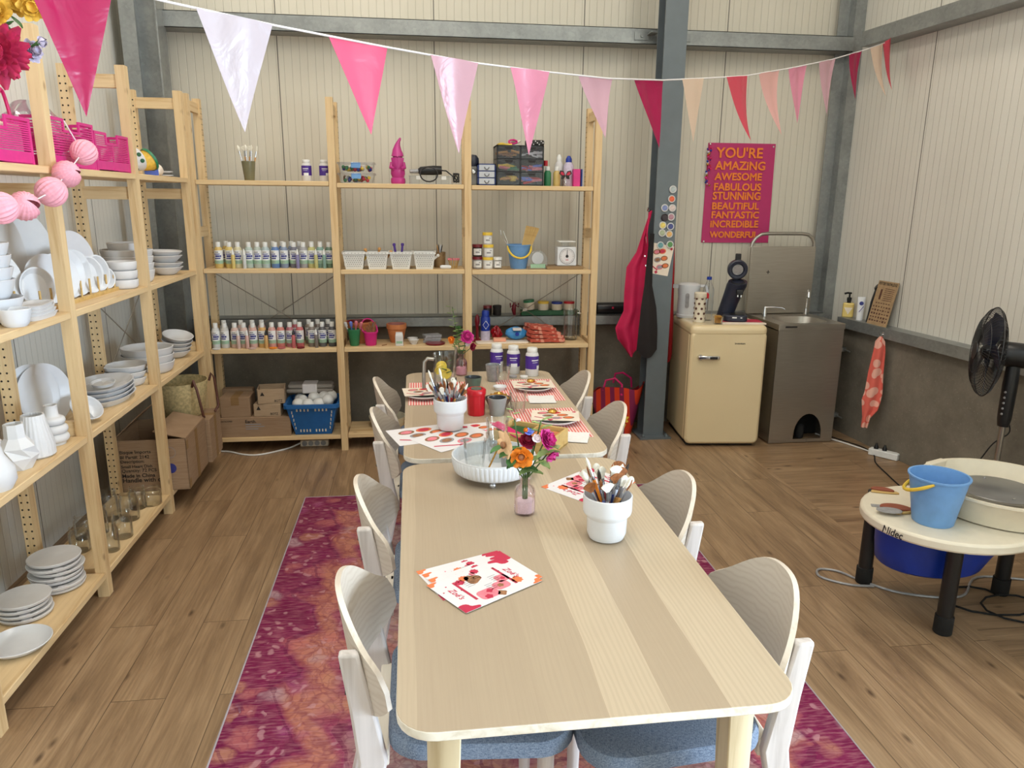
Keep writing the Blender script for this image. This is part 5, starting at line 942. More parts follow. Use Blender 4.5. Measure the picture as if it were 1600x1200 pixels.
t = thing('portable_speaker', 'black cylindrical portable speaker lying on the wall rail', 'speaker', (1.935, .405, zr)); MB().lathe([(.036, -.105), (.042, -.10), (.042, .10), (.036, .105)], 26, M=T(0, 0, .042) @ Matrix.Rotation(PI/2, 4, 'Y')).build('speaker_body', P('black_plastic'), t, smooth=True); MB().box((.01, -.0425, .05), (.014, .001, .014)).build('badge', P('print_red'), t)
for s in (-1, 1): MB().lathe([(.030, 0), (.034, .004), (.02, .006)], 20, M=T(s*.105, 0, .042) @ Matrix.Rotation(s*PI/2, 4, 'Y')).build('end_cap', P('rubber'), t, smooth=True)
# ---------------------------------------------------------------- things on the tables
ZT_ = .7425
# printed leaflets: a sheet with flat printed shapes on it
def card(name, label, w, h, loc, rz, seed, group=None, mat='paper', thick=.0006, rot=None, cat='leaflet', food=False):
    o = MB().prism(rrect(w, h, .003, 2), 0, thick).build(name, P(mat), loc=loc, rot=rot or (0, 0, rz)); tag(o, label, cat, group)
    z0, z1 = thick+.0001, thick+.0003; rnd = random.Random(seed)
    ms = ('print_red', 'print_pink', 'print_brown', 'print_orange', 'print_grey'); bs = {m: MB() for m in ms}
    def poly(m, pts, dz=0): bs[m].prism(pts, z0+dz, z1+dz)
    def blob_(m, cx, cy, r, n=5, dz=0): poly(m, [(cx+r*(1+.14*math.cos(n*a))*math.cos(a), cy+r*(1+.14*math.cos(n*a))*math.sin(a)) for a in [2*PI*k/24 for k in range(24)]], dz)
    def bar(m, cx, cy, L, t, a, dz=0):
        c, s = math.cos(a), math.sin(a); poly(m, [(cx+x*c-y*s, cy+x*s+y*c) for x, y in ((-L/2, -t/2), (L/2, -t/2), (L/2, t/2), (-L/2, t/2))], dz)
    W_, H_ = w/2, h/2; u = min(w, h)
    if food:
        k = 0
        for cx, cy in ((-.52, .45), (.0, .55), (-.3, -.05), (.30, .12), (.05, -.5), (.55, -.35)):
            poly(('print_brown', 'print_orange', 'print_grey', 'print_brown', 'print_pink', 'print_brown')[k], ellipse(u*.17, u*.12, 20, cx*W_, cy*H_, .3)); poly(('print_pink', 'print_red', 'print_brown', 'print_orange', 'print_grey', 'print_orange')[k], ellipse(u*.12, u*.08, 16, cx*W_, cy*H_, .3), .0002); k += 1
        bar('print_red', -W_*.55, -H_*.55, u*.5, u*.05, -.5); blob_('print_red', W_*.8, H_*.8, u*.06, 5); blob_('print_red', -W_*.2, -H_*.86, u*.07, 4)
    else:
        def corner(m, sx, sy, r, n): poly(m, [(sx*W_, sy*H_)]+[(sx*(W_-r*(1+.15*math.sin(3.4*a*2))*math.cos(a)), sy*(H_-r*.7*(1+.15*math.cos(5*a))*math.sin(a))) for a in [PI/2*k/10 for k in range(11)]][::int(sx*sy)])
        corner('print_red', -1, -1, u*.27, 5); corner('print_red', 1, 1, u*.28, 5); corner('print_orange', -1, 1, u*.15, 4); corner('print_orange', 1, -1, u*.15, 4)
        for s in (-1, 1):
            bar('print_red', s*W_*.52, s*H_*.18*0-.0, u*.045, h*.62, 0)
            for k in range(4): bar('print_grey', s*W_*.28, H_*(.42-.10*k)-(.0 if s < 0 else .1*h), w*.10, u*.010, 0)
            for k in range(4): bar('print_grey', s*W_*.02+.0, H_*(.70-.1*k) if s < 0 else -H_*(.12+.1*k), w*.10, u*.010, 0)
        blob_('print_brown', -W_*.10, H_*.42, u*.13, 3); blob_('print_orange', -W_*.24, H_*.62, u*.08, 9); blob_('print_red', -W_*.40, H_*.50, u*.075, 8); blob_('print_red', W_*.12, H_*.78, u*.07, 8); blob_('print_pink', W_*.02, H_*.7, u*.05, 6)
        poly('print_pink', rrect(u*.34, u*.26, u*.08, 4, -W_*.20, -H_*.55)); blob_('print_red', -W_*.26, -H_*.70, u*.06, 5, .0002); blob_('print_red', -W_*.12, -H_*.45, u*.05, 4, .0002)
        poly('print_pink', rrect(u*.28, u*.22, u*.08, 4, W_*.22, -H_*.40)); blob_('print_brown', W_*.2, -H_*.4, u*.05, 5, .0002); poly('print_pink', rrect(u*.22, u*.2, u*.06, 4, W_*.40, -H_*.08)); blob_('print_red', W_*.42, -H_*.1, u*.04, 5, .0002); blob_('print_brown', W_*.04, -H_*.78, u*.07, 4)
        blob_('print_orange', W_*.62, -H_*.45, u*.09, 8)
        for k in range(14): blob_(('print_red', 'print_pink')[k % 2], rnd.uniform(-.9, .9)*W_, rnd.uniform(-.9, .9)*H_, u*.014, 3)
        for s in (-1, 1): text('lettering', 'Zo\u00eb\u2019s', h*.34, None, P('print_red'), o, (s*W_*.72, 0, z1), (0, 0, -PI/2), .0, .3)
    al = MB()
    for k, m in enumerate(ms): al.add(bs[m].v, bs[m].f, k)
    al.build('print', rm(*ms), o); return o
A33 = math.radians(33)
for k, (dx, dy, a, lab) in enumerate(((-.028, .055, -.17, 'backmost leaflet of the fan on the near table, its edge showing at the left'), (-.012, .045, -.10, 'leaflet second from the back in the fan on the near table'), (.004, .024, -.04, 'leaflet under the top one in the fan on the near table'), (0, 0, 0, 'top leaflet of the fan on the near table, fully visible'))): card('leaflet', lab, .238, .162, (.678+dx, -3.237+dy, ZT_+.001*k), A33+a, 3+k, 'fanned leaflets')
card('leaflet', 'printed leaflet lying under the near brush pot', .26, .20, (1.085, -2.615, ZT_), math.radians(39)+PI, 9)
card('menu_sheet', 'food picture sheet under the far brush pot, reaching past the table edge', .297, .21, (.560, -2.005, ZT_), .30, 4, None, food=True); card('menu_sheet', 'food picture sheet under the far brush pot, nearer the round tray', .297, .21, (.665, -2.070, ZT_+.001), .62, 5, None, food=True); card('menu_sheet', 'food picture sheet peeping out between the glasses and the far pot', .20, .15, (.765, -1.955, ZT_), .2, 6, None, food=True)
# placemats, plates with cards, napkins
for x, y, lab in ((.625, -1.355, 'red striped placemat on the left of the far table, under the jug'), (1.073, -1.335, 'red striped placemat at the far right of the far table'), (1.075, -1.895, 'red striped placemat at the near right of the far table')):
    tag(MB().prism(rrect(.295, .43, .004, 2), 0, .0012).build('placemat', P('placemat_stripe'), loc=(x, y, ZT_)), lab, 'placemat', 'striped placemats')
for x, y, lab, rz in ((.555, -1.43, 'left plate on the far table', .1), (1.095, -1.335, 'far right plate on the far table', -.05), (1.105, -1.895, 'near right plate on the far table', -.18)):
    round_pot('dinner_plate', 'white '+lab+' under a printed card', 'plate', plate_prof(.10, .018), (x, y, ZT_+.0015), 'bisque', 'place setting plates')
    card('printed_card', 'cream food card lying on the '+lab, .205, .15, (x, y+.01, ZT_+.0265), rz, int(x*100), 'place cards', 'paper_cream', food=True)
    if x > 1:
        b = MB()
        b.lathe([(.018, 0), (.020, .006), (.012, .014), (0, .015)], 12, mod=lambda a, z: 1+.15*math.cos(5*a)); tag(b.build('cookie', P('gold_foil'), smooth=True, loc=(x-.005, y+.055, ZT_+.028)), 'small gold wrapped treat on the '+lab, 'treat', 'wrapped treats')
for x, y, rz, lab in ((1.105, -1.535, -.06, 'white paper napkin between the two right placemats'), (1.135, -2.115, -.3, 'white folded napkin beside the wooden box')): tag(MB().grid(lambda u, v: ((u-.5)*.125, (v-.5)*.125, .004+.0015*math.sin(9*u)*math.sin(8*v)), 8, 8, 0, .003).build('napkin', P('napkin'), loc=(x, y, ZT_+.002), rot=(0, 0, rz), smooth=True), lab, 'napkin')
tag(MB().grid(lambda u, v: ((u-.5)*.07, (v-.5)*.05, .003+.012*v*v+.003*math.sin(7*u)), 6, 6, 0, .002).build('napkin', P('napkin'), loc=(.598, -1.40, ZT_+.030), rot=(.3, 0, .4), smooth=True), 'crumpled white napkin beside the jug handle', 'napkin')
# brush pots
def brush_pot(label, loc):
    return tag(MB().lathe([(.038, 0), (.049, .005), (.055, .020), (.0565, .066), (.058, .070), (.067, .080), (.0685, .088), (.0685, .130), (.066, .132), (.0645, .130), (.064, .085), (.053, .068), (.050, .02), (0, .010)], 44).build('brush_pot', P('white_gloss'), smooth=True, loc=loc), label, 'pot', 'white brush pots')
def fill_pot(cx, cy, seed, nm, fan):
    rnd = random.Random(seed); heads = ['round_white', 'fan_brown', 'round_brown', 'flat_white', 'mop_white', 'round_black', 'fan_white'] if fan else ['round_black', 'round_brown', 'fan_brown', 'round_white', 'round_black', 'round_brown', 'flat_white']
    hand = ['handle_blue', 'handle_white', 'handle_lilac', 'handle_wood', 'screw_dark', 'handle_red']; items = []
    n = 26
    for k in range(n):
        a = 2.4*k+.3; r = math.sqrt((k+.5)/n); fx, fy = cx+.033*r*math.cos(a+PI)*.55, cy+.033*r*math.sin(a+PI)*.55
        items.append((r*math.cos(a), fx, fy, .55*r*math.cos(a), -.45*r*math.sin(a), heads[(k*3+k//7) % 7], hand[(k*5+k//6) % 6], rnd.uniform(.195, .245)))
    items.sort()
    for k, (s, fx, fy, ax, ay, hd, hn, L) in enumerate(items):
        hw = {'round_white': 'round white', 'fan_brown': 'brown fan', 'round_brown': 'pointed brown', 'flat_white': 'flat white', 'mop_white': 'soft white mop', 'round_black': 'dark pointed', 'fan_white': 'white fan'}[hd]
        brush(f'paintbrush with {hw} tip in the {nm} brush pot, {k+1} of {n} from left', (fx, fy, ZT_+.014), (ax, ay, rnd.uniform(-.4, .4)), hd, hn, L, f'brushes in the {nm} brush pot')
brush_pot('white stepped pot of paintbrushes standing on the near table', (1.043, -3.012, ZT_)); fill_pot(1.043, -3.012, 11, 'near', True)
brush('long orange and black handled brush standing tallest in the near brush pot', (1.060, -3.012, ZT_+.014), (-.36, .10), 'round_white', 'petal_orange', .305)
brush_pot('white stepped pot of paintbrushes standing on the far table', (.653, -1.955, ZT_+.003)); fill_pot(.653, -1.955, 12, 'far', False)
for dx, lab in ((-.03, 'left'), (.01, 'right')): brush(f'long white tipped brush standing tall in the far brush pot, {lab} of two', (.653+dx*.4, -1.945, ZT_+.016), (-.22+3*dx, -.05), 'round_white', 'handle_blue', .29)
# flowers
def flower(mb, c, nrm, r, np_, layers, mi=0, cup=.35, width=.55, seed=0):
    rnd = random.Random(seed); q = Vector(nrm).normalized().to_track_quat('Z', 'Y').to_matrix().to_4x4()
    for L in range(layers):
        rr = r*(1-.22*L/max(1, layers-1)*1.6) if layers > 1 else r; lift = cup+(.9*L/layers)
        for k in range(np_):
            a = 2*PI*(k+.5*(L % 2))/np_+rnd.uniform(-.1, .1); k2 = rnd.uniform(.85, 1.1)
            def fn(u, v, a=a, rr=rr*k2, lift=lift):
                w = width*rr*math.sin(PI*min(.93, v*.86+.10))*(u-.5)*2*.62; d = rr*v
                x, y, z = d*math.cos(min(1.4, lift*v)), w, rr*(lift*v*v*.55)-abs(u-.5)*rr*.12
                return (x*math.cos(a)-y*math.sin(a), x*math.sin(a)+y*math.cos(a), z+.004*L*r/.03)
            mb.grid(fn, 4, 5, mi, 0, M=T(*c) @ q)
def leaf(mb, c, d, L, w, mi=0):
    q = Vector(d).normalized().to_track_quat('X', 'Z').to_matrix().to_4x4()
    mb.grid(lambda u, v: (L*v, w*math.sin(PI*min(.97, v*.95+.03))*(u-.5), -.12*L*v*v+abs(u-.5)*w*.3), 4, 6, mi, 0, M=T(*c) @ q)
def bouquet(label, loc, blooms, leaves, stems, glassmat, vlabel=None):
    t = thing('flower_vase', label, 'vase', loc); R = .0325
    MB().lathe([(R*.9, 0), (R, .005), (R, .070), (R*.85, .084), (.014, .094), (.0135, .108), (.0185, .112), (.0185, .117), (.0125, .117), (.0115, .094), (R*.82, .080), (R*.92, .068), (R*.92, .006), (0, .005)], 32).build('vase_glass', P(glassmat), t, smooth=True)
    MB().lathe([(R*.88, .0065), (R*.89, .042), (R*.4, .048), (0, .044)], 24).build('sand', P('sand'), t, smooth=True)
    for p in stems: MB().tube([(p[0]*.10, p[1]*.10, .045), (p[0]*.12, p[1]*.12, .112)]+[p], .0022, 6).build('stem', P('stem'), t, smooth=True)
    for k, (c, n_, r, pe, la, mt, ce, cup, wd) in enumerate(blooms):
        b = MB(); flower(b, c, n_, r, pe, la, 0, cup, wd, k); f = b.build('flower', P(mt), t, smooth=True)
        if ce: MB().lathe([(r*.22, 0), (r*.24, r*.10), (r*.12, r*.2), (0, r*.22)], 12, M=T(*(Vector(c)+Vector(n_).normalized()*r*.12)) @ Vector(n_).normalized().to_track_quat('Z', 'Y').to_matrix().to_4x4()).build('flower_centre', P(ce), f, smooth=True)
    for k, (c, d, L, w, mt) in enumerate(leaves): b = MB(); leaf(b, c, d, L, w); b.build('leaf', P(mt), t, smooth=True)
    return t
V0 = (.838, -2.818, ZT_)
def rel(o, *p): return (p[0]-o[0], p[1]-o[1], p[2]-o[2])
nb = [(rel(V0, .822, -2.845, .932), (-.15, -.8, .15), .042, 9, 2, 'petal_orange', 'print_brown', .62, .66), (rel(V0, .776, -2.83, .965), (-.9, -.4, .1), .048, 8, 1, 'petal_peach', 'print_brown', .30, .62), (rel(V0, .840, -2.825, .972), (.1, -.5, .5), .030, 9, 4, 'petal_crimson', None, .45, .7),
      (rel(V0, .896, -2.83, .978), (.7, -.5, .35), .040, 9, 4, 'petal_magenta', None, .45, .7), (rel(V0, .868, -2.84, .985), (.1, -.7, .5), .018, 6, 2, 'petal_white', None, .6, .8), (rel(V0, .912, -2.835, .932), (.5, -.5, -.6), .034, 5, 2, 'petal_magenta', None, .8, .7), (rel(V0, .846, -2.83, 1.003), (0, -.5, .8), .016, 7, 2, 'petal_blue', None, .5, .7),
      (rel(V0, .836, -2.835, 1.010), (-.2, -.5, .6), .011, 8, 3, 'petal_orange', None, .9, .8), (rel(V0, .815, -2.82, 1.035), (-.2, 0, 1), .013, 6, 2, 'petal_white', 'leaf_light', 1.1, .8)]
nl = [(rel(V0, .845+.005*k*(-1)**k, -2.83, .880+.0055*k), (math.cos(1.9*k), -.4, .3*math.sin(k*2)), .046, .032, 'leaf' if k % 2 else 'leaf_light') for k in range(16)]+[(rel(V0, .885, -2.82, .985+.012*k), ((-1)**k, -.2, .5), .034, .022, 'leaf_light') for k in range(5)]+[(rel(V0, .80, -2.815, 1.03+.012*k), ((-1)**k, -.2, .4), .022, .014, 'leaf_light') for k in range(4)]
bouquet('pink glass bottle vase with orange and magenta flowers on the near table', V0, nb, nl, [(-.06, -.01, .215), (-.02, -.02, .18), (.0, 0, .23), (.05, -.01, .22), (.045, 0, .29), (-.035, 0, .30), (.02, -.02, .22), (.06, -.02, .19)], 'lilac_glass')
V1 = (.757, -.978, ZT_)
fb = [(rel(V1, .785, -1.0, .955), (.15, -.8, .3), .042, 10, 4, 'petal_magenta', None, .5, .75), (rel(V1, .708, -1.0, .938), (-.6, -.6, .2), .030, 7, 2, 'petal_orange', None, .8, .75), (rel(V1, .815, -1.0, .902), (.6, -.7, -.1), .026, 9, 3, 'petal_crimson', None, .5, .75), (rel(V1, .790, -1.0, .915), (.2, -.7, -.3), .018, 6, 2, 'petal_white', None, .6, .75)]
fl_ = [(rel(V1, .742+.012*math.sin(k*2.1), -.99, .872+.008*k), (math.cos(2.2*k), -.4, .35), .044, .030, 'leaf_light' if k % 3 else 'leaf') for k in range(16)]+[(rel(V1, .722-.003*k, -.985, .985+.018*k), ((-1)**k, -.2, .4), .026, .018, 'leaf_light') for k in range(8)]
bouquet('pink glass bottle vase with magenta flowers at the far end of the far table', V1, fb, fl_, [(-.045, 0, .37), (.03, -.02, .2), (-.05, -.02, .19), (.055, -.02, .155)], 'pink_glass')
# jug
t = thing('glass_jug', 'clear glass jug with lemon slices and leaves behind the far brush pot', 'jug', (.645, -1.50, ZT_+.003)); b = MB(); n = 32; prof = [(.050, 0), (.054, .006), (.052, .10), (.046, .20), (.050, .225)]
V = []
for j, (r, z) in enumerate(prof+[(.047, .224), (.044, .20), (.049, .10), (.050, .010), (.001, .008)]):
    for i in range(n): a = 2*PI*i/n; k = max(0, math.cos(a)) if 3 <= j <= 6 else 0; V.append((r*math.cos(a)+.014*k**3, r*math.sin(a), z+(.030*k**2 if j in (4, 5) else 0)))
b.add(V, [(j*n+i, j*n+(i+1) % n, (j+1)*n+(i+1) % n, (j+1)*n+i) for j in range(9) for i in range(n)]+[tuple(range(n-1, -1, -1))]); b.build('jug_body', P('clear_glass'), t, smooth=True)
MB().tube([(-.046, 0, .198), (-.075, 0, .202), (-.090, 0, .185), (-.094, 0, .12), (-.094, 0, .06)], .0085, 10).build('handle', P('steel'), t, smooth=True)
for k, (x, z, a) in enumerate(((-.02, .15, .5), (.01, .13, -.4), (-.012, .165, .1))): MB().lathe([(.026, -.003), (.026, .003)], 18, M=T(x, -.01, z) @ Matrix.Rotation(PI/2+a, 4, 'X') @ Matrix.Rotation(a, 4, 'Y')).build('lemon_slice', P('yellow_plastic'), t, smooth=True)
for k in range(5): b = MB(); leaf(b, (.012, -.012+.006*k, .13+.012*k), (.6*(-1)**k, -.5, .5), .035, .024); b.build('mint_leaf', P('leaf'), t, smooth=True)
MB().lathe([(.045, .012), (.046, .11), (0, .11)], 24).build('water', P('clear_plastic'), t, smooth=True)
# bottles, cups, glasses
for x, y, rz, lab in ((.957, -.905, .4, 'white bottle with purple label, left of three on the far table'), (1.043, -.958, 0, 'white bottle with purple label, middle of three on the far table'), (1.136, -1.026, .5, 'white bottle with purple label, right of three on the far table')): white_bottle(lab, (x, y, ZT_), rz, 1.03)
for x, y, m, lab in ((1.028, -1.062, 'print_grey', 'grey bottle lid lying upside down between the purple bottles'), (1.086, -1.075, 'white_plastic', 'white bottle lid lying in front of the purple bottles')): tag(MB().lathe([(.021, 0), (.022, .002), (.022, .010), (.019, .011), (0, .006)], 20).build('bottle_lid', P(m), smooth=True, loc=(x, y, ZT_)), lab, 'lid')
pot('metal_cup', 'grey tapered cup next to the tumbler at the far end of the table', 'cup', (.914, -1.13, ZT_), .030, .040, .088, 'tin_grey'); pot('glazed_cup', 'grey glazed cup with brown rim in the middle of the far table', 'cup', (.868, -1.757, ZT_), .031, .042, .080, 'grey_ceramic', rim=.001, rimh=.008, inner='dark_glaze'); pot('glazed_cup', 'dark green glazed cup behind the red jar on the far table', 'cup', (.797, -1.292, ZT_), .034, .044, .062, 'green_glaze', inner='dark_glaze')
pot('snack_bowl', 'brown bowl of gold wrapped sweets on the far table', 'bowl', (.885, -1.635, ZT_), .040, .062, .045, 'leather', inner='dark_glaze'); rnd = random.Random(9)
for k in range(16):
    a = 2.4*k; r = .040*math.sqrt((k+.5)/16); tag(MB().lathe([(0, -.010), (.013, -.006), (.015, .002), (0, .011)], 8, mod=lambda a_, z: 1+.2*math.cos(3*a_)).build('wrapped_sweet', P('gold_foil'), loc=(.885+r*math.cos(a), -1.635+r*math.sin(a), ZT_+.044+.022*(1-r/.04)), rot=(rnd.uniform(-.6, .6), rnd.uniform(-.6, .6), a)), 'gold wrapped sweet heaped in the brown bowl', 'sweet', 'sweets in the brown bowl')
t = thing('red_jar', 'red ribbed plastic jar with lid beside the far brush pot', 'jar', (.777, -1.742, ZT_)); MB().lathe([(.036, 0), (.037, .003), (.039, .095)], 40, mod=lambda a, z: 1+.03*math.cos(10*a)).build('jar_body', P('red_plastic'), t, smooth=True); MB().lathe([(.042, .092), (.043, .096), (.043, .112), (.038, .118), (.030, .118), (.028, .114), (0, .114)], 32, mod=lambda a, z: 1+.012*math.cos(20*a)).build('lid', P('red_plastic'), t, smooth=True); MB().lathe([(.024, .1145), (.022, .120), (0, .120)], 20).build('lid_inset', P('green_glaze'), t, smooth=True)
def tumbler(label, loc, r0, r1, h, name='tumbler', grp='ribbed glass tumblers'):
    return tag(MB().lathe([(r0*.94, 0), (r0, .004), (r0+(r1-r0)*.62, h*.62), (r0+(r1-r0)*.66, h*.66), (r1, h), (r1-.0025, h), (r0+(r1-r0)*.6, h*.6), (r0-.003, .012), (0, .010)], 40, mod=lambda a, z: 1+(.03*abs(math.cos(5*a)) if .01 < z < h*.64 else 0)).build(name, P('clear_glass'), smooth=True, loc=loc), label, 'glass', grp)
tumbler('ribbed glass tumbler beside the grey tapered cup', (.960, -1.190, ZT_), .029, .040, .098); tumbler('ribbed glass tumbler by the sweets, before the near placemat', (.962, -1.742, ZT_), .030, .040, .102)
tumbler('small glass of brown drink behind the tumbler by the sweets', (.938, -1.700, ZT_), .022, .028, .066, 'shot_glass', None); pot('white_saucer', 'small white saucer behind the bowl of sweets', 'dish', (.930, -1.315, ZT_), .026, .036, .018, 'white_gloss')
# white ribbed tray
TR = (.775, -2.505)
t = thing('serving_tray', 'round white ribbed tray on ball feet holding glasses', 'tray', (TR[0], TR[1], ZT_)); n = 348
b = MB(); b.lathe([(.10, .0225), (.125, .0235), (.134, .032), (.139, .052), (.142, .076), (.1425, .078), (.143, .084), (.1385, .084), (.135, .062), (.129, .036), (.12, .030), (0, .030)], n, mod=lambda a, z: 1+(.016*abs(math.cos(29*a)) if .028 < z < .077 else 0)); b.build('tray_body', P('white_gloss'), t, smooth=True)
for a in (-1.7, .4, 2.5): MB().lathe([(.0115*math.sin(PI*j/10), .0115-.0115*math.cos(PI*j/10)) for j in range(11)], 14, (.112*math.cos(a), .112*math.sin(a), 0)).build('ball_foot', P('ferrule'), t, smooth=True)
zt_ = ZT_+.0305
tumbler('ribbed glass tumbler at the left in the white tray', (.712, -2.492, zt_), .031, .041, .100); tumbler('ribbed glass tumbler, lower of two nested in the white tray', (.796, -2.425, zt_), .031, .041, .100); tumbler('ribbed glass tumbler, upper of two nested in the white tray', (.796, -2.425, zt_+.052), .0285, .041, .100)
pot('glazed_pot', 'dark grey glazed pot in the white tray behind the flowers', 'pot', (.835, -2.525, zt_), .033, .042, .070, 'grey_ceramic', inner='dark_glaze')
tag(MB().tube([(0, 0, 0), (.035, -.02, .09)], .003, 6).tube([(.033, -.019, .086), (.040, -.023, .105), (.045, -.026, .118)], [.004, .010, .005], 8).build('spoon', P('gold_foil'), smooth=True, loc=(.752, -2.535, zt_+.004)), 'thin gold spoon leaning between the glasses in the white tray', 'spoon')
# wooden box
t = thing('wooden_box', 'open light wooden box with divided lining beside the white tray', 'box', (.953, -2.190, ZT_), -.572); b = MB(); w, d, h, e = .245, .162, .066, .010
b.box((0, 0, .004), (w, d, .008)); b.build('base', P('bamboo'), t)
for c, s in (((0, -d/2+e/2, h/2), (w, e, h)), ((0, d/2-e/2, h/2), (w, e, h)), ((-w/2+e/2, 0, h/2), (e, d-2*e, h)), ((w/2-e/2, 0, h/2), (e, d-2*e, h))): MB().box((0, 0, 0), s).build('side', P('bamboo'), t, bevel=.002, loc=c)
MB().box((0, 0, .036), (.004, d-2*e, .05)).build('divider', P('bamboo'), t)
for x, m, lab in ((.055, 'terracotta', 'terracotta coloured tile set in the wooden box'), (-.055, 'dark_green', 'dark green tile set in the wooden box')): tag(MB().box((0, 0, .022), (.095, .13, .04)).build('tile_stack', P(m), bevel=.003, loc=Vector((.953, -2.190, ZT_+.008))+Rz(-.572) @ Vector((x, 0, 0)), rot=(0, 0, -.572)), lab, 'tile')
tag(MB().prism(rrect(.16, .045, .004, 2), 0, .004).build('pink_packet', P('magenta'), loc=(.872, -2.205, ZT_+.062), rot=(0, .25, -.75)), 'clear edged magenta packet leaning on the wooden box', 'packet')
# ---------------------------------------------------------------- fridge, sink and the right-hand wall
fx, fy, fa = 2.353, -.165, -.095; FW_, FD_, FH_ = .520, .56, .857
t = thing('fridge', 'cream retro style under-counter fridge with chrome handle', 'fridge', (fx, fy, 0), fa)
b = MB(); b.box((FW_/2, FD_/2+.03, .43), (FW_-.006, FD_-.06, .80)); b.build('body', P('fridge_cream'), t, bevel=.02, smooth=True)
b = MB(); out = rrect(FW_, .80, .045, 6); b.prism(out, -.0, .06, M=T(FW_/2, .06, .42) @ X); b.build('door', P('fridge_cream'), t, bevel=.018, smooth=True)
# domed cap
b = MB(); b.prism(rrect(FW_+.004, FD_, .04, 5), .775, FH_, M=T(FW_/2, FD_/2-.002, 0)); b.build('top_cap', P('fridge_cream'), t, bevel=.032, smooth=True).modifiers[0].segments = 5
MB().box((FW_/2, FD_/2+.02, .022), (FW_-.05, FD_-.06, .044)).build('plinth', P('rubber'), t)
hd = MB().box((.125, -.018, .640), (.145, .022, .026)).build('handle', P('chrome'), t, bevel=.006, smooth=True)
MB().lathe([(.020, 0), (.021, .006), (.017, .020)], 18, M=T(.068, 0, .640) @ X).build('handle_mount', P('chrome'), hd, smooth=True); MB().box((.155, -.031, .640), (.05, .004, .016)).build('handle_inset', P('screw_dark'), hd)
text('lettering', 'inventum', .070, None, P('screw_dark'), t, (.335, -.0012, .735), UPR, .01)
def floc(x, y, z=FH_): v = Rz(fa) @ Vector((x, y, z)); return (fx+v.x, fy+v.y, v.z)
# kettle
t = thing('electric_kettle', 'white electric kettle with grey water gauge on the fridge', 'kettle', (2.458, .215, FH_), -.2)
MB().lathe([(.078, 0), (.080, .004), (.080, .020), (.076, .024), (.078, .04), (.074, .14), (.078, .20), (.080, .225)], 32).build('body', P('white_gloss'), t, smooth=True)
MB().lathe([(.080, .224), (.080, .232), (.060, .242), (0, .245)], 32).build('lid', P('white_gloss'), t, smooth=True)
MB().prism([(-.020, 0), (.020, 0), (0, -.035)], .205, .232, M=T(-.078, 0, 0) @ Rz(-PI/2)).build('spout', P('white_gloss'), t)
MB().tube([(.072, 0, .220), (.118, 0, .222), (.128, 0, .19), (.122, 0, .10), (.10, 0, .055), (.074, 0, .05)], .012, 10).build('handle', P('white_gloss'), t, smooth=True)
MB().prism(rrect(.026, .105, .012), 0, .003, M=T(-.020, -.0745, .125) @ X).build('water_gauge', P('tin_grey'), t); text('lettering', 'TRISA', .03, None, P('screw_dark'), t, (-.012, -.0795, .035), UPR) if False else None
# dotted jar
t = thing('dotted_canister', 'tall cream canister with brown dots and a red clasp', 'canister', floc(.086, .15)); 
MB().lathe([(.036, 0), (.040, .004), (.036, .10), (.037, .170)], 28).build('canister_body', P('cream_plastic'), t, smooth=True); MB().lathe([(.040, .168), (.042, .172), (.042, .200), (.036, .205), (0, .206)], 28).build('lid', P('cream_plastic'), t, smooth=True); MB().tube([(.036, -.012, .20), (.046, -.016, .19), (.045, -.015, .165)], .009, 8).build('clasp', P('red_plastic'), t, smooth=True)
b = MB()
for r in range(5):
    for k in range(6): a = 2*PI*(k+.5*(r % 2))/6; disc(b, .0085, T(.0375*math.sin(a), -.0375*math.cos(a), .028+.034*r) @ Rz(a) @ X, 0, 10, .0025)
b.build('dots', P('leather'), t)
# PET bottle
t = thing('plastic_bottle', 'empty clear plastic bottle with blue cap on the fridge', 'bottle', floc(.165, .24)); MB().lathe([(.036, 0), (.040, .008), (.038, .03), (.040, .06), (.037, .10), (.040, .13), (.036, .16), (.040, .19), (.038, .22), (.018, .265), (.014, .275), (.014, .29)], 28, mod=lambda a, z: 1+.015*math.cos(8*a)).build('bottle', P('clear_plastic'), t, smooth=True); MB().lathe([(.017, .282), (.017, .300), (.015, .302), (0, .302)], 20).build('cap', P('royal_blue'), t, smooth=True)
t = thing('sugar_glass', 'small clear glass dish filled with brown sugar cubes', 'glass', floc(.195, .075)); MB().lathe([(.026, 0), (.030, .004), (.036, .052), (.033, .052), (.026, .006), (0, .006)], 24).build('glass_dish', P('clear_glass'), t, smooth=True); MB().lathe([(.024, .008), (.031, .048), (.020, .058), (0, .056)], 18).build('sugar', P('gold_foil'), t, smooth=True)['kind'] = 'stuff'
t = tag(MB().prism(rrect(.30, .20, .015), 0, .006).build('red_tray', P('print_red'), loc=floc(.375, .15), rot=(0, 0, fa-.05), bevel=.002), 'red and cream tray under the coffee machine on the fridge', 'tray'); MB().prism(rrect(.302, .05, .01), .001, .008, M=T(0, -.078, 0)).build('tray_edge', P('paper_cream'), t)
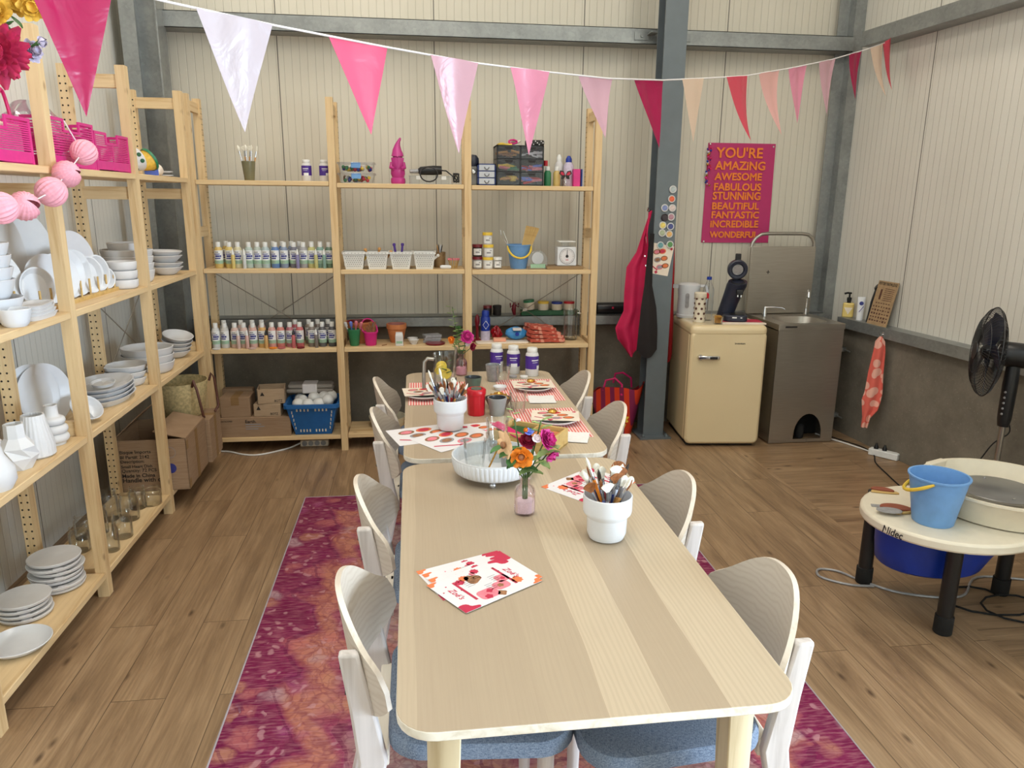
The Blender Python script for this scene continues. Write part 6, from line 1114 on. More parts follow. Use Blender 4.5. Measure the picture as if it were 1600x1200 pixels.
# coffee machine
t = thing('coffee_machine', 'dark blue pod coffee machine standing on the fridge', 'coffee machine', floc(.345, .235, FH_+.007), -.30)
b = MB(); b.prism(rrect(.16, .20, .04, 6), 0, .045, M=T(.01, -.03, 0)); b.build('base', P('navy_plastic'), t, bevel=.008, smooth=True)
b = MB(); V = []; K = 28
for z, cx, cy, rx, ry in ((.02, -.045, .05, .058, .05), (.10, -.025, .042, .060, .052), (.18, -.002, .030, .064, .056), (.235, .014, .020, .068, .062), (.262, .020, .010, .064, .058)): V += [(cx+rx*math.cos(2*PI*i/K), cy+ry*math.sin(2*PI*i/K), z+(.018*math.sin(2*PI*i/K) if z > .2 else 0)) for i in range(K)]
b.add(V, [(j*K+i, j*K+(i+1) % K, (j+1)*K+(i+1) % K, (j+1)*K+i) for j in range(4) for i in range(K)]+[tuple(range(K-1, -1, -1)), tuple(4*K+i for i in range(K))]); b.build('column', P('navy_plastic'), t, smooth=True)
MB().lathe([(.052, 0), (.050, .006), (.040, .008), (.038, -.006), (0, -.006)], 24, M=T(.020, .008, .258) @ Matrix.Rotation(.30, 4, 'X')).build('pod_seat', P('black_plastic'), t, smooth=True)
b = MB(); b.box((.030, -.050, .195), (.045, .030, .035)); b.build('outlet', P('black_plastic'), t, bevel=.006, smooth=True)
for k in (-1, 1): MB().lathe([(.006, 0), (.005, .015)], 12, (.030+.011*k, -.055, .163)).build('nozzle', P('chrome'), t, smooth=True)
Ml = T(.012, .035, .345) @ Matrix.Rotation(math.radians(97), 4, 'X') @ Matrix.Rotation(.1, 4, 'Y')
ld = MB().lathe([(.050, -.030), (.064, -.026), (.068, -.005), (.068, .020), (.060, .026), (.044, .024), (.040, .014)], 32, M=Ml).build('lid', P('navy_plastic'), t, smooth=True)
MB().lathe([(.039, .012), (.036, .018), (0, .018)], 28, M=Ml).build('brew_plate', P('tin_grey'), ld, smooth=True)
b = MB()
for k in range(24): a = k*2.4; r = .030*math.sqrt((k+.5)/24); b.lathe([(.0022, .0175), (.0016, .0195)], 6, M=Ml @ T(r*math.cos(a), r*math.sin(a), 0))
b.build('spray_holes', P('print_brown'), ld)['kind'] = 'stuff'
MB().box((.012, .035, .425), (.038, .022, .055)).build('lever', P('black_plastic'), t, bevel=.005, smooth=True)
MB().box((.0, -.131, .030), (.03, .001, .008)).build('button', P('label_white'), t); MB().box((.045, -.131, .030), (.012, .001, .006)).build('button', P('label_white'), t)
MB().prism(rrect(.10, .09, .03), .0455, .049, M=T(.02, -.07, 0)).build('drip_grid', P('black_plastic'), t)
# stainless mobile sink
sx, sy = 2.972, -.164; SWd, SDp, SH = .478, .50, .858
t = thing('mobile_sink', 'freestanding stainless steel hand wash sink with tall splashback', 'sink', (sx, sy, 0), .008)
b = MB(); e = .012
def plate(x0, x1, z0, z1): b.box(((x0+x1)/2, .006, (z0+z1)/2), (x1-x0, .010, z1-z0))
cx_, hr = .288, .105; arch = [(cx_+hr*math.cos(a), .060+.155*math.sin(a)) for a in [PI*k/14 for k in range(15)]]
out = [(0, .006), (cx_-.001, .006), (cx_-.001, .030), (cx_-hr, .030), (cx_-hr, .060)]+arch[::-1][1:]+[(cx_+hr, .030), (cx_+.001, .030), (cx_+.001, .006), (SWd, .006), (SWd, SH-.035), (0, SH-.035)]
b.prism(out, -.006, .004, M=T(0, .006, 0) @ X); b.box((.005, SDp/2, SH/2-.02), (.01, SDp, SH-.06)); b.box((SWd-.005, SDp/2, SH/2-.02), (.01, SDp, SH-.06)); b.box((SWd/2, SDp-.005, SH/2-.02), (SWd, .01, SH-.06)); b.build('cabinet', P('brushed_steel'), t)
MB().box((SWd/2, .20, .10), (SWd-.03, .01, .19)).build('inner_back', P('rubber'), t)
b = MB(); b.lathe([(.028, .02), (.032, .06), (.030, .11), (.014, .125)], 16, (cx_-.02, .075, 0)); b.build('foot_pump', P('rubber'), t, smooth=True)
# worktop with basin
b = MB(); o1 = rrect(SWd+.01, SDp+.01, .006, 6, SWd/2, SDp/2); o2 = rrect(.34, .30, .10, 6, SWd/2+.02, .22); o3 = rrect(.28, .24, .09, 6, SWd/2+.02, .22); n = len(o1)
V = [(x, y, SH-.040) for x, y in o1]+[(x, y, SH-.003) for x, y in o1]+[(x, y, SH-.006) for x, y in o2]+[(x, y, SH-.13) for x, y in o3]
b.add(V, [(j*n+i, j*n+(i+1) % n, (j+1)*n+(i+1) % n, (j+1)*n+i) for j in range(3) for i in range(n)]+[tuple(3*n+i for i in range(n))]); b.build('basin_top', P('brushed_steel'), t, smooth=True)
MB().box((.085, -.0055, SH-.020), (.085, .001, .012)).build('maker_plate', P('screw_dark'), t)
MB().box((SWd/2-.012, .485, 1.105), (.50, .022, .49)).build('splashback', P('brushed_steel'), t, bevel=.003)
b = MB(); cp = [(-.020, .485, 1.345), (-.015, .485, 1.375), (.01, .485, 1.412), (.05, .485, 1.437), (.10, .485, 1.442), (.36, .485, 1.442), (.41, .485, 1.435), (.445, .485, 1.410), (.462, .485, 1.375), (.464, .485, 1.345)]
b.tube(cp, .0125, 12); b.build('push_bar', P('steel'), t, smooth=True)
b = MB(); b.box((.12, .473, 1.165), (.026, .002, .005)); b.box((.12, .473, 1.165), (.005, .002, .026)); b.build('plus_mark', P('screw_dark'), t)
f = MB().lathe([(.022, 0), (.022, .008), (.014, .012), (.012, .05)], 18, (.405, .40, SH-.003)).build('tap', P('chrome'), t, smooth=True)
MB().tube([(.405, .40, SH+.04), (.408, .40, SH+.12), (.404, .39, SH+.165), (.392, .365, SH+.185), (.378, .335, SH+.170), (.374, .325, SH+.135)], .0095, 12).build('spout', P('chrome'), f, smooth=True)
f = MB().lathe([(.018, 0), (.014, .04), (.010, .06), (.008, .072)], 16, (.070, .37, SH-.003)).build('soap_pump', P('chrome'), t, smooth=True); MB().tube([(.070, .37, SH+.062), (.11, .35, SH+.067), (.175, .315, SH+.064), (.190, .305, SH+.055)], .005, 8).build('pump_spout', P('chrome'), f, smooth=True)
# poster
t = tag(MB().grid(lambda u, v: (2.636+.512*u+(.012*(1-v))*(u-.3), .494-.006*math.sin(PI*u)*(.4+.6*(1-v)), 1.367+.708*v), 16, 16, 0, .001).build('poster', P('poster_pink'), smooth=True), 'bright pink poster with orange compliments pinned to the back wall', 'poster')
for k, (s, py, x0, x1, hh) in enumerate((("YOU'RE", 237.5, 1119, 1190, .072), ('AMAZiNG', 257.5, 1117, 1194, .058), ('AWESOME', 274.5, 1116, 1189, .050), ('FABULOUS', 290.5, 1115, 1188, .050), ('STUNNiNG', 304.5, 1113, 1187, .054), ('BEAUTiFUL', 320.5, 1112, 1185, .048), ('FANTASTiC', 334.5, 1111, 1185, .048), ('iNCREDiBLE', 349, 1109, 1184, .048), ('WONDERFUL', 366, 1108, 1183, .044))):
    w = (x1-x0)*.00492; xc = 2.636+((x0+x1)/2-1107+(py-223)*.075)*.00490
    text('lettering', s, w, hh, P('poster_orange'), t, (xc, .4845, 2.075-(py-223)*.00454), UPR, 0, 0, .0006, 1, .0024)
for x, z in ((2.648, 2.066), (3.128, 2.055), (2.648, 1.376)): MB().lathe([(.007, 0), (.006, .006)], 10, M=T(x, .491, z) @ X).build('pin', P('chrome'), t)
t = thing('bead_garland', 'short string of colourful beads hanging at the left edge of the poster', 'garland', (2.640, .472, 1.84)); rnd = random.Random(6)
MB().tube([(0, 0, .22), (.002, 0, .10), (-.006, 0, -.06)], .0015, 5).build('string', P('magenta'), t)
for k in range(26):
    m = ('magenta', 'purple_label', 'royal_blue', 'petal_lilac', 'gold_foil', 'red_plastic', 'hot_pink')[k % 7]; r = rnd.uniform(.006, .011); MB().lathe([(r*math.sin(PI*j/6), -r*math.cos(PI*j/6)) for j in range(7)], 9, (rnd.uniform(-.014, .016), rnd.uniform(-.006, .006), .20-.0105*k)).build('bead', P(m), t, smooth=True)
# magnets and leaflet on the column
cy_ = .079
for k, ((x, z), c, nm) in enumerate(zip(((2.246, 1.741), (2.241, 1.678), (2.196, 1.619), (2.249, 1.619), (2.200, 1.556), (2.244, 1.560), (2.189, 1.505), (2.244, 1.497), (2.188, 1.454), (2.238, 1.446), (2.180, 1.372), (2.247, 1.377)), ((176, 186, 186), (226, 92, 40), (120, 132, 180), (214, 196, 190), (36, 14, 24), (176, 128, 140), (222, 200, 96), (58, 66, 130), (164, 174, 140), (216, 168, 96), (96, 148, 150), (84, 140, 74)), ('pale grey', 'orange', 'lavender blue', 'off-white', 'black', 'dusty pink', 'yellow', 'dark blue', 'sage green', 'sand coloured', 'teal', 'green'))):
    mt = plain('magnet_'+nm.replace(' ', '_').replace('-', '_'), rgb(*c), .3, 0, .2, 60); t = thing('magnet', f'{nm} round glazed magnet on the grey column', 'magnet', (x, cy_-(.003 if k > 9 else 0), z), 0, 'round glaze magnets'); MB().lathe([(.024, 0), (.025, .003), (.025, .009), (.022, .011), (.020, .0095)], 20, M=X).build('rim', P('bisque') if k not in (4,) else mt, t, smooth=True); MB().lathe([(.0205, .006), (.018, .0102), (0, .0105)], 20, M=X).build('glaze', mt, t, smooth=True)
card('leaflet', 'printed leaflet held to the grey column by two magnets', .148, .205, (2.190, cy_-.0015, 1.275), 0, 21, None, 'paper_cream', rot=(PI/2, .17, 0), food=True)
# aprons
def cloth_hang(label, name, pts_top, pts_bot, mat, folds=7, amp=.03, cat='apron', y0=.12):
    def fn(u, v):
        s = v; x = (pts_top[0][0]+(pts_top[1][0]-pts_top[0][0])*u)*(1-s)+(pts_bot[0][0]+(pts_bot[1][0]-pts_bot[0][0])*u)*s
        z = pts_top[0][1]*(1-s)+(pts_bot[0][1]+(pts_bot[1][1]-pts_bot[0][1])*u)*s
        return (x, y0+amp*math.sin(folds*u+1.3*math.sin(3*v))*(.3+.7*v)+.01*math.sin(5*v+4*u), z)
    return tag(MB().grid(fn, 40, 30, 0, .003).build(name, P(mat), smooth=True), label, cat)
def outline_cloth(name, label, rows, mat, y0, amp, folds, cat='apron'):
    """rows: (z, x left, x right) from the neck down"""
    def at(v):
        f = v*(len(rows)-1); i = min(len(rows)-2, int(f)); k = f-i; return [rows[i][q]*(1-k)+rows[i+1][q]*k for q in range(3)]
    def fn(u, v):
        z, a, c = at(v); return (a+(c-a)*u, y0+amp*math.sin(folds*u+2*math.sin(2.5*v))*min(1, .25+v)+.012*math.sin(6*v), z-.02*v*v*math.sin(PI*u)*3*(1 if v > .9 else 0))
    return tag(MB().grid(fn, 44, 40, 0, .003).build(name, P(mat), smooth=True), label, cat)
t = outline_cloth('apron', 'raspberry pink apron hanging on the left side of the grey column', [(1.60, 2.105, 2.122), (1.42, 2.055, 2.085), (1.325, 2.03, 2.105), (1.22, 1.965, 2.105), (1.05, 1.955, 2.11), (.92, 1.955, 2.10), (.80, 1.90, 2.09), (.72, 1.92, 2.085), (.655, 1.985, 2.06)], 'apron_pink', .10, .022, 9)
MB().tube([(2.10, .10, 1.59), (2.085, .085, 1.45), (2.10, .085, 1.33)], .006, 6).build('neck_strap', P('apron_pink'), t); 
for z, x in ((1.30, 2.075), (1.235, 2.085)): MB().lathe([(.006, 0), (.005, .004)], 10, M=T(x, .074, z) @ X).build('snap', P('chrome'), t)
outline_cloth('apron', 'black apron hanging behind the pink one at the grey column', [(1.45, 2.095, 2.125), (1.30, 2.09, 2.128), (1.10, 2.08, 2.135), (.95, 2.06, 2.17), (.80, 2.05, 2.185), (.655, 2.045, 2.19)], 'apron_black', .050, .012, 6)
outline_cloth('apron', 'dark red apron hanging on the right side of the grey column', [(1.42, 2.300, 2.335), (1.20, 2.300, 2.352), (.95, 2.300, 2.360), (.75, 2.30, 2.365), (.58, 2.30, 2.365)], 'apron_red', .24, .02, 5)
tag(MB().tube([(2.10, .145, 1.60), (2.125, .145, 1.60)], .006, 8).tube([(2.10, .145, 1.60), (2.10, .13, 1.62)], .005, 8).build('coat_hook', P('chrome')), 'small hook on the left flange of the grey column', 'hook')
# striped shopping bag
t = thing('shopping_bag', 'red orange and purple striped shopper bag on the floor by the shelves', 'bag', (1.965, .215, 0), -.55)
def bagfn(u, v, dep=0):
    a = 2*PI*u; w, d = .11+.075*v, .075+.065*v; sq = lambda c: math.copysign(abs(c)**.55, c)
    zt2 = .335+.05*math.sin(a+2.0)+.02*math.sin(3*a)
    return ((w-dep)*sq(math.cos(a)), (d-dep)*sq(math.sin(a))*(1+.05*math.sin(3*a+5*v)), .004+(zt2-.004)*v)
b = MB(); b.grid(bagfn, 60, 14, 0); b.grid(lambda u, v: bagfn(1-u, v, .006), 60, 14, 1); b.prism([(p[0], p[1]) for p in [bagfn(k/40, 0) for k in range(40)]], .002, .006, 1); b.build('bag_body', rm('bag_stripe', 'dark_red'), t, smooth=True)
for s in (-1, 1): MB().tube([(-.07, s*.128, .34), (-.06, s*.12+.02, .41), (.0, s*.10+.03, .425), (.06, s*.12+.02, .39), (.07, s*.132, .32)], .008, 6).build('handle', P('magenta'), t, smooth=True)
for s_, x, z, w_ in (('big', .075, .15, .10),): text('lettering', s_, w_, .058, P('yellow_plastic'), t, (x, -(.075+.065*z/.335)-.012, z), (PI/2-.18, 0, 0), .03)
MB().tube([(.05, -.108, .10), (.075, -.104, .115), (.10, -.102, .10), (.085, -.098, .065), (.06, -.094, .045)], .005, 6).build('swirl', P('yellow_plastic'), t, smooth=True)
# things on the right-hand rail
zr = .8565
def rr(d, off=.05): return rwp(d, off, zr)
t = thing('soap_dispenser', 'pump bottle of pale yellow soap on the right wall rail', 'bottle', rr(-.12), -.5); MB().prism(rrect(.075, .042, .016), 0, .105).build('bottle', P('soap'), t, bevel=.008, smooth=True); MB().lathe([(.014, .10), (.014, .12), (.016, .122), (.016, .142), (.006, .145), (.006, .172)], 16).build('pump', P('rubber'), t, smooth=True); MB().tube([(.012, 0, .174), (-.015, -.005, .176), (-.035, -.008, .170)], .007, 8).build('nozzle', P('rubber'), t, smooth=True); MB().prism([(-.028, -.022), (.028, -.022), (0, .028)][::-1], 0, .001, M=T(0, -.0215, .05) @ X @ Matrix.Rotation(PI, 4, 'X')).build('label', P('paper_cream'), t)
t = thing('hand_cream', 'white tube of hand cream standing on the right wall rail', 'tube', rr(.015), -.4); b = MB(); V = []
for z, rx, ry in ((0, .023, .023), (.022, .023, .023), (.026, .021, .021), (.14, .026, .008), (.165, .027, .002)): V += [(rx*math.cos(2*PI*i/16), ry*math.sin(2*PI*i/16), z) for i in range(16)]
b.add(V, [(j*16+i, j*16+(i+1) % 16, (j+1)*16+(i+1) % 16, (j+1)*16+i) for j in range(4) for i in range(16)]+[tuple(range(15, -1, -1)), tuple(64+i for i in range(16))]); b.build('tube_body', P('white_gloss'), t, smooth=True); disc(b := MB(), .014, T(0, -.013, .120) @ X); b.build('round_label', P('label_blue'), t); MB().tube([(-.012, -.0185, .06), (.004, -.0165, .082), (.016, -.014, .10)], .002, 6).build('swoosh', P('purple_label'), t)
t = thing('dish_brush', 'black long handled dish brush standing upright on the right wall rail', 'brush', rr(.10, .05), -.3); MB().tube([(0, 0, .0), (.006, 0, .06), (.014, 0, .14), (.030, 0, .21), (.040, 0, .235)], [.010, .008, .008, .009, .010], 10).build('handle', P('black_plastic'), t, smooth=True); MB().lathe([(.030, -.012), (.034, 0), (.024, .014), (0, .018)], 18, M=T(.045, -.006, .245) @ Matrix.Rotation(-.9, 4, 'Y')).build('head', P('black_plastic'), t, smooth=True); b = MB()
for k in range(40): a = k*2.4; r = .028*math.sqrt(k/40); b.tube([(r*math.cos(a), r*math.sin(a), -.010), (r*1.25*math.cos(a), r*1.25*math.sin(a), -.034)], .0022, 4, M=T(.045, -.006, .245) @ Matrix.Rotation(-.9, 4, 'Y'))
b.build('bristles', P('rubber'), t)['kind'] = 'stuff'
Mb = T(*rr(.225, .045)) @ Rz(TH-PI/2+.0) @ Matrix.Rotation(-.10, 4, 'X')
t = thing('knowledge_board', 'brown cardboard pottery knowledge sign leaning on the right wall', 'sign', rr(.235, .085), 0); t.matrix_world = T(*rr(.235, .080)) @ Rz(TH-PI/2) @ Matrix.Rotation(-.20, 4, 'X')
MB().box((0, 0, .150), (.195, .004, .30)).build('board', P('sketch_board'), t)
def onb(b, x, z, w, h): b.box((x, -.0024, z), (w, .0006, h))
text('lettering', 'POTTERY KNOWLEDGE', .175, .020, P('print_black'), t, (0, -.0024, .282), UPR, .01); b = MB(); onb(b, -.045, .208, .018, .07)
for k in range(7): onb(b, .03, .25-.013*k, .09, .004)
for k in range(6): onb(b, -.062+.025*k, .150, .016, .006)
rnd = random.Random(3)
for r in range(5):
    for k in range(7): onb(b, -.078+.026*k, .125-.024*r, rnd.uniform(.008, .018), rnd.uniform(.006, .014))
b.build('print', P('leather'), t)['kind'] = 'stuff'
# towel on a hook
t = thing('hook', 'small chrome double hook under the right wall rail', 'hook', rwp(.35, .107, .815), TH); MB().box((0, 0, 0), (.003, .02, .03)).build('plate', P('chrome'), t); MB().tube([(0, 0, 0), (-.02, 0, -.006), (-.028, 0, .006)], .003, 8).build('prong', P('chrome'), t, smooth=True)
rows = [(.805, -.008, .008), (.77, -.03, .03), (.70, -.035, .040), (.55, -.05, .045), (.42, -.055, .055), (.36, -.065, .05), (.30, -.055, .04), (.24, -.045, .0), (.17, -.045, -.01)]
def tw(v): f = v*(len(rows)-1); i = min(len(rows)-2, int(f)); k = f-i; return [rows[i][q]*(1-k)+rows[i+1][q]*k for q in range(3)]
def twf(u, v): z, a, c = tw(v); return (a+(c-a)*u, .012*math.sin(8*u+3*v)*min(1, 4*v)-.006, z-.815)
tag(MB().grid(twf, 30, 40, 0, .006).build('hanging_towel', P('towel_print'), smooth=True, loc=rwp(.365, .135, .815), rot=(0, 0, -.6)), 'coral towel with pale flowers hanging from the hook on the right', 'towel')
# sockets and cords
p = rwp(.50, .10, 0); t = thing('socket_strip', 'white twin socket strip on the floor by the concrete wall', 'power strip', p, TH-PI/2+.55); MB().box((0, 0, .024), (.19, .055, .046)).build('casing', P('cord_white'), t, bevel=.006)
for x in (-.055, .0): 
    s = MB().lathe([(.019, .047), (.019, .0478), (.016, .0478), (.016, .044), (0, .044)], 18, (x, 0, 0)).build('socket', P('cord_white'), t, smooth=True); MB().lathe([(.015, .044), (.015, .062), (.008, .075), (.006, .085)], 14, (x, 0, 0)).build('plug', P('black_plastic'), s, smooth=True)
tag(MB().tube(sm([(3.43, .02, .006), (3.47, -.10, .006), (3.52, -.20, .006), (3.57, -.33, .006), (3.585, -.42, .012)]), .005, 8).build('white_cable', P('cord_white'), smooth=True), 'white cable on the floor from the sink to the socket strip', 'cable'); tag(MB().tube(sm([(3.46, .05, .005), (3.53, -.12, .005), (3.60, -.30, .005), (3.585, -.46, .006), (3.50, -.62, .005), (3.44, -.85, .005), (3.36, -1.15, .005), (3.16, -1.6, .005), (3.0, -1.85, .005)]), .004, 8).build('black_cable', P('rubber'), smooth=True), 'black cable on the floor from the socket strip towards the pottery wheel', 'cable')
tag(MB().tube(sm([(3.3, -2.16, .005), (3.05, -2.1, .005), (2.85, -2.25, .005), (2.62, -2.2, .006), (2.50, -2.08, .006), (2.44, -1.98, .006), (2.36, -1.95, .006), (2.33, -2.02, .006), (2.42, -2.10, .006), (2.52, -2.13, .008)]), .0055, 8).build('grey_cable', P('tin_grey'), smooth=True), 'grey cable looping on the floor beside the wheel leg', 'cable'); tag(MB().tube([(2.86+.16*math.cos(.55*k)+.01*k, -2.25+.10*math.sin(.55*k)-.008*k, .005+.0004*k) for k in range(26)], .0045, 8).build('coiled_cable', P('rubber'), smooth=True), 'coil of black cable on the floor under the pottery wheel', 'cable')
# ---------------------------------------------------------------- pottery wheel
WX, WY = 2.60, -2.395; zt4 = .48
t = thing('pottery_wheel', 'electric pottery wheel with cream top, blue body and black legs', 'pottery wheel', (0, 0, 0))
def tabout():
    P1 = [(2.60+.330*math.cos(a), -2.405+.295*math.sin(a)) for a in [math.radians(d) for d in range(70, 296, 9)]]
    P2 = [(3.00+.30*math.cos(a), -2.40+.33*math.sin(a)) for a in [math.radians(d) for d in range(-100, 101, 10)]]; return P1+P2
b = MB(); b.prism(tabout(), zt4-.042, zt4); b.build('table_top', P('cream_plastic'), t, bevel=.010, smooth=True)
b = MB(); V = []; K = 36
for z, cx, rx, ry in ((.455, 2.80, .395, .185), (.27, 2.67, .245, .180), (.205, 2.65, .215, .17), (.195, 2.645, .20, .155)): V += [(cx+rx*math.cos(2*PI*i/K), -2.265+ry*math.sin(2*PI*i/K), z) for i in range(K)]
b.add(V, [(j*K+i, j*K+(i+1) % K, (j+1)*K+(i+1) % K, (j+1)*K+i)[::-1] for j in range(3) for i in range(K)]+[tuple(3*K+i for i in range(K-1, -1, -1)), tuple(range(K))]); b.build('motor_housing', P('royal_blue'), t, smooth=True)
for x, y in ((2.505, -2.045-.03), (2.585, -2.49), (3.05, -2.235)):
    lg = MB().lathe([(.030, .07), (.030, .44)], 20, (x, y, 0)).build('leg', P('black_plastic'), t, smooth=True); MB().lathe([(.032, .0), (.035, .004), (.035, .075), (.031, .078)], 20, (x, y, 0)).build('foot', P('rubber'), lg, smooth=True)
lg = MB().lathe([(.030, .07), (.030, .44)], 20, (3.12, -2.62, 0)).build('leg', P('black_plastic'), t, smooth=True); MB().lathe([(.032, .0), (.035, .004), (.035, .075), (.031, .078)], 20, (3.12, -2.62, 0)).build('foot', P('rubber'), lg, smooth=True)
MB().tube([(3.05, -2.235, .27), (3.40, -2.30, .16), (3.45, -2.31, .14)], .014, 8).build('pedal_arm', P('black_plastic'), t)
text('lettering', 'Nidec', .085, .030, P('print_black'), t, (2.292, -2.510, zt4-.021), (PI/2, 0, math.radians(-70)), .01, .2)
PC = (2.835, -2.385)
b = MB(); b.lathe([(.235, zt4+.001), (.255, zt4+.006), (.285, zt4+.095), (.292, zt4+.100), (.292, zt4+.108), (.276, zt4+.108), (.272, zt4+.095), (.242, zt4+.012), (0, zt4+.008)], 56, (PC[0], PC[1], 0)); pn = b.build('splash_pan', P('cream_plastic'), t, smooth=True)
for a in (1.95, -.55): MB().box((0, 0, zt4+.058), (.030, .11, .108), M=T(PC[0], PC[1], 0) @ Rz(a) @ T(.278, 0, 0)).build('pan_clip', P('cream_plastic'), pn, bevel=.006)
hd = MB().lathe([(.02, zt4+.012), (.02, zt4+.052), (.150, zt4+.056), (.153, zt4+.060), (.153, zt4+.068), (.150, zt4+.070), (0, zt4+.070)], 48, (PC[0]+.01, PC[1]+.03, 0)).build('wheel_head', P('wheel_head'), t, smooth=True)
for s in (-1, 1): MB().lathe([(.006, 0), (.006, .006)], 10, (PC[0]+.01+s*.03, PC[1]+.03+s*.115, zt4+.070)).build('bat_pin', P('chrome'), hd)
t2 = bucket('light blue bucket with yellow handle standing on the pottery wheel', (2.478, -2.475, zt4), .073, .103, .190, [(-.105*math.cos(a), -.012-.100*math.sin(a), .180-.062*math.sin(a)) for a in [PI*k/14 for k in range(15)]], -2.24)
def tool(name, label, cat, mb, mat, loc, rz): return tag(mb.build(name, P(mat), smooth=True, bevel=.001, loc=loc, rot=(0, 0, rz)), label, cat)
zt5 = zt4+.001
def rib(w, d): return MB().prism([(w*math.cos(a), d*math.sin(a) if math.sin(a) > 0 else .25*d*math.sin(a)) for a in [2*PI*k/24 for k in range(24)]], 0, .006)
tool('wooden_rib', 'pale wooden kidney shaped rib at the back of the wheel top', 'tool', rib(.055, .030), 'bamboo', (2.465, -2.195, zt5), -.35); tool('clay_rib', 'reddish brown rib tool lying on the pale wooden rib', 'tool', rib(.045, .030), 'rib_red', (2.462, -2.180, zt5+.006), -.5)
t = thing('scraper', 'grey metal scraper blade with wooden handle on the wheel top', 'tool', (2.375, -2.33, zt5), -.45); MB().prism([(-.05, -.012), (.03, -.020), (.03, .020), (-.05, .012)], 0, .002).build('blade', P('tin_grey'), t); MB().tube([(.03, 0, .005), (.13, .0, .006)], .006, 8).build('handle', P('bamboo'), t, smooth=True)
tool('clay_rib', 'reddish brown oval rib tool beside the metal scraper', 'tool', rib(.060, .045), 'rib_red', (2.398, -2.37, zt5+.007), -.5)
t = thing('metal_kidney', 'round grey metal kidney scraper nearest the edge of the wheel top', 'tool', (2.350, -2.395, zt5+.014), -.3); MB().prism(ellipse(.048, .030, 24), 0, .002).build('blade', P('tin_grey'), t)
tool('loop_tool', 'wooden handled loop tool lying under the scrapers', 'tool', MB().tube([(0, 0, .005), (.11, .01, .006)], .006, 8).tube([(.0, 0, .005), (-.02, .008, .005), (-.03, 0, .005), (-.02, -.008, .005), (0, 0, .005)], .002, 6), 'bamboo', (2.40, -2.405, zt5), .0)
# ---------------------------------------------------------------- pedestal fan
FX, FY = 3.47, -1.585; fn_ = Vector((-.89, .45, .06)).normalized(); Q = fn_.to_track_quat('Z', 'Y').to_matrix().to_4x4(); FC = Vector((3.345, -1.60, .952))
t = thing('pedestal_fan', 'black pedestal fan with wire grille by the right wall', 'fan', (FX, FY, 0))
inv = T(-FX, -FY, 0); Mf = inv @ T(*FC) @ Q; R = .222
b = MB()
for k in range(72):
    a = 2*PI*k/72; pr = [(.045, .060), (.11, .055), (.175, .040), (.212, .018), (R, 0)]; b.tube([(r*math.cos(a+.25*(1-r/R)), r*math.sin(a+.25*(1-r/R)), z) for r, z in pr], .0013, 4, M=Mf); b.tube([(r*math.cos(a), r*math.sin(a), -z*.75) for r, z in pr], .0013, 4, M=Mf)
for r, z in ((R, 0), (.175, .040), (.11, .055), (.175, -.030)): b.tube([(r*math.cos(2*PI*k/48), r*math.sin(2*PI*k/48), z) for k in range(48)], .003 if r == R else .0015, 6, True, M=Mf)
b.build('grille', P('black_plastic'), t)
MB().lathe([(.046, .058), (.044, .064), (0, .066)], 24, M=Mf).build('grille_badge', P('black_plastic'), t, smooth=True)
for k in range(5):
    def bl_(u, v, a=2*PI*k/5): r = .035+.165*v; w = (.35+.5*math.sin(PI*min(1, v*.8+.1)))*(u-.5)*1.0; return (r*math.cos(a+w), r*math.sin(a+w), .028*(u-.5))
    MB().grid(bl_, 6, 8, 0, .002, M=Mf).build('blade', P('navy_plastic'), t, smooth=True)
MB().lathe([(.034, -.03), (.036, .02), (.020, .035), (0, .036)], 20, M=Mf).build('hub', P('black_plastic'), t, smooth=True)
MB().lathe([(.05, -.05), (.062, -.07), (.062, -.17), (.050, -.20), (0, -.205)], 24, M=Mf).build('motor', P('black_plastic'), t, smooth=True)
cm = FC-fn_*.115-Vector((FX, FY, 0)); MB().tube([(cm.x, cm.y, cm.z-.05), (cm.x, cm.y-.0, .80), (cm.x, cm.y, .62), (cm.x, cm.y, .58)], [.030, .034, .032, .026], 16).build('control_neck', P('black_plastic'), t, smooth=True)
for k in range(5): MB().lathe([(.006, 0), (.005, .005)], 10, M=T(cm.x-.030, cm.y-.014, .76-.028*k) @ Matrix.Rotation(-PI/2, 4, 'Y')).build('button', P('tin_grey'), t)
MB().tube([(cm.x, cm.y, .60), (cm.x, cm.y, .30)], .014, 14).build('upper_pole', P('steel'), t, smooth=True); MB().tube([(cm.x, cm.y, .34), (cm.x, cm.y, .02)], .018, 14).build('lower_pole', P('black_plastic'), t, smooth=True); MB().lathe([(.20, 0), (.205, .006), (.19, .020), (.04, .034), (.022, .05)], 36, (cm.x, cm.y, 0)).build('base', P('black_plastic'), t, smooth=True)
MB().tube(sm([(cm.x+.03, cm.y, .60), (cm.x+.04, cm.y, .54), (cm.x-.02, cm.y+.02, .48), (cm.x-.06, cm.y+.06, .36), (cm.x-.10, cm.y+.14, .24), (cm.x-.06, cm.y+.26, .06), (cm.x-.04, cm.y+.34, .006)]), .0035, 6).build('power_lead', P('rubber'), t, smooth=True)
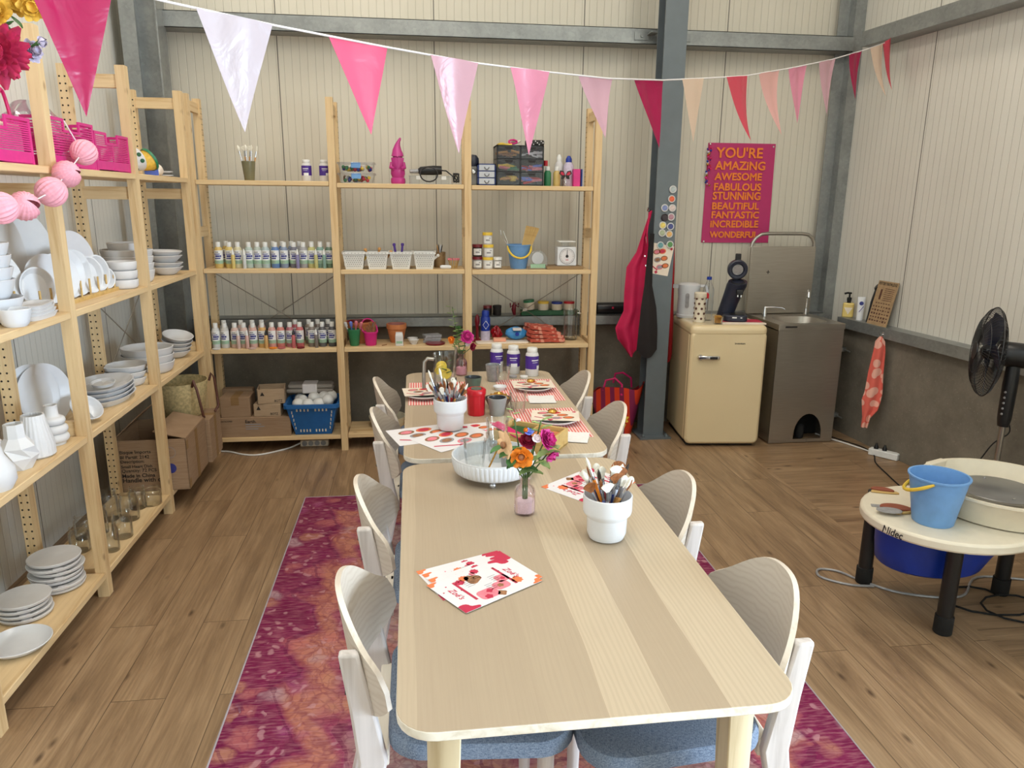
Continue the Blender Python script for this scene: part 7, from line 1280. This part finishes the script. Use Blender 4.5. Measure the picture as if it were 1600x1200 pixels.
# ---------------------------------------------------------------- bunting
st = [(-.62, -3.06, 2.27), (-.334, -2.855, 2.176), (-.095, -2.685, 2.158), (.141, -2.519, 2.145), (.44, -2.307, 2.137), (.743, -2.093, 2.133), (1.028, -1.891, 2.143), (1.334, -1.675, 2.158), (1.636, -1.461, 2.190), (1.9, -1.274, 2.232), (2.197, -1.064, 2.282), (2.586, -.788, 2.376), (2.943, -.536, 2.470), (3.275, -.301, 2.572), (3.567, -.094, 2.672), (3.573, -.09, 2.70)]
t = thing('bunting_garland', 'white string of pink plastic pennants strung across the room', 'bunting', (0, 0, 0))
b = MB(); b.tube(st, .0032, 6); b.build('string', P('paper'), t, smooth=True)
def spos(x):
    for p, q in zip(st, st[1:]):
        if p[0] <= x <= q[0]: k = (x-p[0])/(q[0]-p[0]); return Vector(p).lerp(Vector(q), k)
    return Vector(st[-1])
D = Vector((.818, .575, 0)); Nn = Vector((.575, -.818, 0))
fl = [(-.285, 'flag_magenta', .315, 0, .20), (.046, 'flag_white', .305, -.005, .215), (.366, 'flag_rose', .275, .015, .212), (.672, 'flag_pale', .31, .015, .207), (.965, 'flag_pink', .305, .025, .203), (1.273, 'flag_pale', .235, .055, .205), (1.561, 'flag_magenta', .283, .07, .205), (1.823, 'flag_cream', .277, .07, .169), (2.127, 'flag_coral', .30, .10, .187), (2.378, 'flag_blush', .31, .10, .194), (2.625, 'flag_pink', .29, .06, .192), (2.894, 'flag_pale', .29, .06, .187), (3.18, 'flag_magenta', .26, .05, .154), (3.407, 'flag_cream', .29, .12, .175), (3.545, 'flag_coral', .29, .03, .16)]
for k, (x, m, L, sk, w) in enumerate(fl):
    c = spos(x); rnd = random.Random(k)
    a = spos(x-w*.409); e = spos(x+w*.409); ph = rnd.uniform(0, 6); cur = rnd.uniform(-.03, .03) if k not in (8, 9, 13, 14) else .05
    def fn(u, v, a=a, e=e, c=c, L=L, sk=sk, ph=ph, cur=cur):
        top = a.lerp(e, u); tip = c+D*sk+Vector((0, 0, -L)); p = top.lerp(tip, v)
        return p+Nn*(.010*math.sin(3*v+ph)*(1-v)+cur*v*v+.006*math.sin(7*(u-.5)+ph)*(1-v))
    MB().grid(fn, 8, 12, 0, .0004).build('pennant', P(m), t, smooth=True)
# ---------------------------------------------------------------- honeycomb ball garland
t = thing('paper_ball_garland', 'string of pale pink honeycomb paper balls hanging before the left shelves', 'garland', (0, 0, 0))
pts = [(-.80, -1.70, 1.945), (-.775, -1.66, 1.86), (-.765, -1.653, 1.832), (-.76, -1.83, 1.744), (-.76, -1.972, 1.679), (-.755, -2.187, 1.632), (-.75, -2.335, 1.630), (-.75, -2.6, 1.68)]
MB().tube(pts, .0025, 6).build('string', P('paper'), t)
def hcball(c, r, ax):
    b = MB(); n = 36
    V = []; K = 12
    for i in range(n):
        a = 2*PI*i/n*.93; k = 1 if i % 2 else .93
        for j in range(K+1): ph = PI*j/K; V.append((r*math.sin(ph)*k*math.cos(a), r*math.sin(ph)*k*math.sin(a), -r*math.cos(ph)))
    for i in range(n-1):
        for j in range(K): b.f.append((i*(K+1)+j, (i+1)*(K+1)+j, (i+1)*(K+1)+j+1, i*(K+1)+j+1)); b.m.append(0)
    b.v = [tuple(T(*c) @ Vector(ax).normalized().to_track_quat('Z', 'Y').to_matrix().to_4x4() @ Vector(v)) for v in V]
    return b.build('paper_ball', P('honeycomb'), t)
for c, r, ax in (((-.76, -1.653, 1.832), .050, (.3, .6, .5)), ((-.76, -1.83, 1.744), .050, (.8, -.5, .3)), ((-.76, -1.972, 1.679), .053, (.6, .2, .5)), ((-.755, -2.187, 1.632), .049, (.5, -.7, .4)), ((-.75, -2.345, 1.628), .050, (.8, .4, .3))): hcball(c, r, ax)
# ---------------------------------------------------------------- flowers at the top left
t = thing('hanging_bouquet', 'hanging bunch of artificial flowers with a big raspberry dahlia at the upper left', 'flowers', (-.60, -2.50, 2.05))
def fl1(c, n_, r, pe, la, mt, cup, wd, ce=None, sd=1):
    b = MB(); flower(b, c, n_, r, pe, la, 0, cup, wd, sd); f = b.build('flower', P(mt), t, smooth=True)
    if ce: MB().lathe([(r*.2, 0), (r*.18, r*.12), (0, r*.18)], 12, M=T(*c) @ Vector(n_).normalized().to_track_quat('Z', 'Y').to_matrix().to_4x4()).build('flower_centre', P(ce), f, smooth=True)
fl1((-.012, -.02, 0), (.15, -1, -.05), .095, 22, 4, 'petal_dahlia', .28, .34, 'print_black', 3)
fl1((.060, .02, .012), (.8, -.4, .1), .036, 10, 4, 'petal_lilac', .5, .7, None, 4); fl1((-.005, .0, .105), (.2, -1, .2), .045, 12, 3, 'petal_yellow', .5, .6, None, 5); fl1((-.05, .02, .075), (-.2, -1, .1), .045, 12, 3, 'petal_yellow', .5, .6, None, 6); fl1((.092, .0, .125), (.2, -1, -.3), .045, 12, 3, 'petal_yellow', .5, .6, None, 7); fl1((.05, .02, .135), (.1, -1, .0), .04, 12, 3, 'petal_yellow', .5, .6, None, 8)
fl1((.100, -.01, .030), (1, -.1, .15), .026, 5, 2, 'petal_lilac', 1.3, .8, None, 9)
MB().tube([(.06, .01, .02), (.085, -.005, .026), (.102, -.01, .030)], [.002, .004, .009], 8).build('bud_stem', P('leaf'), t, smooth=True)
for k, p in enumerate((((-.08, .02, .07), (.02, .02, .125), (.12, .03, .20)), ((-.10, .02, .02), (0, .02, .10), (.03, .03, .22)))): MB().tube(p, .003, 6).build('stem', P('stem'), t, smooth=True)
for k in range(8): b = MB(); leaf(b, (.02*math.sin(k), .03, .02+.012*k), (math.cos(k*1.7), -.3, math.sin(k*1.7)), .05, .022); b.build('leaf', P('leaf'), t, smooth=True)
MB().tube([(-.03, .03, .06), (-.02, .04, .40), (0, .05, 2.5)], .0015, 5).build('hanging_wire', P('steel'), t)
